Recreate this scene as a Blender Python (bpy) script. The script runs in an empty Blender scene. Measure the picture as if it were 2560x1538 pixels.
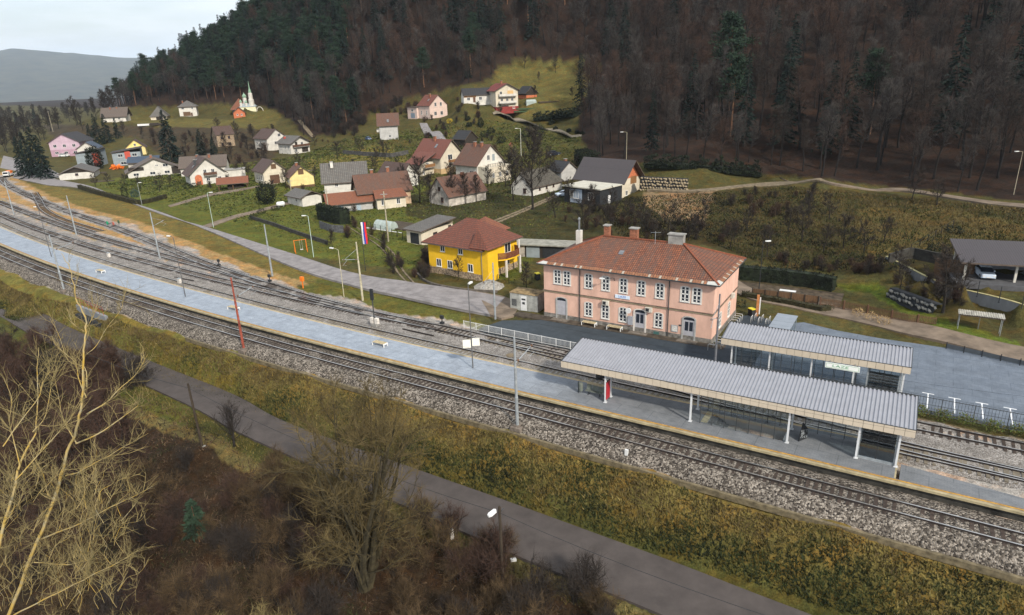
# Railway station in a wooded valley, seen from a drone.
import bpy, math, random
import numpy as np
from mathutils import Vector, Matrix
RND = random.Random(11)
SC = bpy.context.scene
COL = SC.collection
R = math.radians
# ------------------------------------------------------------------ survey: the photograph's camera, used to measure the site
FOC = 1667.44; PT = R(19.3764); RO = R(-2.1238); CH = 31.18
_c, _s = math.cos(PT), math.sin(PT)
FW = np.array([0, _c, -_s]); _u = np.array([0, _s, _c]); _r = np.array([1., 0, 0])
RT = _r*math.cos(RO)+_u*math.sin(RO); UP = -_r*math.sin(RO)+_u*math.cos(RO)
CC = np.array([0, 0, CH])
K = 2560/2470
def ray(px, py): return FW+RT*(px-1280)/FOC-UP*(py-769)/FOC
def G(px, py, z=0.):
    d = ray(px, py); return CC+d*(z-CH)/d[2]
def AT(px, py, Y):
    d = ray(px, py); return CC+d*Y/d[1]
def GD(x, y, z=0.): return G(x*K, y*K, z)
def PROJ(X, Y, Z):
    X, Y, Z = np.asarray(X, float), np.asarray(Y, float), np.asarray(Z, float)-CH
    w = np.maximum(X*FW[0]+Y*FW[1]+Z*FW[2], 1e-3)
    return 1280+FOC*(X*RT[0]+Y*RT[1]+Z*RT[2])/w, 769-FOC*(X*UP[0]+Y*UP[1]+Z*UP[2])/w
VW = {'r1': (0, 0, .3505), 'r2': (600, 150, .3505), 'r3': (1000, 150, .3505), 'r4': (1340, 380, .3505), 'r5': (1920, 380, .3505),
      'r6': (1340, 750, .3505), 'r7': (1920, 750, .3505), 's1': (0, 400, .3505), 's2': (600, 480, .3505), 's3': (0, 750, .3505), 's4': (0, 1018, .3505),
      's5': (600, 900, .4299), 's6': (1300, 0, .5101), 's7': (400, 0, .3644), 'y': (1060, 520, .1617),
      'n1': (1880, 580, .1718), 'n2': (2200, 560, .1819), 'n3': (0, 320, .1718), 'n4': (200, 200, .1718), 'n5': (430, 190, .1718),
      'n6': (620, 380, .1718), 'n7': (1000, 340, .3033), 'n8': (1130, 180, .3033), 'D': (0, 0, K), 'F': (0, 0, 1.),
      'q4': (1600, 680, .14822), 'q5': (1180, 750, .1617), 'q6': (1400, 900, .1617), 'q7': (1700, 960, .1617), 'q8': (2000, 980, .1617),
      'q9': (2240, 940, .1617), 'qa': (1780, 760, .1617), 'qb': (2040, 840, .1617), 'qc': (900, 760, .1617), 'qd': (600, 640, .1617), 'qe': (300, 560, .1617)}
def V(k, x, y):
    a, b, c = VW[k]; return a+c*x, b+c*y
# railway frame: s along the tracks (towards the right), l across them (away from the camera)
YAW = R(-32.5)
U = np.array([math.cos(YAW), math.sin(YAW), 0]); N = np.array([-U[1], U[0], 0])
OO = G(1510, 1074.5, 0)
def S(s, l, z=0.):
    p = OO+s*U+l*N; return np.array([p[0], p[1], z])
def SLof(x, y):
    dx, dy = np.asarray(x)-OO[0], np.asarray(y)-OO[1]
    return dx*U[0]+dy*U[1], dx*N[0]+dy*N[1]
def bend(s, s0=-30., rad=810.):
    s = np.asarray(s, float); return np.where(s < s0, (s0-s)**2/(2*rad), 0.)
def interp(tab):
    t = sorted(tab); xs = [a for a, b in t]; ys = [b for a, b in t]
    return lambda s: np.interp(s, xs, ys)
# ------------------------------------------------------------------ materials
def _n(nt, t, **kw):
    n = nt.nodes.new(t)
    for k, v in kw.items():
        if k.startswith('i_'): n.inputs[k[2:].replace('_', ' ')].default_value = v
        else: setattr(n, k, v)
    return n
def rgb(c): return (c[0], c[1], c[2], 1.)
MATS = {}
def M(name, col, rough=.8, var=.18, scale=2.5, col2=None, bump=.0, bscale=None, metal=0., space='Object', spec=.3, stretch=None):
    """plain weathered surface: two noise scales vary the colour, optional bump"""
    if name in MATS: return MATS[name]
    m = bpy.data.materials.new(name); m.use_nodes = True; nt = m.node_tree; nt.nodes.clear(); L = nt.links.new
    out = _n(nt, 'ShaderNodeOutputMaterial'); b = _n(nt, 'ShaderNodeBsdfPrincipled')
    b.inputs['Roughness'].default_value = rough; b.inputs['Metallic'].default_value = metal; b.inputs['Specular IOR Level'].default_value = spec
    L(b.outputs[0], out.inputs[0])
    if space == 'World':
        g = _n(nt, 'ShaderNodeNewGeometry'); vec = g.outputs['Position']
    else:
        tc = _n(nt, 'ShaderNodeTexCoord'); vec = tc.outputs[space]
    if stretch:
        mp = _n(nt, 'ShaderNodeMapping'); mp.inputs['Scale'].default_value = stretch; L(vec, mp.inputs[0]); vec = mp.outputs[0]
    n1 = _n(nt, 'ShaderNodeTexNoise'); n1.inputs['Scale'].default_value = scale; n1.inputs['Detail'].default_value = 5; n1.inputs['Roughness'].default_value = .65
    L(vec, n1.inputs['Vector'])
    rm = _n(nt, 'ShaderNodeMapRange'); rm.inputs[1].default_value = .32; rm.inputs[2].default_value = .68
    L(n1.outputs[0], rm.inputs[0])
    c2 = col2 or tuple(x*(1-2*var) for x in col); c1 = col if col2 else tuple(x*(1+var) for x in col)
    mx = _n(nt, 'ShaderNodeMix', data_type='RGBA'); mx.inputs[6].default_value = rgb(c2); mx.inputs[7].default_value = rgb(c1)
    L(rm.outputs[0], mx.inputs[0]); L(mx.outputs[2], b.inputs['Base Color'])
    if bump:
        n2 = _n(nt, 'ShaderNodeTexNoise'); n2.inputs['Scale'].default_value = bscale or scale*4; n2.inputs['Detail'].default_value = 4
        L(vec, n2.inputs['Vector'])
        bp = _n(nt, 'ShaderNodeBump'); bp.inputs['Strength'].default_value = bump; bp.inputs['Distance'].default_value = .05
        L(n2.outputs[0], bp.inputs['Height']); L(bp.outputs[0], b.inputs['Normal'])
    MATS[name] = m; return m
def MTILE(name, col, col2, pu=.3, pv=.36, stain=.35, dark=.45, rough=.75):
    """tiled roof: UV in metres, u along the eaves and v up the slope; rows and columns, single tiles vary, streaks of moss and soot"""
    if name in MATS: return MATS[name]
    m = bpy.data.materials.new(name); m.use_nodes = True; nt = m.node_tree; nt.nodes.clear(); L = nt.links.new
    out = _n(nt, 'ShaderNodeOutputMaterial'); b = _n(nt, 'ShaderNodeBsdfPrincipled'); b.inputs['Roughness'].default_value = rough
    L(b.outputs[0], out.inputs[0])
    uv = _n(nt, 'ShaderNodeUVMap')
    br = _n(nt, 'ShaderNodeTexBrick'); br.offset = .0; br.inputs['Scale'].default_value = 1.
    br.inputs['Brick Width'].default_value = pu; br.inputs['Row Height'].default_value = pv
    br.inputs['Mortar Size'].default_value = min(pu, pv)*.16; br.inputs['Mortar Smooth'].default_value = .4
    br.inputs['Color1'].default_value = rgb(col); br.inputs['Color2'].default_value = rgb(col2)
    br.inputs['Mortar'].default_value = rgb(tuple(x*dark for x in col2))
    L(uv.outputs[0], br.inputs['Vector'])
    mp = _n(nt, 'ShaderNodeMapping'); mp.inputs['Scale'].default_value = (1.3, .28, 1); L(uv.outputs[0], mp.inputs[0])
    n1 = _n(nt, 'ShaderNodeTexNoise'); n1.inputs['Scale'].default_value = 1.; n1.inputs['Detail'].default_value = 6; n1.inputs['Roughness'].default_value = .7
    L(mp.outputs[0], n1.inputs['Vector'])
    rm = _n(nt, 'ShaderNodeMapRange'); rm.inputs[1].default_value = .42; rm.inputs[2].default_value = .68; L(n1.outputs[0], rm.inputs[0])
    mu = _n(nt, 'ShaderNodeMath', operation='MULTIPLY'); mu.inputs[1].default_value = stain; L(rm.outputs[0], mu.inputs[0])
    mx = _n(nt, 'ShaderNodeMix', data_type='RGBA'); mx.inputs[7].default_value = (.07, .055, .045, 1)
    L(mu.outputs[0], mx.inputs[0]); L(br.outputs['Color'], mx.inputs[6]); L(mx.outputs[2], b.inputs['Base Color'])
    bp = _n(nt, 'ShaderNodeBump'); bp.inputs['Strength'].default_value = .6; bp.inputs['Distance'].default_value = .06; bp.invert = True
    L(br.outputs['Fac'], bp.inputs['Height']); L(bp.outputs[0], b.inputs['Normal'])
    MATS[name] = m; return m
def MGLASS(name, col=(.02, .025, .035), rough=.12):
    if name in MATS: return MATS[name]
    m = bpy.data.materials.new(name); m.use_nodes = True; b = m.node_tree.nodes['Principled BSDF']
    b.inputs['Base Color'].default_value = rgb(col); b.inputs['Roughness'].default_value = rough; b.inputs['Specular IOR Level'].default_value = .5
    MATS[name] = m; return m
def MCLEAR(name, tint=(.80, .86, .88), fac=.16):
    """clear sheet glass: mostly lets through, some gloss"""
    if name in MATS: return MATS[name]
    m = bpy.data.materials.new(name); m.use_nodes = True; nt = m.node_tree; nt.nodes.clear(); L = nt.links.new
    out = _n(nt, 'ShaderNodeOutputMaterial'); t = _n(nt, 'ShaderNodeBsdfTransparent'); t.inputs[0].default_value = rgb(tint)
    g = _n(nt, 'ShaderNodeBsdfGlossy'); g.inputs['Roughness'].default_value = .05; g.inputs['Color'].default_value = (.9, .95, 1, 1)
    x = _n(nt, 'ShaderNodeMixShader'); x.inputs[0].default_value = fac
    L(t.outputs[0], x.inputs[1]); L(g.outputs[0], x.inputs[2]); L(x.outputs[0], out.inputs[0])
    MATS[name] = m; return m
# ------------------------------------------------------------------ mesh building
class MB:
    def __init__(s): s.v = []; s.f = []; s.m = []; s.u = {}
    def face(s, pts, mi=0, uv=None):
        i = len(s.v); s.v.extend([tuple(map(float, p)) for p in pts])
        if uv is not None: s.u[len(s.f)] = uv
        s.f.append(tuple(range(i, i+len(pts)))); s.m.append(mi); return s
    def box(s, x0, y0, z0, x1, y1, z1, mi=0):
        c = np.array([(x0+x1)/2, (y0+y1)/2, (z0+z1)/2])
        return s.ob(c, ((x1-x0)/2, 0, 0), (0, (y1-y0)/2, 0), (0, 0, (z1-z0)/2), mi)
    def ob(s, c, ax, ay, az, mi=0):
        c, ax, ay, az = map(np.array, (c, ax, ay, az)); i = len(s.v)
        for sz in (-1, 1):
            for sx, sy in ((-1, -1), (1, -1), (1, 1), (-1, 1)): s.v.append(tuple(c+sx*ax+sy*ay+sz*az))
        for q in ((3, 2, 1, 0), (4, 5, 6, 7), (0, 1, 5, 4), (1, 2, 6, 5), (2, 3, 7, 6), (3, 0, 4, 7)):
            s.f.append(tuple(i+a for a in q)); s.m.append(mi)
        return s
    def beam(s, a, b, w, h, mi=0, upv=(0, 0, 1)):
        a, b = np.array(a, float), np.array(b, float); d = b-a; L = np.linalg.norm(d); d = d/L
        up = np.array(upv, float); sd = np.cross(d, up)
        if np.linalg.norm(sd) < 1e-4: sd = np.array([1., 0, 0])
        sd /= np.linalg.norm(sd); up = np.cross(sd, d)
        return s.ob((a+b)/2, d*L/2, sd*w/2, up*h/2, mi)
    def tube(s, path, rad, n=6, mi=0, cap=True):
        P = [np.array(p, float) for p in path]; k = len(P)
        if not hasattr(rad, '__len__'): rad = [rad]*k
        i0 = len(s.v); ref = None
        for j in range(k):
            d = P[min(j+1, k-1)]-P[max(j-1, 0)]; d /= (np.linalg.norm(d)+1e-9)
            if ref is None or abs(ref@d) > .95: ref = np.array([1., 0, 0]) if abs(d[0]) < .8 else np.array([0, 1., 0])
            a = np.cross(d, ref); a /= np.linalg.norm(a); b = np.cross(d, a); ref = np.cross(a, d)
            ref = -b if False else ref
            for q in range(n):
                t = 2*math.pi*q/n; s.v.append(tuple(P[j]+rad[j]*(a*math.cos(t)+b*math.sin(t))))
        for j in range(k-1):
            for q in range(n):
                a = i0+j*n+q; b = i0+j*n+(q+1) % n
                s.f.append((a, b, b+n, a+n)); s.m.append(mi)
        if cap and n > 2:
            s.f.append(tuple(i0+q for q in range(n-1, -1, -1))); s.m.append(mi)
            s.f.append(tuple(i0+(k-1)*n+q for q in range(n))); s.m.append(mi)
        return s
    def prism(s, poly, z0, z1, mi=0, top=None):
        n = len(poly)
        zz = (lambda p: z0) if not callable(z0) else z0
        zt = (lambda p: z1) if not callable(z1) else z1
        s.face([(p[0], p[1], zt(p)) for p in poly], mi if top is None else top)
        s.face([(p[0], p[1], zz(p)) for p in reversed(poly)], mi)
        for i in range(n):
            p, q = poly[i], poly[(i+1) % n]
            s.face([(p[0], p[1], zz(p)), (q[0], q[1], zz(q)), (q[0], q[1], zt(q)), (p[0], p[1], zt(p))], mi)
        return s
    def lathe(s, prof, n=12, c=(0, 0), mi=0):
        i0 = len(s.v); k = len(prof)
        for r, z in prof:
            for q in range(n):
                t = 2*math.pi*q/n; s.v.append((c[0]+r*math.cos(t), c[1]+r*math.sin(t), z))
        for j in range(k-1):
            for q in range(n):
                a = i0+j*n+q; b = i0+j*n+(q+1) % n; s.f.append((a, b, b+n, a+n)); s.m.append(mi)
        return s
    def build(s, name, mats, parent=None, loc=None, rz=0., smooth=False):
        me = bpy.data.meshes.new(name); me.from_pydata(s.v, [], s.f)
        if not isinstance(mats, (list, tuple)): mats = [mats]
        for m in mats: me.materials.append(m)
        if len(mats) > 1: me.polygons.foreach_set('material_index', s.m)
        if s.u:
            ul = me.uv_layers.new(name='UVMap')
            for fi, uv in s.u.items():
                st = me.polygons[fi].loop_start
                for j, c in enumerate(uv): ul.data[st+j].uv = c
        if smooth: me.polygons.foreach_set('use_smooth', [True]*len(s.f))
        o = bpy.data.objects.new(name, me); COL.objects.link(o)
        if parent is not None: o.parent = parent
        if loc is not None: o.location = tuple(float(a) for a in loc)
        if rz: o.rotation_euler = (0, 0, rz)
        return o
def tag(o, label=None, cat=None, group=None, kind=None):
    if label: o['label'] = label
    if cat: o['category'] = cat
    if group: o['group'] = group
    if kind: o['kind'] = kind
    return o
def thing(name, label, cat, loc=(0, 0, 0), rz=0., group=None):
    o = bpy.data.objects.new(name, None); COL.objects.link(o); o.empty_display_size = .3
    o.location = tuple(float(a) for a in loc); o.rotation_euler = (0, 0, rz)
    return tag(o, label, cat, group)
def dup(root, loc, rz=0., label=None, group=None, scale=None):
    """copy of a thing with copies of its parts and their sub-parts"""
    def cp(o, par):
        c = o.copy(); COL.objects.link(c)
        if par is not None: c.parent = par
        for ch in o.children: cp(ch, c)
        return c
    r = cp(root, None); r.location = tuple(float(a) for a in loc); r.rotation_euler = (0, 0, rz)
    if scale: r.scale = scale if hasattr(scale, '__len__') else (scale,)*3
    if label: r['label'] = label
    if group: r['group'] = group
    return r
def structure(name, mb, mats, **kw): return tag(mb.build(name, mats, **kw), kind='structure')
# ------------------------------------------------------------------ where the houses stand
# key: view, eave corner nearest the camera, ground z, eave height, yaw of the wall running right, its length W, the other wall D, distance (optional)
HP = {
 'greyroof': ('n6', 1100, 430, .5, 5.3, 12, 11, 9), 'longh': ('n6', 1190, 745, .5, 2.5, 22, 10.3, 5.5),
 'farm': ('n6', 1610, 575, .6, 4.3, 22, 13, 7.5), 'shed': ('n6', 780, 655, .4, 2.6, 44, 5.5, 8),
 'yelbarn': ('n6', 605, 360, .8, 3.6, 28, 7, 7), 'small14': ('n6', 215, 280, 1, 4.2, 38, 7, 8.5),
 'redroof': ('n7', 330, 165, 3, 5.4, 50, 9.5, 11), 'brownred': ('n7', 635, 232, 1.6, 5.4, 46, 10.8, 9.2),
 'pink': ('r2', 1350, 322, 13, 5.8, 45, 10.5, 8.5, 318), 'tall3': ('n8', 358, 150, 17, 8.2, 22, 9.8, 11, 284),
 'tile': ('r2', 990, 460, 8, 5.7, 8, 7.2, 8.5, 275), 'white12': ('n5', 1375, 908, 3, 5.2, 50, 9.5, 10),
 'balc': ('n5', 1715, 975, 2.2, 4.6, 52, 9.5, 8.5), 'lilac': ('n3', 702, 210, 2.5, 6.4, 5, 13, 13),
 'grey20': ('n3', 1090, 378, .5, 5.4, 12, 9, 8), 'grey20b': ('n3', 1622, 372, .5, 5.2, 22, 10.5, 8),
 'low18': ('n4', 690, 1345, 0, 2.2, 30, 18, 10), 'gable16': ('r1', 1350, 1240, 0, 3.9, 33, 10.8, 10),
 'white3': ('n3', 850, 672, 0, 2.3, 22, 11, 13), 'brownroof': ('r4', 603, 202, 1.6, 4.6, 46, 8.2, 12.5),
 'annexe': ('r4', 457, 272, 1.5, 3.7, 46, 8.8, 10.5), 'tilecott': ('r3', 345, 965, .7, 2.8, 42, 12, 8),
 'darkshed': ('n8', 108, 548, 7, 2.6, 45, 6, 6.5, 255), 'farm24': ('n4', 320, 528, 12, 3.6, 14, 12.5, 11, 418),
 'hipbarn': ('n4', 1020, 520, 12.5, 2.8, 18, 9, 12, 425), 'h23': ('n4', 1428, 382, 13.5, 6, 18, 9.5, 9, 414),
 'orange': ('n5', 890, 530, 13.5, 3.1, 20, 6, 9, 384), 'redbarn': ('n5', 872, 468, 15, 3.8, 22, 9, 12, 400),
 'stone': ('n5', 640, 850, 5, 5.2, 35, 7, 8, 290), 'yel2': ('n4', 660, 985, 1.5, 3.6, 22, 8, 7),
 'blueroof': ('n4', 690, 1198, .4, 2.7, 15, 11, 7), 'smallwh': ('n3', 1115, 300, 1.2, 5., 15, 8, 8),
 'brown16': ('n5', 115, 1330, .3, 3.4, 14, 15, 9), 'whlow': ('n5', 765, 1382, .3, 2.5, 20, 6.5, 5),
 'cottage': ('r3', 945, 900, 1.2, 2.6, 50, 13, 7), 'shed2': ('r3', 1150, 790, 2.5, 3., 40, 6, 5),
 'darkbarn': ('n8', 612, 165, 18.5, 2.5, 25, 5, 8, 300), 'bluetarp': ('n8', 95, 188, 16.5, 3.2, 12, 13, 7, 288),
 'barn5': ('r2', 1148, 822, 1.6, 3.6, 48, 6, 10), 'garage': ('r2', 1290, 1228, .8, 2.5, 49, 8.5, 4.2)}
HOUSE = {}
for k, t in HP.items():
    px, py = V(t[0], t[1], t[2])
    if len(t) > 8: p = AT(px, py, t[8]); z = p[2]-t[4]
    else: p = G(px, py, t[3]+t[4]); z = t[3]
    HOUSE[k] = dict(x=p[0], y=p[1], z=z, h=t[4], yaw=R(t[5]), W=t[6], D=t[7])
# ------------------------------------------------------------------ terrain: heights known at surveyed points, interpolated between
KN = []
def kz(lst):
    for x, y, z in lst: p = GD(x, y, z); KN.append((p[0], p[1], z))
def ky(lst):
    for x, y, Y in lst: p = AT(x*K, y*K, Y); KN.append(tuple(p))
kz([(200, 402, .4), (320, 402, .5), (370, 422, 0), (500, 447, 0), (560, 458, 0), (650, 445, .8), (700, 458, .5), (740, 505, .3), (850, 517, .5), (620, 500, .2), (560, 520, 0),
    (640, 560, 0), (750, 600, .1), (820, 540, .4), (900, 495, .6), (1060, 492, .6), (950, 560, .6), (1020, 590, .5), (900, 620, .2), (1000, 660, .2), (1280, 690, .3), (1230, 640, .4),
    (1160, 445, 1.8), (1030, 425, 3), (940, 392, 3), (800, 392, 2.4), (850, 362, 3.2), (700, 372, 2.4), (720, 342, 4.5), (980, 355, 4.5), (930, 338, 7.5), (1000, 315, 8.5), (1060, 330, 6.5),
    (1230, 300, 11), (1250, 335, 8.5), (1330, 305, 11), (1400, 325, 9.5), (1340, 372, 6), (1270, 385, 5), (1160, 335, 8), (1390, 385, 5), (1280, 475, 1.4), (1340, 465, 1.6), (1200, 470, 1.2),
    (1440, 505, 1.5), (1500, 520, 1.2), (1560, 530, 1.4), (1640, 540, 1.5), (1560, 462, 3.6), (1640, 462, 4), (1720, 466, 4.4), (1560, 440, 5.2), (1640, 440, 5.2), (1750, 438, 5), (1850, 433, 5), (1950, 440, 5), (2100, 456, 5), (2300, 478, 5.2), (2460, 497, 5.5),
    (1500, 560, .6), (1600, 575, .5), (1700, 575, .5), (1880, 600, .8), (2000, 560, 2), (2100, 525, 3), (2250, 520, 4), (2350, 560, 3.8), (1880, 655, .4), (2000, 665, .4), (2100, 700, .3), (2180, 640, 2),
    (2240, 590, 3), (2440, 560, 4.6), (2380, 690, 3.4), (2470, 720, 3.4), (2320, 700, 3.2), (2290, 640, 3.2), (2300, 745, .5), (2470, 790, .5), (2200, 735, .3), (1900, 740, .1), (2200, 795, .1), (2470, 850, .1), (2050, 690, .4), (2350, 810, .2),
    (0, 300, 0), (60, 442, 0), (30, 410, .1), (0, 400, 0), (100, 425, 0), (120, 330, .5), (180, 350, 1), (420, 402, .2), (450, 380, 1), (300, 350, 1.5), (60, 360, .2), (160, 300, 2)])
ky([(250, 292, 420), (365, 289, 425), (350, 304, 400), (330, 345, 335), (280, 335, 350), (437, 280, 412), (500, 290, 395), (590, 262, 394), (650, 265, 396), (480, 320, 345), (600, 305, 350), (690, 280, 370), (760, 312, 330),
    (850, 302, 330), (900, 262, 345), (1000, 238, 350), (1110, 208, 332), (1190, 172, 345), (1260, 152, 352), (1440, 150, 335), (1440, 250, 255), (1400, 335, 222), (1420, 385, 188), (1560, 392, 172), (1700, 402, 163), (2000, 422, 145), (2470, 480, 124),
    (1280, 235, 292), (1350, 255, 285), (285, 264, 452), (350, 226, 500), (440, 188, 500), (540, 135, 480), (620, 82, 460), (700, 22, 450), (800, -60, 430), (1000, -120, 420), (1300, -130, 400), (1600, -150, 340), (1900, -150, 300), (2200, -150, 280), (2470, -150, 260)])
KN += [(-560, 560, 0), (-420, 700, 0), (-330, 640, 12), (-150, 620, 62), (20, 560, 105), (200, 480, 125), (320, 300, 120), (340, 150, 90), (-700, 800, 0), (-500, 300, 0), (150, 60, 4), (190, 110, 30), (-560, 420, 0), (-800, 1300, 0), (-100, 1100, 60), (400, 800, 120), (-1200, 700, 0), (-420, 150, 0)]
for s in np.arange(-330, 60, 14.):                                   # railway shelf, then the embankment down to the lower road and the river side
    c = float(bend(s))
    for l, z in ((-2.6, -.95), (3, -.42), (8, -.42), (15, -.3)): KN.append((*S(s, c+l)[:2], z))
    if s > -140:
        d = c*.55 if s > -75 else c*.55+(-75-s)*.03
        for l, z in ((-3.4, -1.02), (-5.6, -2.1), (-8.8, -3.95), (-14.4, -4.05), (-17, -4.5)): KN.append((*S(s, d+l)[:2], z))
for s in (8, 20, 32, 44, 56):
    for l, z in ((19, .05), (26, .1), (33, .1), (40, .1)): KN.append((*S(s, l)[:2], z))
for s, l in ((-20, 23), (-10, 30), (2, 30), (-22, 34), (-30, 24), (-8, 36), (3, 40)): KN.append((*S(s, l)[:2], .12))
kz([(500, 1120, -5), (700, 1250, -5), (870, 1450, -6), (300, 1420, -7.5), (0, 1480, -8.5), (0, 1050, -6.5), (300, 1050, -5.4), (1200, 1480, -5), (1000, 1420, -5.2), (1700, 1480, -4.6), (100, 830, -5), (0, 760, -4.6)])
KN += [(-70, 25, -9), (-30, 8, -9), (0, 5, -8), (40, 8, -6), (70, 0, -5), (-120, 60, -8), (-180, 120, -5), (-250, 180, -2)]
for k, h in HOUSE.items():
    cs, sn = math.cos(h['yaw']), math.sin(h['yaw'])
    for a, b in ((0, 0), (1, 0), (1, 1), (0, 1)):
        KN.append((h['x']+a*h['W']*cs-b*h['D']*sn, h['y']+a*h['W']*sn+b*h['D']*cs, h['z']))
YA = G(*V('y', 905, 1130), .5)
for a, b in ((0, 0), (7, 0), (7, 9), (-11, 9), (-11, 0)):
    KN.append((YA[0]+a*.8-b*.5, YA[1]+a*.5+b*.8, .4))
_cw = [G(VW['n2'][0]+x*VW['n2'][2], VW['n2'][1]+y*VW['n2'][2], .55)[:2] for x, y in ((60, 625), (160, 680), (330, 770), (560, 900), (740, 985), (900, 1070), (1200, 1135), (1600, 1235), (1979, 1350), (2500, 1510))]
for i in range(len(_cw)-1):
    for f in (0, .5):
        p = _cw[i]*(1-f)+_cw[i+1]*f; t = _cw[i+1]-_cw[i]; t = t/np.linalg.norm(t); nn = np.array([-t[1], t[0]]); nn = nn if nn[1] > 0 else -nn
        KN.append((*(p-nn*.7), .45)); KN.append((*(p+nn*.75), 2.4)); KN.append((*(p+nn*2.5), 2.7))
KN = np.array(KN)
_q = np.unique(np.round(KN[:, :2]/.5).astype(int), axis=0, return_index=True)[1]; KN = KN[np.sort(_q)]
_d = np.linalg.norm(KN[:, None, :2]-KN[None, :, :2], axis=2)
_n_ = len(KN)
_A = np.zeros((_n_+3, _n_+3)); _A[:_n_, :_n_] = -_d-np.eye(_n_)*.25; _A[:_n_, _n_] = 1; _A[:_n_, _n_+1:] = KN[:, :2]/100; _A[_n_:, :_n_] = _A[:_n_, _n_:].T
_w = np.linalg.solve(_A, np.concatenate([KN[:, 2], [0, 0, 0]]))
# edges of the railway land: near road edge on the village side
ROADN = interp([(-330, 105), (-256, 62.9), (-221, 61), (-169, 53.4), (-122, 41.2), (-73, 26.8), (-54, 22.6), (-40, 21.2), (-31, 20.5), (-24, 17.5), (-16, 15.2), (60, 15.6)])
ROADL0 = interp([(-130, -6), (-90, -8.6), (-50, -11), (-38, -12.4), (-28.7, -13), (-11.5, -13.75), (-5.5, -14.15), (1, -14.45), (11, -14.5), (45, -15.6), (70, -16)])
ROADL1 = interp([(-130, 0), (-112, -.9), (-90, -4), (-65, -5.7), (-45, -6.85), (-34, -8.4), (-15.6, -8.75), (4, -9.0), (18, -9.5), (45, -10.5), (70, -11)])
def sstep(x): x = np.clip(x, 0, 1); return x*x*(3-2*x)
def HGT(x, y):
    x = np.asarray(x, float); y = np.asarray(y, float); sh = x.shape; x = x.ravel(); y = y.ravel(); z = np.empty(len(x))
    for i in range(0, len(x), 6000):
        a, b = x[i:i+6000], y[i:i+6000]
        d = np.sqrt((a[:, None]-KN[None, :, 0])**2+(b[:, None]-KN[None, :, 1])**2)
        z[i:i+6000] = -(d@_w[:_n_])+_w[_n_]+(a*_w[_n_+1]+b*_w[_n_+2])/100
    s, l = SLof(x, y); lo = bend(s)-1.3; hi = ROADN(s)-.6
    t = sstep((l-lo)/.9+1)*sstep((hi-l)/1.5+1)
    flat = np.where(l > bend(s)+13.2, -.2, -.42)
    z = z*(1-t)+flat*t
    a = sstep((l-ROADL0(s))/1.2+1)*sstep((ROADL1(s)-l)/1.2+1)*sstep((s+112)/14)
    return (z*(1-a)-4.22*a).reshape(sh)
def hz(x, y): return float(HGT(np.array([x]), np.array([y]))[0])
def T(px, py, t0=25., t1=900.):
    """where the sight line meets the ground"""
    d = ray(px, py); t = np.geomspace(t0, t1, 500); P = CC[None]+d[None]*t[:, None]
    g = P[:, 2]-HGT(P[:, 0], P[:, 1]); i = np.argmax(g < 0)
    if not (g < 0).any(): i = len(t)-1
    if i == 0: return P[0]
    f = g[i-1]/(g[i-1]-g[i]+1e-9); p = P[i-1]*(1-f)+P[i]*f
    return p
def TD(x, y): return T(x*K, y*K)
def TV(k, x, y): return T(*V(k, x, y))
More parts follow.
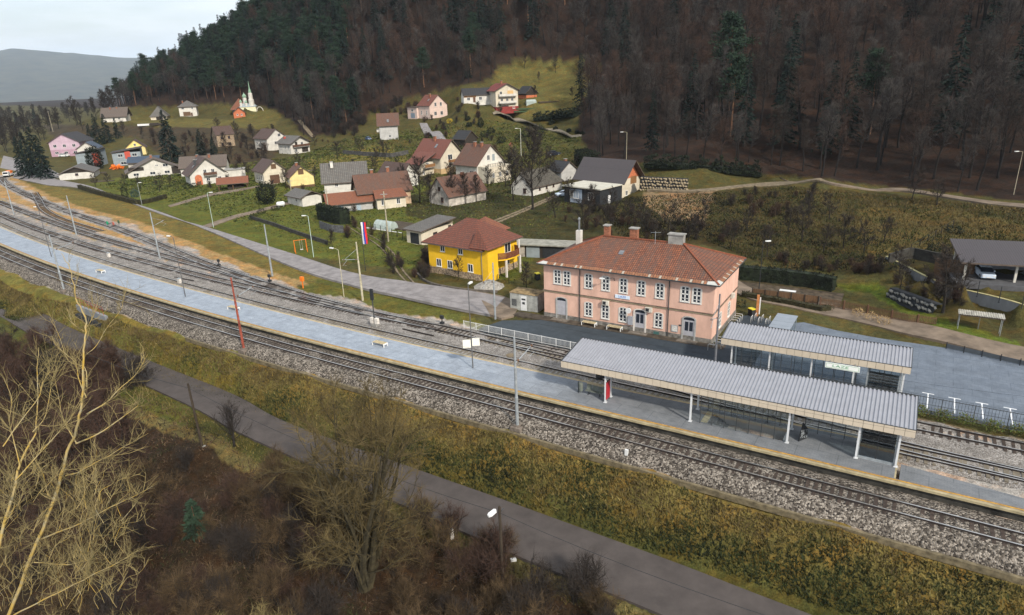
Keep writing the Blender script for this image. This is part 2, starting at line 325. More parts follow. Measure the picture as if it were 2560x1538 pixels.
# ------------------------------------------------------------------ land cover
def inpoly(px, py, poly):
    c = np.zeros(px.shape, bool); n = len(poly)
    for i in range(n):
        x0, y0 = poly[i]; x1, y1 = poly[(i+1) % n]
        if y0 == y1: continue
        c ^= ((y0 > py) != (y1 > py)) & (px < (x1-x0)*(py-y0)/(y1-y0)+x0)
    return c
FOREST = [(-400, 240), (250, 262), (285, 258), (440, 256), (520, 250), (600, 250), (660, 262), (700, 292), (735, 330), (790, 325), (850, 312), (895, 268), (1000, 238), (1110, 207), (1185, 190), (1195, 165), (1250, 147), (1440, 145), (1455, 165), (1400, 250), (1395, 320), (1430, 385),
          (1560, 392), (1690, 405), (1850, 420), (1950, 430), (2100, 445), (2300, 468), (2470, 485), (4000, 640), (4000, -4000), (-2000, -4000), (-2000, 240)]
COV = [  # colour, outline in overview pixels of the survey photograph
 ((.068, .080, .015), [(190, 450), (430, 400), (520, 400), (640, 420), (760, 395), (900, 420), (1000, 440), (1240, 440), (1300, 600), (1230, 680), (1000, 650), (700, 615), (480, 540)]),
 ((.115, .098, .026), [(735, 385), (830, 365), (920, 352), (985, 380), (980, 402), (800, 408), (745, 410)]),
 ((.034, .034, .013), [(975, 470), (1240, 440), (1360, 460), (1480, 500), (1560, 520), (1560, 620), (1300, 590), (1240, 560), (1080, 545), (985, 520)]),
 ((.052, .052, .016), [(1130, 330), (1180, 285), (1400, 330), (1400, 375), (1240, 400), (1100, 340)]),
 ((.085, .078, .024), [(1190, 250), (1195, 170), (1250, 147), (1440, 147), (1440, 200), (1390, 260)]),
 ((.082, .074, .024), [(1190, 265), (1390, 245), (1400, 290), (1220, 290)]),
 ((.040, .034, .013), [(1420, 470), (1560, 470), (1720, 460), (1900, 445), (2470, 500), (2470, 600), (2330, 590), (2210, 640), (2150, 660), (1900, 650), (1700, 590), (1500, 590)]),
 ((.078, .062, .021), [(2080, 500), (2300, 500), (2470, 540), (2470, 580), (2340, 580), (2230, 600), (2130, 640), (2060, 590)]),
 ((.175, .125, .07), [(1560, 462), (1725, 462), (1700, 530), (1600, 535), (1565, 500)]),
 ((.062, .085, .013), [(1980, 690), (2110, 710), (2250, 790), (2470, 850), (2470, 800), (2200, 730), (2120, 680)]),
 ((.046, .042, .015), [(2150, 650), (2290, 640), (2400, 700), (2470, 740), (2470, 830), (2300, 780), (2180, 720)]),
 ((.05, .043, .023), [(1785, 670), (1960, 690), (1950, 725), (1785, 705)]),
 ((.085, .078, .024), [(690, 275), (640, 260), (560, 290), (280, 280), (330, 300), (480, 310), (650, 310)]),
 ((.042, .034, .02), [(330, 305), (600, 310), (700, 330), (640, 400), (420, 395), (330, 330), (200, 330), (150, 350), (100, 300)])]
def cover(x, y, z):
    j = lambda a, b: np.sin(x*.11+a)*np.cos(y*.13+b)+.6*np.sin(x*.31+b)*np.sin(y*.27+a)+.35*np.sin(x*.83+a*2+y*.5)
    w = 2200/np.maximum(np.hypot(x, y), 30); px, py = PROJ(x, y, z); dx, dy = px/K+j(1, 2)*w*.55, py/K+j(4, 7)*w*.14; s, l = SLof(x, y); lc = l-bend(s); n = len(x)
    col = np.empty((n, 3)); col[:] = (.055, .052, .018); rough = np.zeros(n)
    def put(mask, c): col[mask] = c
    for c, poly in COV: put(inpoly(dx, dy, poly), c)
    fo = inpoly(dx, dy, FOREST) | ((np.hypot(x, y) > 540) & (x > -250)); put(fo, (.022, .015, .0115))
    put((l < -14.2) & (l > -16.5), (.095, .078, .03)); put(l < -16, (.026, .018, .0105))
    e = (l > -14.5+.0) & (lc < -2.4) & (l < 6)
    tt = np.clip((l-bend(s)*.55+8.8)/5.5, 0, 1)[:, None]
    col[e] = (np.array([.045, .046, .013])*(1-tt)+np.array([.13, .10, .03])*tt)[e]
    eg = e & (s < -45); col[eg] = col[eg]*.45+np.array([.075, .082, .017])*.55
    rail = (lc > -2.6) & (l < ROADN(s)); put(rail, (.25, .23, .205))
    ta = np.interp(s, [-292, -259, -210, -182, -155, -141, -117, -93, -73, -62, -53, -42, -20, 60], [69, 58.9, 45.6, 39.8, 35.6, 33.7, 27.9, 22, 17.7, 15.9, 15.3, 14.3, 14.1, 14.1])
    g = rail & (l > ta+2.3+.8*np.sin(s*.35)) & (l > 15.2); put(g, (.105, .088, .024)); put(g & (s < -48) & (l < ta+5.0), (.24, .165, .07))
    put(g & (s > -62), (.078, .080, .018))
    o = rail & (s < -62) & (l > np.interp(s, [-220, -185, -160, -134, -98, -71], [42, 35.5, 30.6, 27, 23, 18.8])) & (l < ta-2.2); put(o, (.25, .17, .075))
    o = rail & (s < -95) & (lc > 16.3) & (lc < np.interp(s, [-220, -120], [19, 16.6])); put(o, (.24, .19, .10))
    o = rail & (s > 20) & (lc > 10.9) & (lc < 12.4); put(o, (.085, .078, .02))
    return col
def build_terrain():
    th = np.radians(np.concatenate([np.linspace(-80, -46, 30), np.linspace(-45, 45, 400), np.linspace(46, 80, 30)]))
    rr = np.concatenate([np.geomspace(6, 24, 14)[:-1], np.geomspace(24, 560, 285), np.geomspace(575, 2600, 34)])
    X = (rr[:, None]*np.sin(th)[None]).ravel(); Y = (rr[:, None]*np.cos(th)[None]).ravel()
    Z = HGT(X, Y)
    far = np.hypot(X, Y); Z = np.where(far > 900, Z*np.clip(1-(far-900)/900, 0, 1), Z)
    rg = np.random.default_rng(3); s, l = SLof(X, Y)
    rough = np.where((l-bend(s) > -3) & (l < ROADN(s)+4), .012, .075)
    Z = Z+rg.normal(0, 1, len(Z))*rough*.6
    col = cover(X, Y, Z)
    nt, nr = len(th), len(rr); V_ = np.stack([X, Y, Z], 1)
    i = np.arange(nr-1)[:, None]*nt+np.arange(nt-1)[None]; F_ = np.stack([i, i+nt, i+nt+1, i+1], -1).reshape(-1, 4)[:, ::-1]
    me = bpy.data.meshes.new('ground'); me.from_pydata(V_.tolist(), [], F_.tolist()); me.polygons.foreach_set('use_smooth', [True]*len(F_))
    a = me.color_attributes.new('cover', 'FLOAT_COLOR', 'POINT'); c4 = np.ones((len(col), 4), np.float32); c4[:, :3] = col; a.data.foreach_set('color', c4.ravel())
    m = bpy.data.materials.new('ground'); m.use_nodes = True; nt_ = m.node_tree; nt_.nodes.clear(); L = nt_.links.new
    out = _n(nt_, 'ShaderNodeOutputMaterial'); b = _n(nt_, 'ShaderNodeBsdfPrincipled'); b.inputs['Roughness'].default_value = .95; b.inputs['Specular IOR Level'].default_value = .1
    L(b.outputs[0], out.inputs[0]); at = _n(nt_, 'ShaderNodeAttribute', attribute_name='cover'); g = _n(nt_, 'ShaderNodeNewGeometry')
    def noise(sc, det=4, ro=.6):
        t = _n(nt_, 'ShaderNodeTexNoise'); t.inputs['Scale'].default_value = sc; t.inputs['Detail'].default_value = det; t.inputs['Roughness'].default_value = ro; L(g.outputs['Position'], t.inputs['Vector']); return t.outputs[0]
    def mr(v, a, bb, c, d):
        t = _n(nt_, 'ShaderNodeMapRange'); 
        for q, w in zip((1, 2, 3, 4), (a, bb, c, d)): t.inputs[q].default_value = w
        L(v, t.inputs[0]); return t.outputs[0]
    def mul(a, b_):
        t = _n(nt_, 'ShaderNodeMath', operation='MULTIPLY'); L(a, t.inputs[0]); L(b_, t.inputs[1]); return t.outputs[0]
    f1 = mr(noise(.16, 6, .7), .3, .7, .68, 1.35); f2 = mr(noise(1.7, 4, .75), .28, .72, .55, 1.45); f3 = mr(noise(9, 2), .3, .7, .65, 1.35)
    f = mul(mul(f1, f2), f3)
    sc = _n(nt_, 'ShaderNodeMix', data_type='RGBA', blend_type='MULTIPLY'); sc.inputs[0].default_value = 1
    cb = _n(nt_, 'ShaderNodeCombineColor'); L(f, cb.inputs[0]); L(f, cb.inputs[1]); L(f, cb.inputs[2])
    # patches where the sward is greener or drier than its surroundings
    hs = _n(nt_, 'ShaderNodeMix', data_type='RGBA', blend_type='MULTIPLY'); hs.inputs[7].default_value = (1.32, 1.0, .8, 1)
    L(mr(noise(.42, 5, .7), .45, .62, 0, 1), hs.inputs[0]); L(at.outputs['Color'], hs.inputs[6])
    L(hs.outputs[2], sc.inputs[6]); L(cb.outputs[0], sc.inputs[7]); L(sc.outputs[2], b.inputs['Base Color'])
    bp = _n(nt_, 'ShaderNodeBump'); bp.inputs['Strength'].default_value = .7; bp.inputs['Distance'].default_value = .12; L(noise(4.5, 5, .7), bp.inputs['Height']); L(bp.outputs[0], b.inputs['Normal'])
    me.materials.append(m)
    o = bpy.data.objects.new('ground', me); COL.objects.link(o); tag(o, kind='structure')
build_terrain()
# ------------------------------------------------------------------ railway: ballast, tracks, platform
def cr(pts, n=8):
    """smooth line through points (Catmull-Rom)"""
    P = [np.array(p, float) for p in pts]; P = [2*P[0]-P[1]]+P+[2*P[-1]-P[-2]]; out = []
    for i in range(1, len(P)-2):
        a, b, c, d = P[i-1:i+3]
        for j in range(n):
            t = j/n; out.append(.5*(2*b+(c-a)*t+(2*a-5*b+4*c-d)*t*t+(3*b-3*c+d-a)*t**3))
    out.append(P[-2]); return out
def resample(pts, step):
    P = np.array(pts, float); d = np.r_[0, np.cumsum(np.linalg.norm(np.diff(P, axis=0), axis=1))]; n = max(2, int(d[-1]/step)+1)
    t = np.linspace(0, d[-1], n); return np.stack([np.interp(t, d, P[:, k]) for k in range(P.shape[1])], 1)
def normals2(P):
    t = np.gradient(P[:, :2], axis=0); t /= np.linalg.norm(t, axis=1)[:, None]; return t, np.stack([-t[:, 1], t[:, 0]], 1)
def sweep(mb, P, prof, mi=None, closed=False):
    """profile (offset to the left, height) along P; mi: material per profile edge"""
    t, n = normals2(P); k = len(prof); i0 = len(mb.v)
    for p, nn in zip(P, n):
        for o, z in prof: mb.v.append((p[0]+nn[0]*o, p[1]+nn[1]*o, p[2]+z))
    m = k if closed else k-1
    for i in range(len(P)-1):
        for j in range(m):
            a = i0+i*k+j; b = i0+i*k+(j+1) % k
            mb.f.append((a, a+k, b+k, b)); mb.m.append(mi[j] if mi else 0)
    if closed:
        mb.f.append(tuple(range(i0+k-1, i0-1, -1))); mb.m.append(mi[0] if mi else 0); e = i0+(len(P)-1)*k
        mb.f.append(tuple(range(e, e+k))); mb.m.append(mi[0] if mi else 0)
def MBALLAST(name, c1, c2, c3, sc=7.):
    m = bpy.data.materials.new(name); m.use_nodes = True; nt = m.node_tree; L = nt.links.new; b = nt.nodes['Principled BSDF']; b.inputs['Roughness'].default_value = .95; b.inputs['Specular IOR Level'].default_value = .1
    g = _n(nt, 'ShaderNodeNewGeometry')
    vo = _n(nt, 'ShaderNodeTexVoronoi'); vo.inputs['Scale'].default_value = sc; L(g.outputs['Position'], vo.inputs['Vector'])
    sp = _n(nt, 'ShaderNodeSeparateColor'); L(vo.outputs['Color'], sp.inputs[0])
    rp = _n(nt, 'ShaderNodeValToRGB'); e = rp.color_ramp.elements; e[0].color = rgb(c1); e[1].color = rgb(c3); x = e.new(.5); x.color = rgb(c2); L(sp.outputs[0], rp.inputs[0])
    no = _n(nt, 'ShaderNodeTexNoise'); no.inputs['Scale'].default_value = .9; no.inputs['Detail'].default_value = 5; L(g.outputs['Position'], no.inputs['Vector'])
    mr = _n(nt, 'ShaderNodeMapRange'); mr.inputs[1].default_value = .3; mr.inputs[2].default_value = .7; mr.inputs[3].default_value = .7; mr.inputs[4].default_value = 1.2; L(no.outputs[0], mr.inputs[0])
    mx = _n(nt, 'ShaderNodeMix', data_type='RGBA', blend_type='MULTIPLY'); mx.inputs[0].default_value = 1; L(rp.outputs[0], mx.inputs[6])
    cb = _n(nt, 'ShaderNodeCombineColor'); [L(mr.outputs[0], cb.inputs[i]) for i in range(3)]; L(cb.outputs[0], mx.inputs[7]); L(mx.outputs[2], b.inputs['Base Color'])
    bp = _n(nt, 'ShaderNodeBump'); bp.inputs['Strength'].default_value = 1.; bp.inputs['Distance'].default_value = .09; L(vo.outputs['Distance'], bp.inputs['Height']); bp.invert = True; L(bp.outputs[0], b.inputs['Normal'])
    return m
M_BAL1 = MBALLAST('coarse ballast', (.022, .019, .017), (.115, .098, .08), (.32, .28, .235), 8.)
M_BAL2 = MBALLAST('pale ballast', (.12, .105, .09), (.245, .222, .20), (.37, .345, .32), 11.)
M_RAIL = M('rail side', (.022, .016, .014), .7, .2, 3); M_HEAD = M('rail head', (.55, .53, .50), .3, .1, 2, metal=.9)
M_SLP = M('wooden sleeper', (.05, .036, .028), .9, .3, 2.5, bump=.3, space='World'); M_SLC = M('concrete sleeper', (.16, .135, .10), .9, .2, 2, space='World')
def path_sl(tab, z=0., step=2.5): return resample(np.array([S(s, l, z) for s, l in tab]), step)
SR = np.r_[np.arange(-330, -30, 6.), np.arange(-30, 61, 10.)]
PATHS = {'t1': path_sl([(s, float(bend(s))) for s in SR]), 't2': path_sl([(s, 9.0+float(bend(s))) for s in SR]),
         't3': path_sl([(s, 14.1+float(bend(s, -34, 840))) for s in SR]),
         'ta': resample(np.array(cr([S(s, l) for s, l in [(-292, 69.5), (-259, 58.2), (-210, 46), (-182, 39.9), (-155, 35), (-141, 32.4), (-117, 27.2), (-93, 21.7), (-73, 17.9), (-62, 16.2), (-53, 15.1), (-42, 14.35), (-30, 14.12)]])), 2.5),
         'tc': resample(np.array(cr([S(s, l) for s, l in [(-218, 38.8), (-185, 32.8), (-160, 28.5), (-134, 24.6), (-98, 20.5), (-82, 18.9), (-70, 17.3), (-60, 16)]])), 2.5),
         't4': resample(np.array(cr([S(s, l) for s, l in [(-30, 14.1), (-22, 13.95), (-12, 13.2), (-2, 12.1), (8, 11), (16, 10.2), (24, 9.6), (34, 9.25), (46, 9.05), (58, 9.0)]])), 2.5),
         'stub': resample(np.array(cr([S(s, l) for s, l in [(-225, 52), (-205, 44.5), (-185, 37), (-165, 32), (-140, 28.2)]])), 2.5)}
def ballast(name, key, mat, prof, noise=.035):
    mb = MB(); P = PATHS[key]; P = resample(P, 1.2); sweep(mb, P, prof); rg = np.random.default_rng(5)
    v = np.array(mb.v); v[:, 2] += rg.normal(0, noise, len(v)); mb.v = [tuple(a) for a in v]
    return structure(name, mb, mat, smooth=True)
ballast('track_ballast', 't1', M_BAL1, [(3.0, -.5), (1.9, -.2), (.6, -.17), (-.6, -.17), (-1.7, -.19), (-2.1, -.5), (-2.55, -.86), (-2.8, -1.25)])
ballast('gravel_bed', 't2', M_BAL2, [(7.6, -.30), (6.3, -.17), (5, -.17), (3.6, -.19), (2.4, -.2), (1.2, -.17), (0, -.17), (-1.1, -.19), (-1.7, -.42)])
ballast('siding_ballast', 'ta', M_BAL2, [(2.6, -.42), (1.7, -.18), (0, -.17), (-1.7, -.18), (-2.6, -.42)])
ballast('gravel_shoulder', 'tc', M_BAL2, [(2.3, -.42), (1.6, -.19), (0, -.18), (-1.6, -.19), (-3.4, -.3)])
RAILP = [(-.035, 0), (-.035, -.05), (-.012, -.06), (-.012, -.14), (-.07, -.16), (.07, -.16), (.012, -.14), (.012, -.06), (.035, -.05), (.035, 0)]
def rail(P, off, root, name='rail'):
    mb = MB(); t, n = normals2(P); Q = P.copy(); Q[:, :2] += n*off
    sweep(mb, Q, [(-.055, 0), (-.075, -.17), (.075, -.17), (.055, 0)], [1, 1, 1, 0], closed=True)
    mb.m = mb.m[:-2]+[1, 1]
    return mb.build(name, [M_HEAD, M_RAIL], root)
def track(key, label, mat_s, pitch, ln=2.5, step=None):
    P = PATHS[key]; root = thing('railway_track', label, 'railway track', (0, 0, 0), 0, 'railway tracks through the station')
    for o in (.75, -.75): rail(P, o, root)
    Q = resample(P, pitch); t, n = normals2(Q); px, py = PROJ(Q[:, 0], Q[:, 1], Q[:, 2])
    vis = (px > -40) & (px < 2600) & (py > 0) & (py < 1560); dist = np.hypot(Q[:, 0], Q[:, 1]); order = [i for i in np.argsort(dist) if vis[i]]
    near = set(order[:100]); me = None; rest = MB()
    for i in range(len(Q)):
        j = RND.uniform(-.03, .03)
        if i in near:
            if me is None:
                o = MB().box(-ln/2, -.13, -.31, ln/2, .13, -.15).build('sleeper', mat_s, root); me = o.data
            else:
                o = bpy.data.objects.new('sleeper', me); COL.objects.link(o); o.parent = root
            o.location = (Q[i, 0], Q[i, 1], j*.4); o.rotation_euler = (0, 0, math.atan2(n[i, 1], n[i, 0])+j)
        elif dist[i] < 330 and px[i] > -200:
            rest.ob((Q[i, 0], Q[i, 1], -.23), (n[i, 0]*ln/2, n[i, 1]*ln/2, 0), (t[i, 0]*.13, t[i, 1]*.13, 0), (0, 0, .08))
    if rest.f: tag(rest.build('sleepers', mat_s, root), kind='stuff')
track('t1', 'nearest railway track, below the front edge of the long platform', M_SLP, .6)
track('t2', 'railway track along the far edge of the long platform', M_SLC, .6)
track('t3', 'third railway track, beside the white railing before the pink station', M_SLP, .65)
track('ta', 'outermost siding curving away beside the upper road', M_SLP, .65)
track('tc', 'middle siding joining the outermost track at the points near the orange strip', M_SLP, .65)
track('t4', 'crossover track converging on the platform track at the right', M_SLC, .7, 2.4)
track('stub', 'rusty overgrown stub siding half buried in dry grass', M_SLP, .8)
# platform
PN = interp([(-330, 1.75), (-90, 1.75), (-10, 1.85), (0, 2.05), (15, 2.35), (31, 2.6), (60, 2.9)])
PF = interp([(-330, 7.45), (-60, 7.4), (-27, 7.05), (-10, 7.35), (0, 7.55), (10, 8.05), (23.2, 8.5), (60, 8.6)])
PE = 23.1
def MPAVE(name, c_a, c_b, s_a, s_b, brick=(.2, .1), blotch=.2):
    """concrete block paving; colour A fades into colour B along the railway axis, from s_a to s_b"""
    m = bpy.data.materials.new(name); m.use_nodes = True; nt = m.node_tree; L = nt.links.new; b = nt.nodes['Principled BSDF']; b.inputs['Roughness'].default_value = .8; b.inputs['Specular IOR Level'].default_value = .25
    g = _n(nt, 'ShaderNodeNewGeometry'); mp = _n(nt, 'ShaderNodeVectorRotate', rotation_type='Z_AXIS'); mp.inputs['Angle'].default_value = -YAW; L(g.outputs['Position'], mp.inputs['Vector'])
    sx = _n(nt, 'ShaderNodeSeparateXYZ'); L(mp.outputs[0], sx.inputs[0]); s0 = float(OO@U)
    mr = _n(nt, 'ShaderNodeMapRange', interpolation_type='SMOOTHSTEP'); mr.inputs[1].default_value = s_a+s0; mr.inputs[2].default_value = s_b+s0; L(sx.outputs[0], mr.inputs[0])
    mx = _n(nt, 'ShaderNodeMix', data_type='RGBA'); mx.inputs[6].default_value = rgb(c_a); mx.inputs[7].default_value = rgb(c_b); L(mr.outputs[0], mx.inputs[0])
    br = _n(nt, 'ShaderNodeTexBrick'); br.inputs['Scale'].default_value = 1; br.inputs['Brick Width'].default_value = brick[0]*2; br.inputs['Row Height'].default_value = brick[1]*2; br.inputs['Mortar Size'].default_value = .008
    br.inputs['Color1'].default_value = (1, 1, 1, 1); br.inputs['Color2'].default_value = (.87, .88, .9, 1); br.inputs['Mortar'].default_value = (.62, .62, .62, 1); L(mp.outputs[0], br.inputs['Vector'])
    b2 = _n(nt, 'ShaderNodeTexBrick'); b2.inputs['Scale'].default_value = 1; b2.inputs['Brick Width'].default_value = 3.2; b2.inputs['Row Height'].default_value = 1.6; b2.inputs['Mortar Size'].default_value = .035; b2.inputs['Color1'].default_value = (1, 1, 1, 1); b2.inputs['Color2'].default_value = (.93, .935, .94, 1); b2.inputs['Mortar'].default_value = (.72, .73, .74, 1); L(mp.outputs[0], b2.inputs['Vector']); bm = _n(nt, 'ShaderNodeMix', data_type='RGBA', blend_type='MULTIPLY'); bm.inputs[0].default_value = 1; L(br.outputs[0], bm.inputs[6]); L(b2.outputs[0], bm.inputs[7])
    no = _n(nt, 'ShaderNodeTexNoise'); no.inputs['Scale'].default_value = .8; no.inputs['Detail'].default_value = 6; no.inputs['Roughness'].default_value = .7; L(mp.outputs[0], no.inputs['Vector'])
    m2 = _n(nt, 'ShaderNodeMapRange'); m2.inputs[1].default_value = .3; m2.inputs[2].default_value = .7; m2.inputs[3].default_value = 1-blotch*1.3; m2.inputs[4].default_value = 1+blotch*.6; L(no.outputs[0], m2.inputs[0])
    a1 = _n(nt, 'ShaderNodeMix', data_type='RGBA', blend_type='MULTIPLY'); a1.inputs[0].default_value = 1; L(mx.outputs[2], a1.inputs[6]); L(bm.outputs[2], a1.inputs[7])
    cb = _n(nt, 'ShaderNodeCombineColor'); [L(m2.outputs[0], cb.inputs[i]) for i in range(3)]
    a2 = _n(nt, 'ShaderNodeMix', data_type='RGBA', blend_type='MULTIPLY'); a2.inputs[0].default_value = 1; L(a1.outputs[2], a2.inputs[6]); L(cb.outputs[0], a2.inputs[7]); L(a2.outputs[2], b.inputs['Base Color'])
    return m
M_PLAT = MPAVE('platform paving', (.30, .335, .38), (.175, .182, .19), -24, 4)
M_WALLD = M('platform wall', (.045, .042, .036), .95, .35, 1.2, bump=.4, bscale=6, space='World')
M_LIP = M('edge stone', (.33, .275, .165), .85, .2, 1.5, space='World'); M_YEL = M('yellow line paint', (.46, .25, .015), .7, .25, 3, space='World'); M_BRN = M('edge mortar', (.22, .16, .12), .9, .2, 2, space='World')
def strip(name, ss, la, lb, z, mat, zb=None, kind='structure'):
    mb = MB()
    A = [S(s, float(la(s)), z) for s in ss]; B = [S(s, float(lb(s)), z) for s in ss]
    for i in range(len(ss)-1): mb.face([A[i], A[i+1], B[i+1], B[i]])
    if zb is not None:
        d = np.array([0, 0, zb-z])
        for Q in (A, B[::-1]):
            for i in range(len(Q)-1): mb.face([Q[i]+d, Q[i+1]+d, Q[i+1], Q[i]])
        for a, b in ((B[0], A[0]), (A[-1], B[-1])): mb.face([a+d, b+d, b, a])
    return tag(mb.build(name, mat), kind=kind)
ss = [s for s in np.arange(-330, PE+.1, 3.0)]+[PE]
pn = lambda o: (lambda s: bend(s)+PN(s)+o); pf = lambda o: (lambda s: bend(s)+PF(s)+o)
SE = list(np.arange(-330, 60, 3.))
HOLE = (8.0, 14.55, 4.8, 7.0)      # stair opening in the platform: s0, s1, l0, l1
def platform():
    # paving left and right of the stair opening, and in front of / behind it
    s0, s1, l0, l1 = HOLE
    mb = MB()
    def quadstrip(sl_, a, b):
        for i in range(len(sl_)-1):
            p, q = sl_[i], sl_[i+1]
            mb.face([S(p, float(a(p)), .45), S(q, float(a(q)), .45), S(q, float(b(q)), .45), S(p, float(b(p)), .45)])
    left = [s for s in ss if s < s0-.2]+[s0]; right = [s1]+[s for s in ss if s > s1+.2]; mid = list(np.linspace(s0, s1, 4))
    quadstrip(left, pn(.62), pf(0)); quadstrip(right, pn(.62), pf(0)); quadstrip(mid, pn(.62), lambda s: l0); quadstrip(mid, lambda s: l1, pf(0))
    return tag(mb.build('platform_paving', M_PLAT), kind='structure')
platform()
strip('platform_wall', SE, pn(.22), pn(.5), .24, M_WALLD, -.5)
strip('platform_lip', SE, pn(0), pn(.26), .45, M_LIP, .26)
strip('platform_edge_band', SE, pn(.26), pn(.36), .447, M_BRN, .3); strip('safety_line', SE, pn(.36), pn(.5), .449, M_YEL, .3); strip('platform_edge_paving', SE, pn(.5), pn(.62), .447, M_BRN, .3)
strip('platform_back_edge', ss, pf(0), pf(.22), .45, M_LIP, -.4)
strip('platform_back_line', ss, pf(-.14), pf(-.04), .454, M('ochre line', (.55, .38, .18), .8, .2, 3, space='World'))
strip('platform_end', [PE, PE+.12], pn(.62), pf(0), .45, M_LIP, -.45)
strip('platform_extension', [PE+.35]+list(np.arange(26, 60, 3.)), pn(.62), lambda s: float(pn(.62)(s))+np.interp(s, [23, 24, 34, 60], [2.5, 2.4, 1.2, 1.1]), .43, M_PLAT, -.4)
# kerb line of the cable trough on the embankment crest
strip('cable_trough', list(np.arange(-60, 50, 3.)), lambda s: bend(s)*.8-3.25, lambda s: bend(s)*.8-2.98, -.9, M('trough lids', (.15, .12, .07), .9, .3, 2, space='World'), -1.4)
# forecourt before the station and the car park
M_FORE = MPAVE('forecourt paving', (.048, .06, .07), (.038, .05, .062), -20, 0, (.3, .15))
M_PARK = MPAVE('car park paving', (.135, .158, .19), (.142, .166, .20), 8, 20, (.3, .3), .2)
def slab(name, poly, z, mat, zb): return structure(name, MB().prism(poly, zb, z), mat)
slab('forecourt', [S(*p)[:2] for p in [(-24.6, 15.6), (-24, 15.45), (8.6, 15.5), (8.6, 22.4), (4.6, 25), (4.6, 36.4), (9.2, 36.9), (11.2, 25.8), (8.6, 25.8), (8.6, 22.4), (3.4, 22.6), (-19, 21.9), (-23.5, 19.6)][:4]+[(8.6, 34), (5, 36.2), (3.6, 34.6), (3.5, 22.6), (-19, 21.9), (-23.5, 19.4)]], .25, M_FORE, -.5)
PARKP = [S(8.6, 16.9)[:2], S(60, 17.2)[:2], S(60, 30)[:2]]+[G(*p, .25)[:2] for p in [(2560, 912), (2365, 870), (2200, 846), (2090, 826), (2010, 806)]]+[S(8.6, 34)[:2]]
slab('car_park', PARKP, .254, M_PARK, -.5)
# dark earth strip along the station plinth
strip('plinth_strip', list(np.arange(-23.4, 5.2, 2.)), lambda s: 22.0+.03*(s+19), lambda s: 23.6+.02*(s+19), .262, M('damp earth', (.07, .055, .04), .95, .3, 1.5, space='World'), -.2)
# ------------------------------------------------------------------ roads
M_ROAD = M('asphalt pale', (.215, .198, .195), .9, .16, .6, bump=.15, bscale=14, space='World'); M_ROADL = M('asphalt lower', (.066, .055, .05), .92, .14, .5, bump=.15, bscale=14, space='World')
M_ROADS = M('sandy asphalt', (.17, .13, .095), .92, .22, .5, space='World'); M_GRAV = M('gravel lane', (.22, .185, .135), .95, .25, .8, space='World'); M_RUT = M('rut earth', (.18, .14, .09), .95, .3, 1.2, space='World')
def ribbon(name, A, B, mat, dz=.16, n=6, across=4, ground=True):
    a = resample(cr(A, 10), 1.5); b = np.array(resample(cr(B, 10), 1.5)); m = max(len(a), len(b)); 
    f = lambda P: np.stack([np.interp(np.linspace(0, 1, m), np.linspace(0, 1, len(P)), P[:, k]) for k in range(2)], 1)
    a, b = f(a), f(b); mb = MB(); rows = []
    for j in range(across+1):
        q = a*(1-j/across)+b*j/across; z = HGT(q[:, 0], q[:, 1]) if ground is True else np.full(m, ground)
        rows.append(np.c_[q, z+dz])
    if ground is True:
        zc = np.max([r[:, 2] for r in rows], axis=0)
        for r in rows: r[:, 2] = zc*.75+r[:, 2]*.25
    for i in range(m-1):
        for j in range(across): mb.face([rows[j][i], rows[j][i+1], rows[j+1][i+1], rows[j+1][i]])
    e = [rows[0], rows[-1]]
    for i in range(m-1):
        for r in e: mb.face([r[i], r[i+1], r[i+1]-[0, 0, .4], r[i]-[0, 0, .4]])
    return structure(name, mb, mat)
gz = lambda z: (lambda L: [GD(x, y, z)[:2] for x, y in L])
lo = gz(-4.)
ribbon('lower_road', [S(-175, -2)[:2], S(-140, 1.2)[:2], S(-112, -.9)[:2], S(-90, -4)[:2]]+lo([(355, 868), (560, 950), (690, 1018)])+[S(-15.6, -8.75)[:2], S(-6, -8.8)[:2], S(4, -9)[:2], S(11, -9.15)[:2], S(18, -9.5)[:2], S(45, -10.5)[:2]],
       [S(-175, -9)[:2], S(-140, -5)[:2], S(-112, -6.2)[:2], S(-90, -8.6)[:2]]+lo([(430, 965), (560, 1035), (690, 1095)])+[S(-18.6, -13.5)[:2], S(-11.5, -13.75)[:2], S(-5, -14.1)[:2], S(1, -14.4)[:2], S(11, -14.5)[:2], S(45, -15.6)[:2]], M_ROADL, .06, ground=-4.05)
g0 = gz(0.)
ribbon('upper_road', g0([(30, 428), (110, 446), (190, 454), (330, 492), (480, 547), (700, 642), (850, 690), (1000, 728)])+[G(1160, 778, .1)[:2], G(1225, 790, .1)[:2]],
       g0([(40, 410), (130, 432), (220, 450), (305, 485), (400, 520), (500, 549), (700, 612), (850, 660), (1000, 690)])+[G(1190, 735, .1)[:2], G(1262, 748, .1)[:2]], M_ROAD)
ribbon('station_road', [GD(x, y, .1)[:2] for x, y in [(1755, 690), (1800, 720), (1900, 742), (2060, 775), (2200, 812), (2350, 846), (2600, 905)]], [GD(x, y, .1)[:2] for x, y in [(1770, 672), (1830, 704), (1930, 720), (2060, 748), (2200, 780), (2350, 815), (2600, 866)]], M_ROADS)
ribbon('station_yard', [G(*p, .1)[:2] for p in [(1225, 790), (1262, 800), (1285, 792)]], [G(*p, .1)[:2] for p in [(1190, 733), (1262, 745), (1300, 765)]], M_ROADS, .12)
td = lambda L: [TD(x, y)[:2] for x, y in L]
ribbon('hill_road', td([(1885, 432), (2000, 446), (2150, 462), (2300, 482), (2470, 503), (2700, 535)]), td([(1880, 427), (2000, 439), (2150, 454), (2300, 473), (2470, 493), (2700, 523)]), M_ROADS, .12)
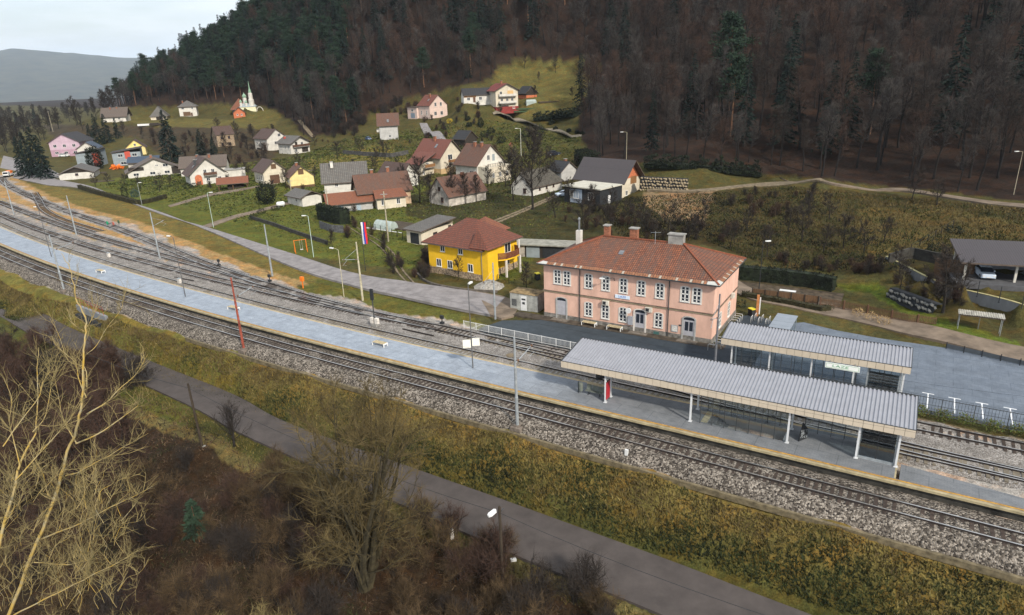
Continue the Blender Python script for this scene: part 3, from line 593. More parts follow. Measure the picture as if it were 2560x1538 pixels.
ribbon('dirt_lane', td([(1560, 464), (1700, 464), (1800, 452), (1900, 446), (2000, 447)]), td([(1560, 457), (1700, 456), (1800, 445), (1900, 439), (2000, 442)]), M_RUT, .1)
ribbon('garden_lane', td([(1190, 279), (1215, 288), (1260, 300), (1330, 317), (1402, 330)]), td([(1188, 273), (1220, 281), (1270, 293), (1335, 311), (1404, 325)]), M_GRAV, .15)
ribbon('pink_house_drive', td([(1012, 298), (1020, 318), (1050, 340)]), td([(1030, 298), (1040, 316), (1078, 340)]), M_ROAD, .18)
ribbon('forest_road', td([(718, 292), (738, 318), (752, 334)]), td([(726, 290), (748, 316), (760, 331)]), M_RUT, .2)
ribbon('side_lane', td([(487, 547), (560, 522), (610, 510), (680, 492), (760, 476)]), td([(505, 550), (575, 525), (620, 514), (690, 495), (765, 479)]), M_ROADS, .15)
ribbon('garden_path', td([(405, 497), (500, 470), (560, 460), (640, 446)]), td([(410, 501), (505, 474), (562, 464), (642, 449)]), M_ROADS, .15)
ribbon('yard_apron', td([(0, 405), (60, 418), (110, 434)]), td([(10, 380), (90, 398), (160, 428)]), M_ROAD, .06)
for a, b in (((0, 0), (6, 2)), ((14, -3), (20, -1))):                # two wheel ruts of the field track
    L1 = [(835, 545), (860, 562), (900, 585), (935, 618), (955, 655), (985, 690)]
    ribbon('field_track', [TD(x+a[0], y+a[1])[:2] for x, y in L1], [TD(x+b[0], y+b[1])[:2] for x, y in L1], M_RUT, .13, across=1)
for o in (0, 12): ribbon('orchard_track', td([(1170+o, 540+o*.2), (1260+o, 505), (1340+o, 470)]), td([(1173+o, 542+o*.2), (1263+o, 507), (1343+o, 472)]), M_RUT, .13, across=1)
# ------------------------------------------------------------------ houses
PL = lambda n, c, v=.08: M('render '+n, c, .9, v, .7, bump=.08, bscale=9)
W_WHITE = PL('white', (.533, .507, .456), .1); W_CREAM = PL('cream', (.533, .473, .370), .1); W_GREY = PL('grey', (.396, .387, .370), .12); W_PINK = PL('pink', (.568, .430, .370), .08)
W_LILAC = PL('lilac', (.447, .327, .387), .08); W_LILAC2 = PL('lilac dark', (.361, .232, .284), .08); W_SLATE = PL('slate', (.232, .267, .284), .1); W_RED = PL('red', (.430, .077, .052), .1)
W_YPALE = PL('pale yellow', (.66, .53, .24), .1); W_TAN = PL('tan', (.42, .30, .20), .25); W_OLD = PL('old plaster', (.42, .38, .33), .3); W_STONE = M('rubble stone', (.32, .24, .16), .95, .45, 3, bump=.5)
W_BRICK = M('orange brick', (.48, .15, .07), .9, .25, 4, bump=.2); W_DARK = M('dark boards', (.04, .032, .026), .9, .35, 3, bump=.3, stretch=(6, 6, .5)); W_TIMB = M('brown boards', (.13, .075, .04), .85, .3, 3, bump=.2, stretch=(8, 8, .4))
W_BLACK = M('black cladding', (.022, .024, .027), .8, .2, 3); W_YEL = M('render strong yellow', (.68, .40, .015), .85, .06, .8, bump=.06, bscale=9)
R_RED = MTILE('tile red', (.185, .056, .034), (.151, .045, .028), stain=.2); R_ORG = MTILE('tile orange', (.235, .081, .036), (.196, .062, .028), stain=.3); R_BRN = MTILE('tile brown', (.095, .048, .034), (.067, .034, .025), stain=.55)
R_RUST = MTILE('tile rust', (.151, .064, .036), (.112, .048, .028), stain=.65); R_DARK = MTILE('tile dark', (.031, .028, .031), (.022, .021, .024), stain=.2, dark=.7); R_GREY = MTILE('slab grey', (.151, .140, .123), (.112, .106, .098), .5, .5, stain=.6)
R_MET = MTILE('sheet brown', (.048, .038, .040), (.044, .035, .037), .28, 4., stain=.12, dark=.45, rough=.5); R_BLUE = MTILE('sheet blue', (.034, .056, .090), (.031, .050, .084), .4, 3., stain=.15, rough=.5); R_CRIM = MTILE('tile crimson', (.202, .034, .025), (.168, .028, .022), stain=.12)
R_TAN = MTILE('tile tan', (.140, .106, .084), (.112, .084, .067), stain=.4); R_BLK = MTILE('felt black', (.020, .020, .022), (.017, .017, .019), 1., 1., stain=.1, dark=.8)
M_WFR = M('window frame white', (.66, .65, .62), .5, .04, 2); M_WBR = M('window frame brown', (.10, .05, .03), .6, .2, 3); M_PANE = MGLASS('window glass'); M_TRIM = M('roof board', (.10, .075, .06), .8, .2, 2)
M_CHB = M('chimney brick', (.26, .105, .06), .9, .25, 4); M_CONC = M('concrete', (.26, .25, .23), .9, .18, 1.2, bump=.15, space='World'); M_WOOD = M('balcony wood', (.22, .11, .045), .7, .2, 3, stretch=(5, 5, .6)); M_ZINC = M('zinc gutter', (.20, .21, .22), .5, .15, 2, metal=.4)
M_WHM = M('white metal', (.62, .62, .61), .45, .06, 2); M_DKM = M('dark metal', (.045, .048, .05), .6, .2, 3); M_GRM = M('galvanised steel', (.33, .355, .37), .5, .15, 2.5, metal=.35)
_WC = {}
def window(parent, u, zc, w, h, wall='AC', D=0, frame=None, sill=True, grid=(2, 1), off=.0, surround=None, name='window'):
    frame = frame or M_WFR; key = (round(w, 2), round(h, 2), frame.name, sill, grid, surround.name if surround else '')
    if key not in _WC:
        mb = MB(); b = .075*min(1, w/1.); x0, x1, z0, z1 = -w/2, w/2, -h/2, h/2
        for q in ((x0, z0, x1, z0+b), (x0, z1-b, x1, z1), (x0, z0+b, x0+b, z1-b), (x1-b, z0+b, x1, z1-b)): mb.box(q[0], -.055, q[1], q[2], .02, q[3])
        for i in range(1, grid[0]):
            xx = x0+(x1-x0)*i/grid[0]; mb.box(xx-.035, -.052, z0+b, xx+.035, .02, z1-b)
        for i in range(1, grid[1]):
            zz = z0+(z1-z0)*i/grid[1]; mb.box(x0+b, -.05, zz-.03, x1-b, .02, zz+.03)
        if sill: mb.box(x0-.08, -.16, z0-.07, x1+.08, .0, z0-.002)
        o = mb.build(name, frame); p = MB().face([(x0+b, -.022, z0+b), (x1-b, -.022, z0+b), (x1-b, -.022, z1-b), (x0+b, -.022, z1-b)]).build('pane', M_PANE, o); _WC[key] = (o.data, p.data); p.parent = o
    else:
        a, c = _WC[key]; o = bpy.data.objects.new(name, a); COL.objects.link(o); p = bpy.data.objects.new('pane', c); COL.objects.link(p); p.parent = o
    o.parent = parent
    if wall == 'AC': o.location = (u, -.004-off, zc)
    elif wall == 'AB': o.location = (-.004-off, u, zc); o.rotation_euler = (0, 0, R(-90))
    return o
def balcony(root, x0, x1, z, mat, depth=1.1, wall='AC', hgt=.95, slab_m=None):
    mb = MB()
    T_ = (lambda a, b, c: (a, b, c)) if wall == 'AC' else (lambda a, b, c: (b, a, c))
    def bx(a0, b0, c0, a1, b1, c1, mi=0):
        p, q = T_(a0, b0, c0), T_(a1, b1, c1); mb.box(min(p[0], q[0]), min(p[1], q[1]), c0, max(p[0], q[0]), max(p[1], q[1]), c1, mi)
    bx(x0, -depth, z-.16, x1, -.005, z, 1); bx(x0, -depth, z+.1, x1, -depth+.06, z+hgt); bx(x0, -depth+.06, z+.1, x0+.06, -.01, z+hgt); bx(x1-.06, -depth+.06, z+.1, x1, -.01, z+hgt)
    return mb.build('balcony', [mat, slab_m or M_CONC], root)
def roof_mesh(W, D, h, rise, ridge, oh, og, th=.2, x0=0., hipf=0., hipb=0.):
    """two slopes (ridge 'y': along D), optional hipped ends; returns MB with tile UVs, underside and verges in material 1"""
    mb = MB(); w = W if ridge == 'y' else D; d = D if ridge == 'y' else W
    sl = rise/(w/2); xo = oh; e = h-sl*xo
    A = lambda x, y, z: (x, y, z) if ridge == 'y' else (y, x, z)
    L_ = math.hypot(w/2+xo, rise+sl*xo); y0, y1 = -og, d+og; r0 = y0+(hipf*(w/2+xo) if hipf else 0); r1 = y1-(hipb*(w/2+xo) if hipb else 0); zr = h+rise
    def quad(pts, uv, mi=0):
        n = np.cross(np.array(pts[1])-np.array(pts[0]), np.array(pts[2])-np.array(pts[0]))
        if n[2] < 0: pts = pts[::-1]; uv = uv[::-1]
        mb.face(pts, mi, uv); mb.face([(p[0], p[1], p[2]-th) for p in pts[::-1]], 1)
    for sx in (-1, 1):
        xe = w/2+sx*(w/2+xo); xm = w/2
        quad([A(xe, y0, e), A(xe, y1, e), A(xm, r1, zr), A(xm, r0, zr)], [(y0, 0), (y1, 0), (r1, L_), (r0, L_)])
    for hf, ye, ri in ((hipf, y0, r0), (hipb, y1, r1)):
        if hf: quad([A(-xo, ye, e), A(w+xo, ye, e), A(w/2, ri, zr)], [(0, 0), (w+2*xo, 0), (w/2+xo, L_)])
    bd = [A(-xo, y0, e), A(w/2, y0, zr), A(w+xo, y0, e), A(w+xo, y1, e), A(w/2, y1, zr), A(-xo, y1, e)]
    if hipf: bd[1] = None
    if hipb: bd[4] = None
    bd = [b for b in bd if b]
    for i in range(len(bd)):
        p, q = bd[i], bd[(i+1) % len(bd)]; mb.face([p, q, (q[0], q[1], q[2]-th), (p[0], p[1], p[2]-th)], 1)
    return mb
def house(key, label, wall, roof, ridge='y', rise=4., oh=.6, og=.5, ac=(), ab=(), chim=(), cat='house', gable=None, kind='gable', name='house', base=None, hip=(0, 0), frame=None, plinth=None, group=None, z_drop=1.2, sky=()):
    h = HOUSE[key]; W, D, H_ = h['W'], h['D'], h['h']
    root = thing(name, label, cat, (h['x'], h['y'], h['z']), h['yaw'], group)
    mb = MB(); gi = 1 if gable else 0
    for p, q in (((0, 0), (W, 0)), ((W, 0), (W, D)), ((W, D), (0, D)), ((0, D), (0, 0))): mb.face([(*p, -z_drop), (*q, -z_drop), (*q, H_), (*p, H_)])
    mb.face([(0, 0, H_-.02), (W, 0, H_-.02), (W, D, H_-.02), (0, D, H_-.02)])
    if kind == 'gable' and rise > 0:
        if ridge == 'y':
            for y, f in ((0, hip[0]), (D, hip[1])):
                if not f: t = [(0, y, H_), (W, y, H_), (W/2, y, H_+rise-.1)]; mb.face(t if y == 0 else t[::-1], gi)
        else:
            for x, f in ((0, hip[0]), (W, hip[1])):
                if not f: t = [(x, D, H_), (x, 0, H_), (x, D/2, H_+rise-.1)]; mb.face(t if x == 0 else t[::-1], gi)
    wl = mb.build('wall', [wall, gable] if gable else wall, root)
    if plinth: MB().box(-.05, -.05, -z_drop, W+.05, D+.05, plinth[0]).build('plinth', plinth[1], root)
    if kind == 'gable': rf = roof_mesh(W, D, H_, rise, ridge, oh, og, hipf=hip[0], hipb=hip[1]).build('roof', [roof, M_TRIM], root)
    elif kind == 'flat': rf = MB().box(-oh, -oh, H_, W+oh, D+oh, H_+.25).build('roof', roof, root)
    else:                                                            # mono-pitch: rises towards the back ('y') or the right ('x')
        m2 = MB(); P4 = [(-oh, -og), (W+oh, -og), (W+oh, D+og), (-oh, D+og)]; zf = lambda p: H_+.02+(rise*(p[1]+og)/(D+2*og) if ridge == 'y' else rise*(p[0]+oh)/(W+2*oh))
        m2.face([(p[0], p[1], zf(p)+.2) for p in P4], 0, [(p[0], p[1]) for p in P4]); m2.face([(p[0], p[1], zf(p)) for p in P4[::-1]], 1)
        for i in range(4):
            p, q = P4[i], P4[(i+1) % 4]; m2.face([(*p, zf(p)), (*q, zf(q)), (*q, zf(q)+.2), (*p, zf(p)+.2)], 1)
        rf = m2.build('roof', [roof, M_TRIM], root)
        m3 = MB(); zz = lambda x, y: H_+(rise*y/D if ridge == 'y' else rise*x/W)
        m3.face([(0, D, H_), (0, 0, H_), (0, 0, zz(0, 0)), (0, D, zz(0, D))]); m3.face([(W, 0, H_), (W, D, H_), (W, D, zz(W, D)), (W, 0, zz(W, 0))]); m3.face([(W, D, H_), (0, D, H_), (0, D, zz(0, D)), (W, D, zz(W, D))]); m3.build('upper_wall', gable or wall, root)
    for c in chim:
        x, y, z0, hh = c[:4]; m = c[4] if len(c) > 4 else M_CHB; o = MB().box(x-.35, y-.35, z0, x+.35, y+.35, z0+hh, 0).box(x-.45, y-.45, z0+hh, x+.45, y+.45, z0+hh+.12, 1).build('chimney', [m, M_CONC], rf)
    for x, y, z, dx, dz in sky: MB().ob((x, y, z), (.4, 0, 0) if ridge == 'x' else (0, .4, 0), (dx, 0, dz) if ridge == 'y' else (0, dx, dz), (0, 0, .06)).build('skylight', M_ZINC, rf)
    for wl_, lst in (('AC', ac), ('AB', ab)):
        for t in lst:
            k = t[0]
            if k == 'w': window(root, t[1], t[2], t[3], t[4], wl_, frame=frame, grid=t[5] if len(t) > 5 else (2, 1))
            elif k == 'd':
                u, w, hh = t[1:4]; m = t[4] if len(t) > 4 else M_WBR
                b = MB(); (b.box(u-w/2, -.04, .0, u+w/2, .02, hh) if wl_ == 'AC' else b.box(-.04, u-w/2, 0, .02, u+w/2, hh)); b.build(t[5] if len(t) > 5 else 'door', m, root)
            elif k == 'b': balcony(root, t[1], t[2], t[3], t[4], wall=wl_)
            elif k == 'p':
                u0, z0, u1, z1, m = t[1:6]; b = MB(); (b.box(u0, -.03, z0, u1, .02, z1) if wl_ == 'AC' else b.box(-.03, u0, z0, .02, u1, z1)); b.build('wall_panel', m, root)
    return root
def rowy(us, z, w=1., h=1.25, **k): return [('w', u, z, w, h) for u in us]
house('greyroof', 'white two-storey farmhouse with a long weathered grey slate roof', W_WHITE, R_GREY, 'x', 4.2, .6, .7, ac=rowy([3.2, 7.6], 4.1, .8, .8)+rowy([3.6, 7.8], 1.5, 1.2, .9), chim=[(2.4, 3, 8.3, 1.6, W_WHITE)])
r = house('longh', 'long low outbuilding with a clean orange tiled roof and pale blue doors', W_GREY, R_ORG, 'x', 1.9, .7, 1.0, ab=rowy([2.6], 1.5, .9, 1.3), ac=[('d', 2.5, 1.1, 2., M('door pale blue', (.30, .37, .42), .7, .15, 3)), ('d', 6.8, 1.1, 2., MATS.get('door pale blue', W_GREY)), ('d', 8.9, .9, 1.6, W_GREY)], cat='outbuilding', name='outbuilding')
r = house('farm', 'old farmhouse with a rusty brown tiled roof, two chimneys and peeling plaster', W_TAN, R_RUST, 'x', 3.6, .7, .6, ac=rowy([1.7], 2.9, 1., 1.3)+rowy([2.], .6, 1., .6), ab=rowy([3.5], 4.8, .8, .9), chim=[(4.4, 4.2, 7.2, 1.5), (8.6, 4.4, 7.2, 1.8)], gable=W_TIMB)
MB().box(3.6, -3.4, -1, 10.8, -.02, 2.9).build('porch_wall', W_CREAM, r); m2 = MB(); m2.face([(3.1, -4.0, 2.7), (11.3, -4.0, 2.7), (10.9, .1, 4.3), (3.5, .1, 4.3)], 0, [(0, 0), (8, 0), (8, 4.4), (0, 4.4)]); m2.face([(3.5, .1, 4.1), (10.9, .1, 4.1), (11.3, -4., 2.5), (3.1, -4., 2.5)], 1); m2.face([(3.1, -4, 2.5), (11.3, -4, 2.5), (11.3, -4, 2.7), (3.1, -4, 2.7)], 1); m2.build('porch_roof', [R_ORG, M_TRIM], r)
for u in (5.1, 8.9): o = window(r, u, 1.6, .9, 1.4); o.location.y = -3.41
house('shed', 'small white shed with a flat-pitched grey roof beside the orange roofed outbuilding', W_WHITE, R_GREY, 'y', 1.2, .7, .5, gable=W_DARK, ab=rowy([3], 1.6, .7, 1.1), cat='shed', name='shed')
house('yelbarn', 'small pale yellow house with a half orange half brown roof', W_YPALE, R_RUST, 'y', 2.9, .5, .5, ac=[('p', 2.6, 3.9, 4.2, 5.6, W_TIMB)], ab=rowy([2.2], 2., .8, 1.), chim=[(3.2, 4, 6., 1.)], plinth=(.7, W_TIMB), gable=W_YPALE)
house('small14', 'small cream house with a dark brown roof and a big brown garage door', W_CREAM, R_BRN, 'y', 3., .6, .7, ac=[('d', 3.4, 3., 2.7), ('p', 2.7, 4.5, 4.3, 6., W_TIMB)], ab=rowy([2, 4, 6], 1.9, 1.2, 1.6))
r = house('redroof', 'cream house with a broad red tiled roof and wooden balconies', W_CREAM, R_RED, 'y', 4.4, .8, .8, ac=[('w', 4.2, 4.6, 1.9, 1.6), ('b', 3.4, 7.6, 3., M_WOOD), ('d', 3.2, 1.2, 2.)], chim=[(4.2, 6, 9., 1.6)], plinth=(1.5, M('ochre base', (.48, .33, .17), .9, .15, 1)), sky=[(2.6, 4, 7.95, .5, .46)])
MB().box(-5.4, 3, -1.4, -.02, 9, 3.6).build('wing_wall', W_CREAM, r); m2 = MB(); m2.face([(-6.3, 2.3, 3.3), (.6, 2.3, 6.25), (.6, 9.6, 6.25), (-6.3, 9.6, 3.3)], 0, [(0, 0), (0, 7.6), (7.3, 7.6), (7.3, 0)]); m2.face([(-6.3, 9.6, 3.1), (.6, 9.6, 6.05), (.6, 2.3, 6.05), (-6.3, 2.3, 3.1)], 1); m2.face([(-6.3, 2.3, 3.1), (.6, 2.3, 6.05), (.6, 2.3, 6.25), (-6.3, 2.3, 3.3)], 1); m2.build('wing_roof', [R_RED, M_TRIM], r)
m2 = MB().box(-4.6, 1.9, 2.1, -.4, 2.98, 2.25, 1).box(-4.6, 1.9, 2.25, -.4, 1.98, 3.2); m2.build('balcony', [M_WOOD, M_CONC], r); o = window(r, -2.6, 3., 1., 1.2); o.location.y = 2.99; o = window(r, -4.4, .9, .9, 1., 'AC'); o.location.y = 2.99
r = house('brownred', 'pale grey house with a steep mottled brown red roof, twin chimneys and a terrace', W_WHITE, R_RUST, 'y', 5., .7, .6, ac=[('w', 4.6, 6.7, 1.1, 1.5), ('d', 2, .9, .1), ('p', 6.2, 5.6, 7.2, 7.5, W_SLATE)]+rowy([3, 6, 8.6], 2.2, .9, 1.1), ab=rowy([2.4], 2.6, 1.5, 1.4), chim=[(4.7, 2.6, 9.3, 1.6), (4.7, 5.4, 9.3, 1.6)])
MB().box(.3, -4.2, -1.5, 9.6, -.02, 4.6).build('terrace_wall', W_CREAM, r); m2 = MB()
for u in np.arange(.4, 9.6, .92): m2.box(u-.03, -4.18, 4.6, u+.03, -4.12, 5.5)
m2.box(.3, -4.2, 5.44, 9.6, -4.1, 5.52); m2.build('railing', M_DKM, r)
for u in (2.2, 5, 7.8): o = window(r, u, 2.3, .9, 1.2); o.location.y = -4.21
r = house('pink', 'pale pink hillside house with a red roof below the forest edge', W_PINK, R_RED, 'y', 4.3, .5, .5, ac=rowy([3.3, 7], 1.9, 1.5, 1.7)+rowy([3.6, 6.8], 5.9, 1.2, 1.7), ab=rowy([2.2, 6], 2.4, .8, 1.9), chim=[(4, 4, 9., 1.5)], sky=[(2.2, 3, 7.9, .5, .4)])
MB().box(-.9, 8.4, -1, 5, 15.5, 4.6).box(-1.3, 8.2, 4.6, 5.2, 15.9, 4.85, 1).build('garage_wing', [W_PINK, M_TRIM], r); o = window(r, 11.6, 3.4, 1.7, 1., 'AB'); o.location.x = -.91
MB().box(-.96, 10, 0, -.88, 13, 2.2).build('garage_door', M('door blue grey', (.20, .25, .30), .6, .1, 2), r)
r = house('tall3', 'tall three-storey cream house with a crimson roof and two white balconies', W_CREAM, R_CRIM, 'y', 2.5, .9, .9, ac=[('b', 1.2, 8.8, 2.9, W_WHITE), ('b', 1.2, 8.8, 5.6, W_WHITE), ('p', 5.2, 5.7, 7.8, 7.8, M('plywood', (.55, .36, .16), .9, .1, 2)), ('d', 4, 3, 2., W_BLACK, 'garage_door')]+rowy([2.6, 5, 7.2], 4.1, 1.1, 1.4)+rowy([2.3], 6.9, 1.1, 1.4)+rowy([7.8], 1.2, 1, 1.), ab=rowy([5.5], 3.8, .8, 1.2)+rowy([5.5], 6.6, .8, 1.2), chim=[(4.2, 4, 9.6, 2.)], plinth=(1.6, M('base dark red', (.22, .035, .03), .8, .15, 1)))
r = house('tile', 'grey hillside house with a russet roof and a white balcony on its left gable', W_GREY, R_RUST, 'x', 4., .7, .9, ab=[('b', .8, 7.6, 2.7, W_WHITE)]+rowy([2, 4.2, 6.4], 3.9, 1., 1.5)+rowy([4.2], 6.6, .9, 1.2)+[('d', 3, 1.6, 2.2), ('d', 6, 2.2, 2.2)], ac=rowy([4], 1, 1, .9), sky=[(3.6, .9, 6.9, .5, .45)])
house('white12', 'white two-storey house with a dull maroon roof on the hillside', W_WHITE, R_BRN, 'y', 3.6, .5, .6, ac=rowy([6.2], 6.1, 1.4, 1.3)+rowy([4.3], 2.9, 1.6, 1.3), ab=rowy([2.4, 5.2, 8], 3., 1.2, 1.6)+[('d', 2, 1.2, 1.9), ('p', 5, -.8, 9, .9, W_DARK)])
house('balc', 'white house with a mossy grey roof and a shaded balcony across its gable', W_WHITE, R_GREY, 'y', 2.5, .8, 1.2, ac=[('b', 1, 9, 2.7, M_WBR), ('p', 2.4, 2.75, 3.6, 4.8, W_DARK)]+rowy([5.8], 3.9, 1.2, 1.2)+rowy([2.6], 1.2, 1.2, 1.2)+[('p', 5.5, .2, 8.6, 2.1, W_DARK)], ab=rowy([1.4, 3.6, 6.6], 2.6, .7, 1.4)+rowy([2.4, 6.2], .1, .8, .7), chim=[(2.6, 7, 5.6, 1.2, W_RED)])
r = house('lilac', 'large lilac pink house with a charcoal roof and three rows of windows', W_LILAC, R_DARK, 'y', 3.6, .7, .7, ac=rowy([2.4, 6.5, 10.6], 4.6, 1.4, 1.3)+rowy([2.6, 6.6, 10.6], 1.6, 1.6, 1.)+[('p', .02, -.6, 12.98, 2.9, W_LILAC2)], ab=rowy([4], 4.8, 1.2, 1.2)+rowy([4], 1.5, 1.1, 1.1))
for o in r.children:
    if o.name.startswith('window') and o.location.z < 3: o.location.y -= .03
house('grey20', 'grey and red mono-pitch house, left of the dark cypress', W_SLATE, R_DARK, 'x', 1.3, .6, .6, kind='shed', gable=W_SLATE, ac=[('p', 6.2, -.5, 8.98, 5.35, W_RED)]+rowy([4.6], 4., 2., 1.4)+rowy([5.], 1., 2., 1.2), ab=[('p', .05, 0, 7.9, 5.3, W_LILAC2)])
house('grey20b', 'grey and red mono-pitch house, right of the dark cypress', W_SLATE, R_DARK, 'x', 1.5, .6, .6, kind='shed', gable=W_SLATE, ac=[('p', 4.6, 2.6, 6.7, 5.6, W_RED)]+rowy([3., 8.2], 4.1, 1.8, 1.2)+rowy([3.6], 1., 2., 1.1), ab=[('p', .05, 0, 7.9, 5.3, W_LILAC2)])
house('low18', 'broad low white house with a wide tan roof behind the hedged garden', W_WHITE, R_TAN, 'y', 4.2, .9, .8, ac=rowy([12.6], 3.6, 1.7, 1.)+rowy([9.8], 3.8, 1., .5)+rowy([2.6, 8, 12.8], 1.1, 1.8, 1.)+[('p', .4, 2.3, 5.4, 3.6, W_DARK), ('p', 14.4, .2, 17.8, 2.9, W_DARK)], chim=[(8.6, 4, 6.2, 1.)])
r = house('gable16', 'white chalet house with a dark brown roof, balcony and arched red doorway', W_WHITE, R_BRN, 'y', 4.7, .9, 1., ac=[('b', 4.2, 8.2, 2.9, M_WBR)]+rowy([4.8, 7.2], 4.1, 1., 1.4)+rowy([5.4, 9], 1.6, 1.1, 1.1)+rowy([5.4], -.2, .9, .5)+[('p', 1.4, .0, 3.6, 2.2, W_BRICK), ('d', 2.5, 1.2, 2.)], ab=rowy([3, 6.4], 1.8, .8, 1.5), chim=[(2.6, 2.2, 6., 1.9, M_DKM)], sky=[(2., 2.4, 5.95, .5, .42), (3.7, 6.4, 7.4, .4, .33)])
MB().lathe([(1.1, 0), (1.1, .06), (0, .06)], 16).build('door_arch', W_BRICK, r).matrix_local = Matrix.Translation((2.5, -.03, 2.2)) @ Matrix.Rotation(R(90), 4, 'X')
house('white3', 'old whitewashed barn with patched grey roof and dark gable beside the spruces', W_WHITE, R_GREY, 'y', 2.2, .5, .7, gable=W_DARK, ac=rowy([5.6], 1.7, 1., .8), cat='barn', name='barn', frame=M_WBR)
r = house('brownroof', 'half-built house with a dark brown sheet roof and an orange brick gable', W_CREAM, R_MET, 'y', 4.3, .7, 1.6, gable=W_BRICK, ac=rowy([2.6], 1.2, .9, 1.2)+[('p', 4.2, 3.1, 6.8, 4.9, M_WOOD)], ab=[('p', 4.6, 3.6, 8.4, 4.5, W_TIMB)]+rowy([3.4], 4., .9, .7)+rowy([9.8], 4., 1.6, .8))
house('annexe', 'black clad annexe with a flat white roof in front of the brick gable', W_BLACK, M('white membrane', (.46, .44, .37), .8, .08, .8), kind='flat', oh=.5, ac=[('d', 3.6, 1., 2., M_WHM)], ab=rowy([2.6, 7], 2., 1.6, 1.7)+[('p', 5.2, .1, 8.8, 3.3, M('blue grey boards', (.30, .35, .42), .8, .1, 2)), ('p', 7.8, 1.0, 8.9, 3., W_WHITE)], cat='annexe', name='annexe')
house('tilecott', 'low rubble walled cottage with a rusty tiled roof among bare fruit trees', W_OLD, R_RUST, 'x', 4., .5, .4, ab=rowy([2.6], 1.4, 1., 1.2)+rowy([3.6], 4., .8, .9), chim=[(7., 3., 6.2, 1.2)], cat='cottage', name='cottage', frame=M_WBR)
house('darkshed', 'black wooden shed on the grassy slope', W_DARK, R_BLK, 'y', 2.6, .5, .5, cat='shed', name='shed')
house('farm24', 'distant white farmhouse with a big straw grey roof at the wood edge', W_WHITE, R_TAN, 'x', 4.6, .9, 1.2, gable=W_DARK, ab=rowy([3, 7], 2.2, 1.2, 1.1), ac=rowy([6, 9], 1.8, 1.2, 1.1), chim=[(4, 4.4, 7.2, 1.2), (7.5, 5, 7.2, 1.2)])
house('hipbarn', 'low barn with a hooded grey green roof between two distant houses', W_CREAM, R_GREY, 'y', 5., .7, .4, hip=(.55, .55), ac=[('p', 3, .0, 6.6, 2.6, W_DARK)], cat='barn', name='barn')
house('h23', 'square white house with a grey pyramid roof on the distant terrace', W_WHITE, R_GREY, 'y', 3., .8, .8, hip=(.9, .9), ac=rowy([2.2], 4.6, 1.4, 1.2)+rowy([7.4], 4.6, 1., 1.2)+[('p', 2, .2, 6., 2.6, W_TIMB), ('d', 6.6, 1., 2.)], ab=rowy([4.5], 4.6, 1, 1.2), chim=[(2.4, 3, 7.6, 1.2)])
house('orange', 'orange brick house with a black roof and round white windows', W_BRICK, R_DARK, 'y', 2.6, .5, .6, ac=rowy([2, 4.2], 1.7, .9, .9), ab=rowy([7], 1.8, 1., .9), sky=[(1.4, 3, 4.35, .3, .26), (1.4, 5.2, 4.35, .3, .26)])
house('redbarn', 'big old barn with a red tiled roof behind the orange brick house', W_DARK, R_ORG, 'y', 5., .9, .5, hip=(.5, .4), cat='barn', name='barn')
house('stone', 'ruined stone house half hidden behind bare trees', W_STONE, R_BRN, 'x', 3., .4, .4, ab=rowy([2.4, 5.4], 3.6, .9, 1.2)+rowy([2.4, 5.4], 1., .9, 1.1), ac=rowy([2, 5], 3.6, .9, 1.2)+rowy([2, 5], 1., .9, 1.1), frame=M_WBR)
house('yel2', 'house with a bright yellow gable behind the grey and red house', W_YPALE, R_BRN, 'y', 3.3, .5, .5, ac=rowy([4], 4.6, 1., 1.1), gable=PL('bright yellow', (.75, .58, .2)))
house('blueroof', 'low workshop with a bluish sheet roof beside an orange digger heap', W_OLD, R_BLUE, 'x', 1.7, .8, .4, ac=[('p', 3.6, 0, 6, 2.4, W_DARK)], cat='workshop', name='workshop')
house('smallwh', 'small white gabled house with a navy roof right of the lilac house', W_WHITE, R_BLUE, 'y', 2.6, .5, .6, ac=[('p', 2.9, 2.4, 4, 4.6, W_DARK), ('p', 5., 3., 7., 4.6, W_DARK)])
house('brown16', 'long house with a faded brown roof behind the white chalet', W_WHITE, R_TAN, 'x', 3.2, .6, .6, ac=rowy([3], 1.6, 1, 1.2), chim=[(5.6, 3.6, 5.8, 1.2), (9.6, 3.6, 5.8, 1.2)])
house('whlow', 'low flat roofed white garage right of the white chalet', W_WHITE, M_CONC, kind='flat', oh=.2, cat='garage', name='garage')
r = house('cottage', 'low whitewashed cottage with a bulky grey thatch-like roof behind the tall bare tree', W_WHITE, M('weathered thatch', (.075, .068, .056), .95, .3, 2, bump=.5), 'x', 3.4, .5, .4, hip=(0, .7), ac=rowy([3, 6, 9], 1.5, .7, .8), ab=rowy([2.6], 1.2, .9, 1.2), cat='cottage', name='cottage', frame=M_WBR)
house('shed2', 'small pale shed with a nearly black roof behind the thatched cottage', W_GREY, R_BLK, 'y', 2.2, .5, .5, cat='shed', name='shed', chim=[(3.6, 2, 4.6, 1.)])
house('darkbarn', 'dark timber barn with brick base behind the crimson roofed house', W_DARK, R_BLK, 'y', 2.3, .8, .6, cat='barn', name='barn', plinth=(1.1, W_BRICK))
house('bluetarp', 'low white house with patched green and black roof left of the crimson roofed house', W_WHITE, R_BLK, 'x', 2.4, .5, .4, ac=[('p', .05, 2., 5.2, 3.15, M_WOOD), ('d', 4.4, 1., 2.)]+rowy([2, 7], 1.5, 1.2, 1.3))
house('barn5', 'barn with a dark brown roof and white gable behind the farmhouse', W_WHITE, R_BRN, 'y', 3., .6, .6, cat='barn', name='barn')
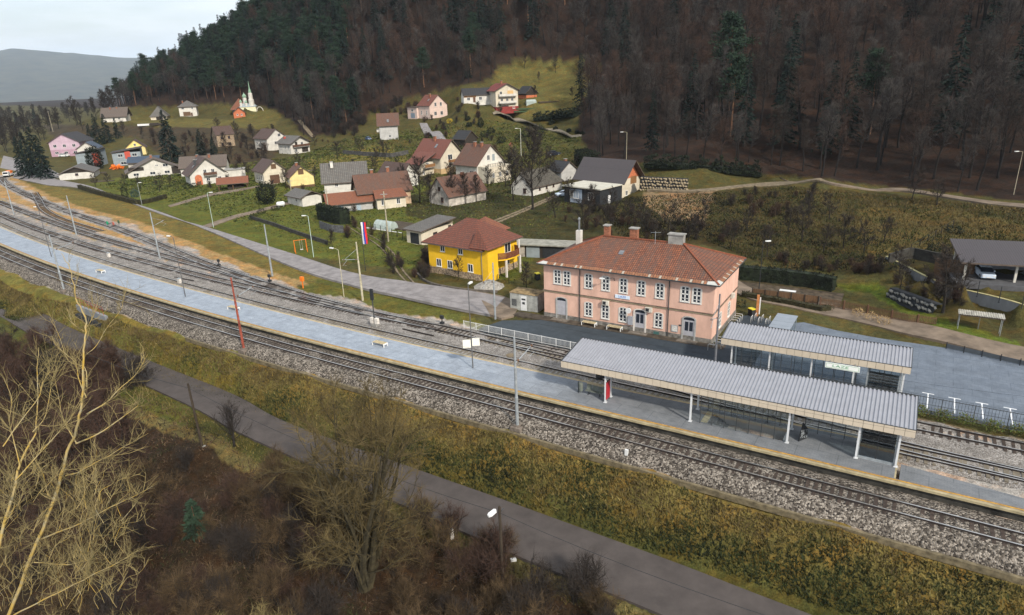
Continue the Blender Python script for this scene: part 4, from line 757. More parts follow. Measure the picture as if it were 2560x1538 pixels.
house('garage', 'cream garage with a sloping grey roof and a dark doorway', W_CREAM, R_GREY, 'x', 1.1, .5, .6, kind='shed', ab=[('p', .7, .0, 3.1, 2.1, W_BLACK)], ac=rowy([3.6], 1.4, 1.1, .8, )+rowy([7.6], 2.2, .8, .5), cat='garage', name='garage', frame=M_WBR)
# ------------------------------------------------------------------ the station
M_BLACK = W_BLACK
def text_mesh(word, hgt):
    cu = bpy.data.curves.new('lettering', 'FONT'); cu.body = word; cu.size = hgt*1.4; cu.extrude = .006; cu.align_x = 'CENTER'; cu.align_y = 'CENTER'
    o = bpy.data.objects.new('lettering', cu); COL.objects.link(o); bpy.context.view_layer.update()
    me = bpy.data.meshes.new_from_object(o.evaluated_get(bpy.context.evaluated_depsgraph_get())); bpy.data.objects.remove(o)
    return me
def lettering(word, hgt, mat, parent, loc, wide=1.2):
    me = text_mesh(word, hgt); me.materials.clear(); me.materials.append(mat); o = bpy.data.objects.new('lettering', me); COL.objects.link(o); o.parent = parent; o.location = loc
    o.rotation_euler = (R(90), 0, 0); o.scale = (wide, 1, 1); return o
W_ST = M('station render', (.60, .375, .29), .92, .10, .8, bump=.06, bscale=10, stretch=(1, 1, .35))
M_SUR = M('window surround', (.58, .54, .49), .85, .06, 1); M_PLIN = M('stone plinth', (.2, .185, .165), .95, .35, 1.6, bump=.3); M_GDOOR = M('grey door', (.36, .355, .38), .7, .08, 2); M_DK = M('belt course dark', (.16, .115, .09), .85, .2, 1.5); M_SURG = M('grey stone surround', (.34, .34, .33), .9, .1, 2)
R_ST = MTILE('station tile', (.27, .09, .038), (.15, .047, .022), .26, .36, stain=.8, dark=.18)
A0 = G(1361.5, 788.2, .3); STY = R(-31.75); SW, SD, SH = 22.28, 11.6, 7.45
ST = thing('station_building', 'long two-storey salmon pink station building with a hipped tiled roof', 'station', (A0[0], A0[1], .25), STY)
MB().box(0, 0, -.4, SW, SD, SH).build('wall', W_ST, ST)
MB().box(-.05, -.06, -.4, SW+.05, SD+.05, .55).build('plinth', M_PLIN, ST)
MB().box(-.12, -.13, 3.62, SW+.12, SD+.1, 3.74, 0).box(-.08, -.09, 3.5, SW+.08, SD+.08, 3.62, 1).build('belt_course', [M_DK, M_LIP], ST)
mb = MB(); oh = .62; rz_, ez = 10.2, SH-.05; x0, x1, y0, y1 = -oh, SW+oh, -oh, SD+oh; a, b, ym = 5.84, 16.64, SD/2
def rq(pts, uv): mb.face(pts, 0, uv)
LF = math.hypot(ym+oh, rz_-ez); LE = math.hypot(a+oh, rz_-ez)
rq([(x0, y0, ez), (x1, y0, ez), (b, ym, rz_), (a, ym, rz_)], [(x0, 0), (x1, 0), (b, LF), (a, LF)])
rq([(x1, y1, ez), (x0, y1, ez), (a, ym, rz_), (b, ym, rz_)], [(x1, 0), (x0, 0), (a, LF), (b, LF)])
rq([(x1, y0, ez), (x1, y1, ez), (b, ym, rz_)], [(y0, 0), (y1, 0), (ym, LE)]); rq([(x0, y1, ez), (x0, y0, ez), (a, ym, rz_)], [(y1, 0), (y0, 0), (ym, LE)])
mb.face([(x0, y1, ez-.02), (x1, y1, ez-.02), (x1, y0, ez-.02), (x0, y0, ez-.02)], 1)
RF = mb.build('roof', [R_ST, M_TRIM], ST)
m2 = MB(); tl = M('ridge tile', (.19, .06, .03), .8, .2, 3)
for p, q in (((a, ym, rz_), (b, ym, rz_)), ((x1, y0, ez), (b, ym, rz_)), ((x0, y0, ez), (a, ym, rz_)), ((x1, y1, ez), (b, ym, rz_)), ((x0, y1, ez), (a, ym, rz_))): m2.beam(np.array(p)+[0, 0, .05], np.array(q)+[0, 0, .05], .24, .16)
m2.build('ridge_tiles', tl, RF)
# eaves: tiled apron, pale sheet corner pieces and gutter
m2 = MB(); g = oh+.02
for (p, q) in (((-g, -g), (SW+g, -g)), ((SW+g, -g), (SW+g, SD+g)), ((SW+g, SD+g), (-g, SD+g)), ((-g, SD+g), (-g, -g))): m2.beam((*p, ez-.06), (*q, ez-.06), .16, .16)
m2.build('gutter', M_DKM, RF)
m2 = MB(); n = 62
for i in range(n):
    u0 = x0+1.4+(x1-x0-2.8)*i/n; u1 = x0+1.4+(x1-x0-2.8)*(i+1)/n-.06; k = 0 if RND.random() < .78 else 1
    m2.face([(u0, y0-.08, ez+.035), (u1, y0-.08, ez+.035), (u1, y0+.36, ez+.26), (u0, y0+.36, ez+.26)], k)
for i in range(26):
    v0 = y0+1.2+(y1-y0-2.4)*i/26; v1 = y0+1.2+(y1-y0-2.4)*(i+1)/26-.06
    m2.face([(x1+.08, v0, ez+.035), (x1+.08, v1, ez+.035), (x1-.36, v1, ez+.2), (x1-.36, v0, ez+.2)], 0 if i % 4 else 1)
for cx, dx in ((x0, 1), (x1, -1)):
    m2.face([(cx-.1*dx, y0-.1, ez+.04), (cx+1.4*dx, y0-.1, ez+.04), (cx+1.4*dx, y0+.36, ez+.265), (cx+.5*dx, y0+.5, ez+.31)], 2); m2.face([(cx-.1*dx, y0-.1, ez+.04), (cx+.5*dx, y0+.5, ez+.31), (cx+.4*dx, y0+1.3, ez+.29), (cx-.1*dx, y0+1.3, ez+.04)], 2)
m2.build('eaves_apron', [M('apron tile', (.26, .12, .065), .8, .25, 4), M('apron light', (.36, .31, .25), .8, .1, 3), M('pale sheet', (.42, .42, .39), .5, .08, 2)], RF)
for x, y, z, w, d, hh, m in ((6.2, 6.4, 9.6, .7, .7, 1.9, M_CHB), (10, 6.3, 9.7, 1., .7, 1.75, M_CHB), (15.7, 6.0, 9.8, 1.9, .9, 1.45, M_CONC)): MB().box(x-w/2, y-d/2, z, x+w/2, y+d/2, z+hh, 0).box(x-w/2-.12, y-d/2-.12, z+hh, x+w/2+.12, y+d/2+.12, z+hh+.12, 1).build('chimney', [m, M_CONC], RF)
MB().box(.75, 8.1, 8., 1.45, 8.8, 10., 0).tube([(1.1, 8.45, 10), (1.1, 8.45, 11.5)], .14, 8, 1).lathe([(.22, 11.55), (.1, 11.8), (0, 11.82)], 8, (1.1, 8.45), 1).build('chimney', [W_WHITE, M_ZINC], RF)
MB().ob((9.6, 3., 9.0), (.3, 0, 0), (0, .32, .17), (0, -.03, .06)).build('skylight', M_ZINC, RF)
MB().tube([(13.2, 5.2, 9.9), (13.2, 5.2, 11.6)], .03, 5).tube([(12.6, 5.2, 11.4), (13.9, 5.2, 11.5)], .02, 4).build('aerial', M_GRM, RF)
def arch(x0, x1, z0, zs, rise, n=8):
    c = (x0+x1)/2; return [(x0, z0), (x1, z0)]+[(c+(x1-x0)/2*math.cos(math.pi*i/n), zs+rise*math.sin(math.pi*i/n)) for i in range(n+1)]
def arched_frame(mb, x0, x1, z0, zs, rise, b, y, t, bottom=True):
    o = arch(x0, x1, z0, zs, rise); i = arch(x0+b, x1-b, z0+(b if bottom else 0), zs, rise-b*.6)
    n = len(o)
    for k in range(n):
        if not bottom and k == 0: continue
        p, q, r_, s_ = o[k], o[(k+1) % n], i[(k+1) % n], i[k]
        F = [(p[0], y-t, p[1]), (q[0], y-t, q[1]), (r_[0], y-t, r_[1]), (s_[0], y-t, s_[1])]; mb.face(F)
        mb.face([(p[0], y, p[1]), (q[0], y, q[1]), F[1], F[0]]); mb.face([(r_[0], y, r_[1]), (s_[0], y, s_[1]), F[3], F[2]])
_SW = {}
def st_window(u, zc, w=.92, h=1.72):
    if not _SW:
        m = MB(); arched_frame(m, -w/2-.15, w/2+.15, -h/2-.16, h/2-.05, .24, .15, 0, .05); o = m.build('window', M_SUR, ST)
        f = MB(); x0_, x1_, z0_, z1_ = -w/2, w/2, -h/2, h/2+.1; b = .07
        for q in ((x0_, z0_, x1_, z0_+b), (x0_, z1_-b, x1_, z1_), (x0_, z0_, x0_+b, z1_), (x1_-b, z0_, x1_, z1_), (-.07, z0_, .07, z1_), (x0_, -.02, x1_, .12), (x0_, -.5, x1_, -.44), (x0_, .53, x1_, .59)): f.box(q[0], -.028, q[1], q[2], -.003, q[3])
        f.box(x0_-.1, -.14, z0_-.07, x1_+.1, -.02, z0_-.02)
        fo = f.build('frame', M_WFR, o); p = MB().face([(x0_, -.014, z0_), (x1_, -.014, z0_), (x1_, -.014, z1_), (x0_, -.014, z1_)]).build('pane', M_PANE, o); _SW['a'] = o
    else:
        o = _SW['a'].copy(); COL.objects.link(o); o.parent = ST
        for ch in list(_SW['a'].children): c = ch.copy(); COL.objects.link(c); c.parent = o
    o.location = (u, -.004, zc-.3+.05); return o
for u in (2.03, 3.39, 6.46, 8.82, 11.17, 13.48, 15.82, 18.9, 20.29): st_window(u, 5.9)
for u in (6.47, 8.8, 11.2, 15.8): st_window(u, 2.12)
for v, z in ((3.4, 2.1), (7.6, 2.1)):
    o = st_window(0, z); o.location = (SW+.004, v, z-.25); o.rotation_euler = (0, 0, R(90))
for u, kind in ((2.6, 0), (13.42, 1), (19.55, 2)):
    m = MB(); arched_frame(m, u-.85, u+.85, .0, 2.65, .36, .2, 0, .09, False); d = m.build('door_surround', M_SURG if kind != 1 else M_SUR, ST)
    m = MB(); m.box(u-.64, -.03, .1, u+.64, -.006, 2.5); dd = m.build('door', M_GDOOR, ST)
    MB().box(u-.64, -.028, 2.5, u+.64, -.004, 2.92).build('fanlight', M_PANE, dd)
    if kind: MB().box(u-.48, -.04, 1.15, u-.06, -.032, 2.3).box(u+.06, -.04, 1.15, u+.48, -.032, 2.3).build('door_glass', M_PANE, dd)
    MB().box(u-1.2, -1., -.3, u+1.2, -.02, .02).build('door_step', M('step stone', (.16, .135, .11), .95, .25, 2), ST)
for u in (5.27, 17.0): MB().tube([(u, -.12, SH-.1), (u, -.12, .1)], .06, 6).build('downpipe', M_DKM, ST)
sg = MB().box(10.12, -.1, 4.02, 12.04, -.03, 4.46).build('station_sign', M('sign pale blue', (.60, .68, .78), .5, .04, 1), ST)
lettering('LAZE', .26, M('sign blue', (.02, .10, .40), .5, .05, 1), sg, (11.08, -.107, 4.24))
for u, z, r_ in ((8.94, 3.2, 0), (14.6, 3.15, 0)):
    MB().box(u-.42, -.42, z-.28, u+.42, -.08, z+.28).box(u-.36, -.426, z-.22, u+.08, -.42, z+.22, 1).build('air_conditioner', [M('appliance cream', (.55, .52, .45), .6, .1, 2), M_BLACK], ST)
MB().box(SW+.03, 8, 3.2, SW+.4, 8.8, 3.75).build('air_conditioner', MATS['appliance cream'], ST)
MB().box(17.43, -.07, .75, 18.23, -.02, 1.62).box(17.5, -.075, .82, 18.16, -.07, 1.55, 1).build('notice_board', [M_GRM, M('paper', (.6, .58, .54), .8, .2, 6)], ST)
MB().box(18.34, -.05, 1.6, 18.68, -.02, 1.78).build('plaque', M_DKM, ST); MB().box(11.95, -.3, .8, 12.55, -.02, 1.9).build('ticket_machine', M('machine grey', (.3, .31, .34), .5, .1, 2), ST)
m = MB().beam((12.1, -.02, 3.1), (12.1, -.55, 3.1), .05, .05, 1)
m.tube([(12.1, -.62, 2.75), (12.1, -.5, 2.75)], .36, 16, 0); m.build('station_clock', [M_WHM, M_DKM], ST)
MB().beam((10, -.02, 6.2), (10, -.3, 6.6), .05, .05, 1).beam((10, -.3, 6.6), (9.1, -.9, 6.62), .05, .05, 1).ob((8.75, -1.0, 6.6), (.32, .06, 0), (-.03, .13, 0), (0, 0, .06)).build('wall_lamp', [M_WHM, M_DKM], ST)
for u in (7.4, 15.6): MB().box(u-.35, -.09, .05, u+.35, -.07, .4).build('cellar_grate', M('green grate', (.05, .12, .11), .7, .1, 2), ST)
# ------------------------------------------------------------------ yellow house
YA = G(*V('y', 905, 1130), .5); HOUSE['yellow'] = dict(x=YA[0], y=YA[1], z=.5, h=5.6, yaw=R(53), W=9.4, D=11.2)
r = house('yellow', 'bright yellow house with a brown tiled roof and a rounded wooden balcony', W_YEL, MTILE('tile warm brown', (.18, .05, .024), (.12, .034, .018), .3, .42, stain=.3), 'y', 3.0, .8, .8, hip=(.95, 1.), plinth=(.95, W_STONE),
          ab=rowy([4.2, 8.], 4.4, .95, 1.25)+rowy([2.3, 6.6, 9.], 1.8, 1.05, 1.3), ac=rowy([6.6], 1.9, 1., 1.5)+[('w', 3.4, 4., 1., 2.), ('w', 6.8, 4., 1.6, 1.9)])
MB().box(-.04, -1.3, -.6, 2.5, -.02, 5.5).build('bay_wall', W_YEL, r)
m = MB(); pts = [(-.75, -2.0), (3.1, -2.0), (3.1, 1.8), (-.75, 1.8)]; ap = (1.2, 1.4, 8.0)
for i in range(3):
    p, q = pts[i-1], pts[i]; m.face([(*p, 5.3), (*q, 5.3), ap], 0, [(0, 0), (3.8, 0), (1.9, 4)])
m.face([(*p, 5.3) for p in pts[::-1]], 1); m.build('bay_roof', [MATS['tile warm brown'], M_TRIM], r)
m = MB(); arc = [(2.6, -.1), (2.7, -1.3), (3.6, -2.1), (5.4, -2.4), (7.2, -2.1), (8.3, -1.3), (8.6, -.1)]; m.prism(arc, 2.75, 2.95, 1)
for i in range(len(arc)-1):
    p, q = np.array(arc[i]), np.array(arc[i+1]); n_ = int(np.linalg.norm(q-p)/.16)
    for k in range(n_): c = p+(q-p)*(k+.5)/n_; dd = (q-p)/np.linalg.norm(q-p)*.068; m.ob((c[0], c[1], 3.45), (dd[0], dd[1], 0), (-dd[1]*.25, dd[0]*.25, 0), (0, 0, .47))
    m.beam((*p, 3.95), (*q, 3.95), .1, .06)
m.build('balcony', [M('balcony red brown', (.16, .055, .025), .7, .2, 3), W_YEL], r)
for u, v in ((3.7, -2.0), (7.4, -2.)): MB().box(u-.13, v-.13, -.5, u+.13, v+.13, 2.74).build('balcony_post', M_SUR, r)
for u, v in ((7.4, -1.9),): MB().box(u-.1, v-.1, 2.96, u+.1, v+.1, 5.3).build('roof_post', M_SUR, r)
rr = MB(); zt = 6.4; rr.face([(7.5, 4.5, 5.2), (14, 4.5, 5.2), (10.7, 7.5, 7.6)], 0, [(0, 0), (6, 0), (3, 4)]); rr.face([(14, 4.5, 5.2), (14, 11, 5.2), (10.7, 7.5, 7.6)], 0, [(0, 0), (6, 0), (3, 4)]); rr.face([(14, 11, 5.2), (7.5, 11, 5.2), (10.7, 7.5, 7.6)], 0, [(0, 0), (6, 0), (3, 4)]); rr.face([(7.5, 11, 5.2), (7.5, 4.5, 5.2), (10.7, 7.5, 7.6)], 0, [(0, 0), (6, 0), (3, 4)]); rr.build('rear_roof', R_ORG, r)
MB().box(8.2, 5.2, -.5, 13.4, 10.5, 5.2).build('rear_wall', W_YEL, r)
MB().tube([(-.1, -.1, 5.5), (-.1, -.1, .2)], .05, 6).build('downpipe', M_ZINC, r)
# ------------------------------------------------------------------ canopies
M_CORR = M('corrugated sheet', (.31, .313, .34), .45, .05, 1, metal=.25); M_FASC = M('fascia panel', (.50, .425, .33), .7, .05, .8); M_SEAM = M('fascia seam', (.10, .09, .085), .8, .1, 2); M_POST = M('canopy post', (.56, .57, .58), .5, .05, 1)
M_GL = MCLEAR('screen glass', (.93, .96, .97), .08); M_MUL = M_DKM
def corrugated(mb, Lx, Dy, zf, zb, pitch=.31, amp=.085, under=True):
    n = int(Lx/pitch)
    for i in range(n):
        xs = [i*pitch, (i+.42)*pitch, (i+.5)*pitch, (i+.92)*pitch, (i+1)*pitch]; zs = [0, 0, amp, amp, 0]
        for k in range(4):
            mb.face([(xs[k], 0, zf+zs[k]), (xs[k+1], 0, zf+zs[k+1]), (xs[k+1], Dy, zb+zs[k+1]), (xs[k], Dy, zb+zs[k])])
    if under: mb.face([(0, Dy, zb-.12), (n*pitch, Dy, zb-.12), (n*pitch, 0, zf-.12), (0, 0, zf-.12)], 1)
    return n*pitch
def canopy(name, label, org, rz, Lx, Dy, zf, zb, posts, npan, fh=.62, base=.45):
    root = thing(name, label, 'canopy', org, rz); m = MB(); L_ = corrugated(m, Lx, Dy, zf, zb)
    m.build('roof', [M_CORR, M('canopy soffit', (.40, .39, .37), .8, .1, 1)], root)
    m = MB(); w = L_/npan
    for i in range(npan): m.box(i*w+.014, -.05, zf-fh, (i+1)*w-.014, .02, zf+.02)
    m.box(.01, .021, zf-fh+.02, L_-.01, .05, zf-.01, 1); m.build('fascia', [M_FASC, M_SEAM], root)
    m = MB().box(-.03, -.05, zf+.02, L_+.03, -.01, zf+.075); m.beam((0, 0, zf+.03), (0, Dy, zb+.03), .06, .14).beam((L_, 0, zf+.03), (L_, Dy, zb+.03), .06, .14).beam((0, Dy, zb+.03), (L_, Dy, zb+.03), .06, .14); m.build('edge_trim', M_DKM, root)
    for x in (0, L_):
        m = MB()
        for i in range(6):
            y0_, y1_ = Dy*i/6, Dy*(i+1)/6; m.face([(x, y0_, zf-fh+(zb-zf)*i/6), (x, y1_, zf-fh+(zb-zf)*(i+1)/6), (x, y1_, zb+(zf-zb)*(1-(i+1)/6)), (x, y0_, zf+(zb-zf)*i/6)])
        m.build('end_fascia', M_FASC, root)
    for x, y in posts:
        zt = zf-.15+(zb-zf)*y/Dy; MB().box(x-.075, y-.09, 0, x+.075, y-.07, zt).box(x-.075, y+.07, 0, x+.075, y+.09, zt).box(x-.015, y-.07, 0, x+.015, y+.07, zt).box(x-.16, y-.16, 0, x+.16, y+.16, .04).build('post', M_POST, root)
    return root
o1 = S(-6.35, 3.7, .45)
CAN1 = canopy('platform_canopy', 'long corrugated grey platform canopy with cream fascia in the foreground', o1, YAW+R(1.7), 30.4, 4.9, 3.65, 4.3, [(4.6, .35), (4.6, 1.7), (12.95, .35), (12.95, 2.9), (21.3, .35), (21.3, 2.9), (26.6, .35), (26.6, 3.1), (29.45, .35), (29.45, 3.1)], 42)
o2 = S(5.8, 16.75, .25)
CAN2 = canopy('forecourt_canopy', 'shorter corrugated grey canopy with cream fascia behind the long one', o2, YAW+R(1.7), 17.5, 3.7, 3.8, 4.35, [(1.1, .45), (1.1, 2.6), (4.9, .45), (4.9, 2.6), (8.9, .45), (12.7, .45), (12.7, 2.6), (16.9, .45), (16.9, 2.9)], 24)
def screen(label, pts, z0, z1, pitch, mat=None, rails=(), gap=.12, group='glass screens'):
    """glass screen along a line of points in the railway frame"""
    A, B = S(*pts[0], 0), S(*pts[1], 0); L_ = np.linalg.norm(B-A); rz = math.atan2(B[1]-A[1], B[0]-A[0]); root = thing('glass_screen', label, 'glass screen', (A[0], A[1], z0), rz, group); n = max(1, round(L_/pitch)); h = z1-z0
    for i in range(n+1): MB().box(L_*i/n-.025, -.03, 0, L_*i/n+.025, .03, h).build('mullion', M_MUL, root)
    MB().box(0, -.008, gap, L_, .008, h-.05).build('pane', mat or M_GL, root)
    if rails:
        m = MB()
        for z in rails: m.box(0, -.02, z, L_, .02, z+.06)
        m.build('rail', M_GRM, root)
screen('front glass screen along the stair opening under the long canopy', [(7.45, 4.55), (14.9, 4.72)], .45, 3.75, 1.06)
screen('rear glass screen along the stair opening under the long canopy', [(7.43, 7.2), (14.9, 7.4)], .45, 3.95, 1.06)
screen('glass wind screen between the stair opening and the slatted glass box', [(15.9, 7.35), (20.1, 7.55)], .45, 3.9, 1.05, rails=(.55, 1.3))
screen('front glass screen under the shorter canopy', [(6.9, 17.3), (22.6, 17.75)], .25, 3.7, 1.0); screen('rear glass screen under the shorter canopy', [(6.9, 19.6), (18.6, 20.0)], .25, 3.9, 1.95)
def glassbox(label, s0, s1, l0, l1, z0, z1):
    root = thing('slatted_glass_box', label, 'glass shelter', S(s0, l0, z0), YAW, 'slatted glass boxes at the canopy ends'); w, d, h = s1-s0, l1-l0, z1-z0; m = MB()
    for x in (0, w):
        for y in (0, d): m.box(x-.07, y-.07, 0, x+.07, y+.07, h)
    m.box(0, -.06, 0, w, .06, .22).box(0, -.06, h-.15, w, .06, h); m.build('frame', M_GRM, root)
    m = MB()
    for i in range(5): m.box(.1, d-.35-.28*i, .35+.42*i, w-.1, d-.07-.28*i, .50+.42*i, 0)
    m.box(w/2-.03, -.03, .2, w/2+.03, .03, h, 0); m.build('slats', M_BLACK, root)
    MB().box(.05, .1, .02, w-.05, d-.1, .2).build('floor', M_BLACK, root)
    m = MB().box(.07, -.01, .22, w-.07, .01, h-.15).box(-.01, .07, .1, .01, d-.07, h).box(w-.01, .07, .1, w+.01, d-.07, h); m.build('pane', MCLEAR('smoked glass', (.8, .84, .86), .08), root)
glassbox('dark slatted glass box at the right end of the long canopy', 20.3, 22.95, 5.0, 7.6, .45, 3.8); glassbox('dark slatted glass box at the right end of the shorter canopy', 19.7, 22.4, 17.6, 20., .25, 3.7)
# stair well under the platform opening
s0, s1, l0, l1 = HOLE; r = thing('stairwell', 'stairs sunk into the platform behind the glass screen', 'stairs', S(s0, l0, .45), YAW); w, d = s1-s0, l1-l0; m = MB()
m.face([(0, 0, -2.6), (w, 0, -2.6), (w, 0, 0), (0, 0, 0)]).face([(w, d, -2.6), (0, d, -2.6), (0, d, 0), (w, d, 0)]).face([(w, 0, -2.6), (w, d, -2.6), (w, d, 0), (w, 0, 0)]).face([(0, d, -2.6), (0, 0, -2.6), (0, 0, 0), (0, d, 0)]).face([(0, 0, -2.6), (0, d, -2.6), (w, d, -2.6), (w, 0, -2.6)]); m.build('side_wall', M('stairwell concrete', (.22, .21, .195), .9, .12, 1), r)
m = MB()
for i in range(12): m.box(.3*i, .01, -2.6, .3*i+.3, d-.01, -.17*(i+1))
m.build('steps', M('steps dark', (.09, .09, .09), .9, .15, 2), r); MB().box(-.55, 0, .004, 0, d, .03).build('landing_edge', M_LIP, r)
# sign hung under the shorter canopy
p = S(15.95, 16.98, 3.05); r = thing('hanging_sign', 'white LAZE sign with a green border under the shorter canopy', 'sign', p, YAW+R(1.7)); MB().box(0, -.04, -.28, 3.05, .04, .28).build('board', M('sign white', (.78, .79, .76), .5, .03, 1), r)
M_SGN = M('sign green', (.05, .28, .11), .5, .05, 1); m = MB(); m.box(.08, -.046, .2, 2.97, -.04, .225).box(.08, -.046, -.225, 2.97, -.04, -.2).box(.08, -.046, -.2, .105, -.04, .2).box(2.945, -.046, -.2, 2.97, -.04, .2); m.build('border', M_SGN, r); lettering('LAZE', .24, M_SGN, r, (1.35, -.047, 0), 1.9)
MB().box(.4, -.02, .28, .44, .02, .55).box(2.6, -.02, .28, 2.64, .02, .55).build('hanger', M_GRM, r)
# glass roofed walk way beside the bicycle racks
r = thing('glass_walkway', 'pale glass roofed shelter between the forecourt and the car park', 'shelter', S(8.75, 25.5, .25), YAW)
for y in (.3, 1.9, 3.5, 5.1):
    for x in (.05, 2.2): MB().box(x-.04, y-.04, 0, x+.04, y+.04, 2.4).build('post', M_GRM, r)
m = MB()
for i in range(4): m.box(0, i*1.38, 2.42, 2.3, i*1.38+1.33, 2.47)
m.build('roof', M('frosted glass', (.24, .27, .31), .3, .05, 1), r); m = MB()
for i in range(4): m.box(2.2, i*1.38+.05, .1, 2.23, i*1.38+1.3, 2.38)
m.build('pane', M_GL, r)
# bicycle racks
r0 = None
BR = [(5.37, 33.1, 0), (6.3, 32.9, 0), (7.2, 32.7, 0), (5.6, 34.2, 0), (6.5, 34.0, 0), (7.4, 33.8, 0), (3.75, 33.2, 1), (3.75, 32.4, 1), (3.75, 31.6, 1), (3.75, 30.8, 1), (3.75, 30., 1), (3.9, 24.4, 1), (3.9, 23.6, 1), (3.9, 22.8, 1), (3.6, 21.7, 1)]
for s, l, k in BR:
    rz = YAW+(R(90) if not k else 0); lab = 'white hoop bicycle rack in a row on the dark forecourt' if not k else 'white hoop bicycle rack beside the right end wall of the station'; grp = 'bicycle racks before the road' if not k else 'bicycle racks beside the station end wall'
    if r0 is None:
        r0 = MB().tube([(-.45, 0, 0), (-.45, 0, .7), (-.38, 0, .82), (.38, 0, .82), (.45, 0, .7), (.45, 0, 0)], .03, 6).build('bicycle_rack', M_WHM, None, S(s, l, .255), rz, True); tag(r0, lab, 'bicycle rack', grp)
    else: o = dup(r0, S(s, l, .255), rz, lab, grp)
# ------------------------------------------------------------------ platform furniture
M_SLAT = M('bench slats', (.44, .36, .22), .8, .2, 4)
def bench(loc, rz, label):
    r = thing('bench', label, 'bench', loc, rz, 'backless benches')
    m = MB()
    for i in range(4): m.box(-.9, -.36+i*.185, .42, .9, -.36+i*.185+.15, .46)
    m.build('seat', M_SLAT, r)
    for x in (-.92, .92): MB().box(x-.035, -.38, .0, x+.035, -.26, .44).box(x-.035, .26, 0, x+.035, .38, .44).box(x-.035, -.26, .28, x+.035, .26, .44).build('leg', M_WHM, r)
    return r
B0 = bench(S(-31.9, 4.95, .45), YAW, 'white legged slatted bench on the platform, nearest the long canopy')
for q, lab in (((-60.4, 5.4), 'white legged slatted bench on the platform beside the red mast'), ((-100.2, 7.6), 'white legged slatted bench far along the platform')):
    dup(B0, S(q[0], float(bend(q[0]))*0+q[1], .45), YAW, lab)
for u, lab in ((6.9, 'slatted bench by the station wall, nearer the left downpipe'), (10.4, 'slatted bench by the station wall, nearer the middle door')):
    p = np.array([A0[0], A0[1]])+u*np.array([math.cos(STY), math.sin(STY)])-.75*np.array([-math.sin(STY), math.cos(STY)]); dup(B0, (p[0], p[1], .262), STY, lab)
r = thing('seat_row', 'row of three grey seats under the left end of the long canopy', 'seats', S(-4.25, 4.75, .45), YAW)
for i in range(3): MB().box(i*.62, 0, .42, i*.62+.55, .48, .48).ob((i*.62+.275, .5, .75), (.275, 0, 0), (0, .02, .0), (0, .08, .3)).build('seat', M('seat green grey', (.13, .145, .125), .7, .15, 3), r)
for x in (.3, 1.5): MB().box(x-.04, .05, 0, x+.04, .45, .05).box(x-.03, .2, .05, x+.03, .28, .42).build('leg', M_DKM, r)
MB().box(0, .46, 1.02, 1.8, .54, 1.06).build('top_rail', M_SLAT, r)
r = thing('litter_bin', 'grey green litter bin left of the seat row', 'bin', S(-4.75, 4.85, .45), YAW); MB().lathe([(.03, 0), (.03, .25), (.2, .3), (.23, 1.), (.2, 1.15), (0, 1.18)], 12).build('drum', MATS['seat green grey'], r); MB().box(-.3, -.05, 0, -.24, .05, 1.25).build('post', M_DKM, r)
r = thing('information_screen', 'dark double screen hung beside the first canopy post', 'screen', S(-2.6, 4.9, 2.5), YAW+R(60)); MB().box(-.5, -.12, 0, .5, .12, 1.0).build('housing', M_BLACK, r); MB().box(-.03, -.03, 1., .03, .03, 1.25).build('hanger', M_DKM, r)
r = thing('timetable_panel', 'dark red timetable panel between the first pair of canopy posts', 'panel', S(-1.72, 4.15, .45), YAW+R(90)); MB().box(.1, -.04, .25, .95, .04, 2.1).build('board', M('panel red', (.33, .02, .03), .5, .06, 1), r); MB().box(.08, -.05, 2.1, .97, .05, 2.16).box(.12, -.02, 0, .2, .02, .25).box(.85, -.02, 0, .93, .02, .25).build('frame', M_DKM, r)
r = thing('patterned_screen', 'black leaf patterned wedge panel behind the third canopy post', 'panel', S(15.75, 5.3, .45), YAW+R(62)); m = MB(); m.face([(0, -.03, 0), (1.1, -.03, 0), (1.1, -.03, .9), (.35, -.03, 1.75)]).face([(.35, .03, 1.75), (1.1, .03, .9), (1.1, .03, 0), (0, .03, 0)]); m.build('panel', M_BLACK, r); m = MB()
for i in range(26): x, z = .2+.85*RND.random(), .1+1.1*RND.random()*.9; z = min(z, 1.2-.35*x); t = RND.uniform(0, 3); m.ob((x, -.04, z), (.1*math.cos(t), 0, .1*math.sin(t)), (0, .004, 0), (-.025*math.sin(t), 0, .025*math.cos(t)))
m.build('leaf_pattern', M_GRM, r)
# ------------------------------------------------------------------ fences by the tracks
def bar_fence(name, label, a, b, z, h, mat, pitch=.16, post=1.95, brace=False, spear=False):
    A, B = S(*a, z), S(*b, z); L_ = np.linalg.norm(B-A); r = thing(name, label, 'fence', A, math.atan2(B[1]-A[1], B[0]-A[0])); m = MB()
    for i in range(int(L_/pitch)): m.box(i*pitch-.011, -.011, .08, i*pitch+.011, .011, h-(0 if not spear else .0))
    if spear:
        for i in range(int(L_/pitch)): m.beam((i*pitch, 0, h), (i*pitch+.03, -.16, h+.14), .014, .014)
    m.build('bars', mat, r); m = MB().box(0, -.022, h-.045, L_, .022, h).box(0, -.022, .08, L_, .022, .12)
    if spear: m.box(0, -.02, h*.55, L_, .02, h*.55+.03)
    m.build('rails', mat, r)
    for i in range(int(L_/post)+1): MB().box(i*post-.03, -.03, 0, i*post+.03, .03, h+.04).build('post', mat, r)
    if brace: MB().beam((1.2, -.03, .1), (2.9, .0, h), .09, .05).build('brace', mat, r)
    return r
bar_fence('white_railing', 'white steel railing between the tracks and the forecourt', (-26.9, 15.45), (-5.2, 15.35), .0, .98, M_WHM, .17, 1.95, True)
bar_fence('black_mesh_fence', 'black spiked fence between the siding and the car park', (8.5, 16.45), (58, 17.0), .1, 1.65, M_DKM, .25, 2.5, False, True)
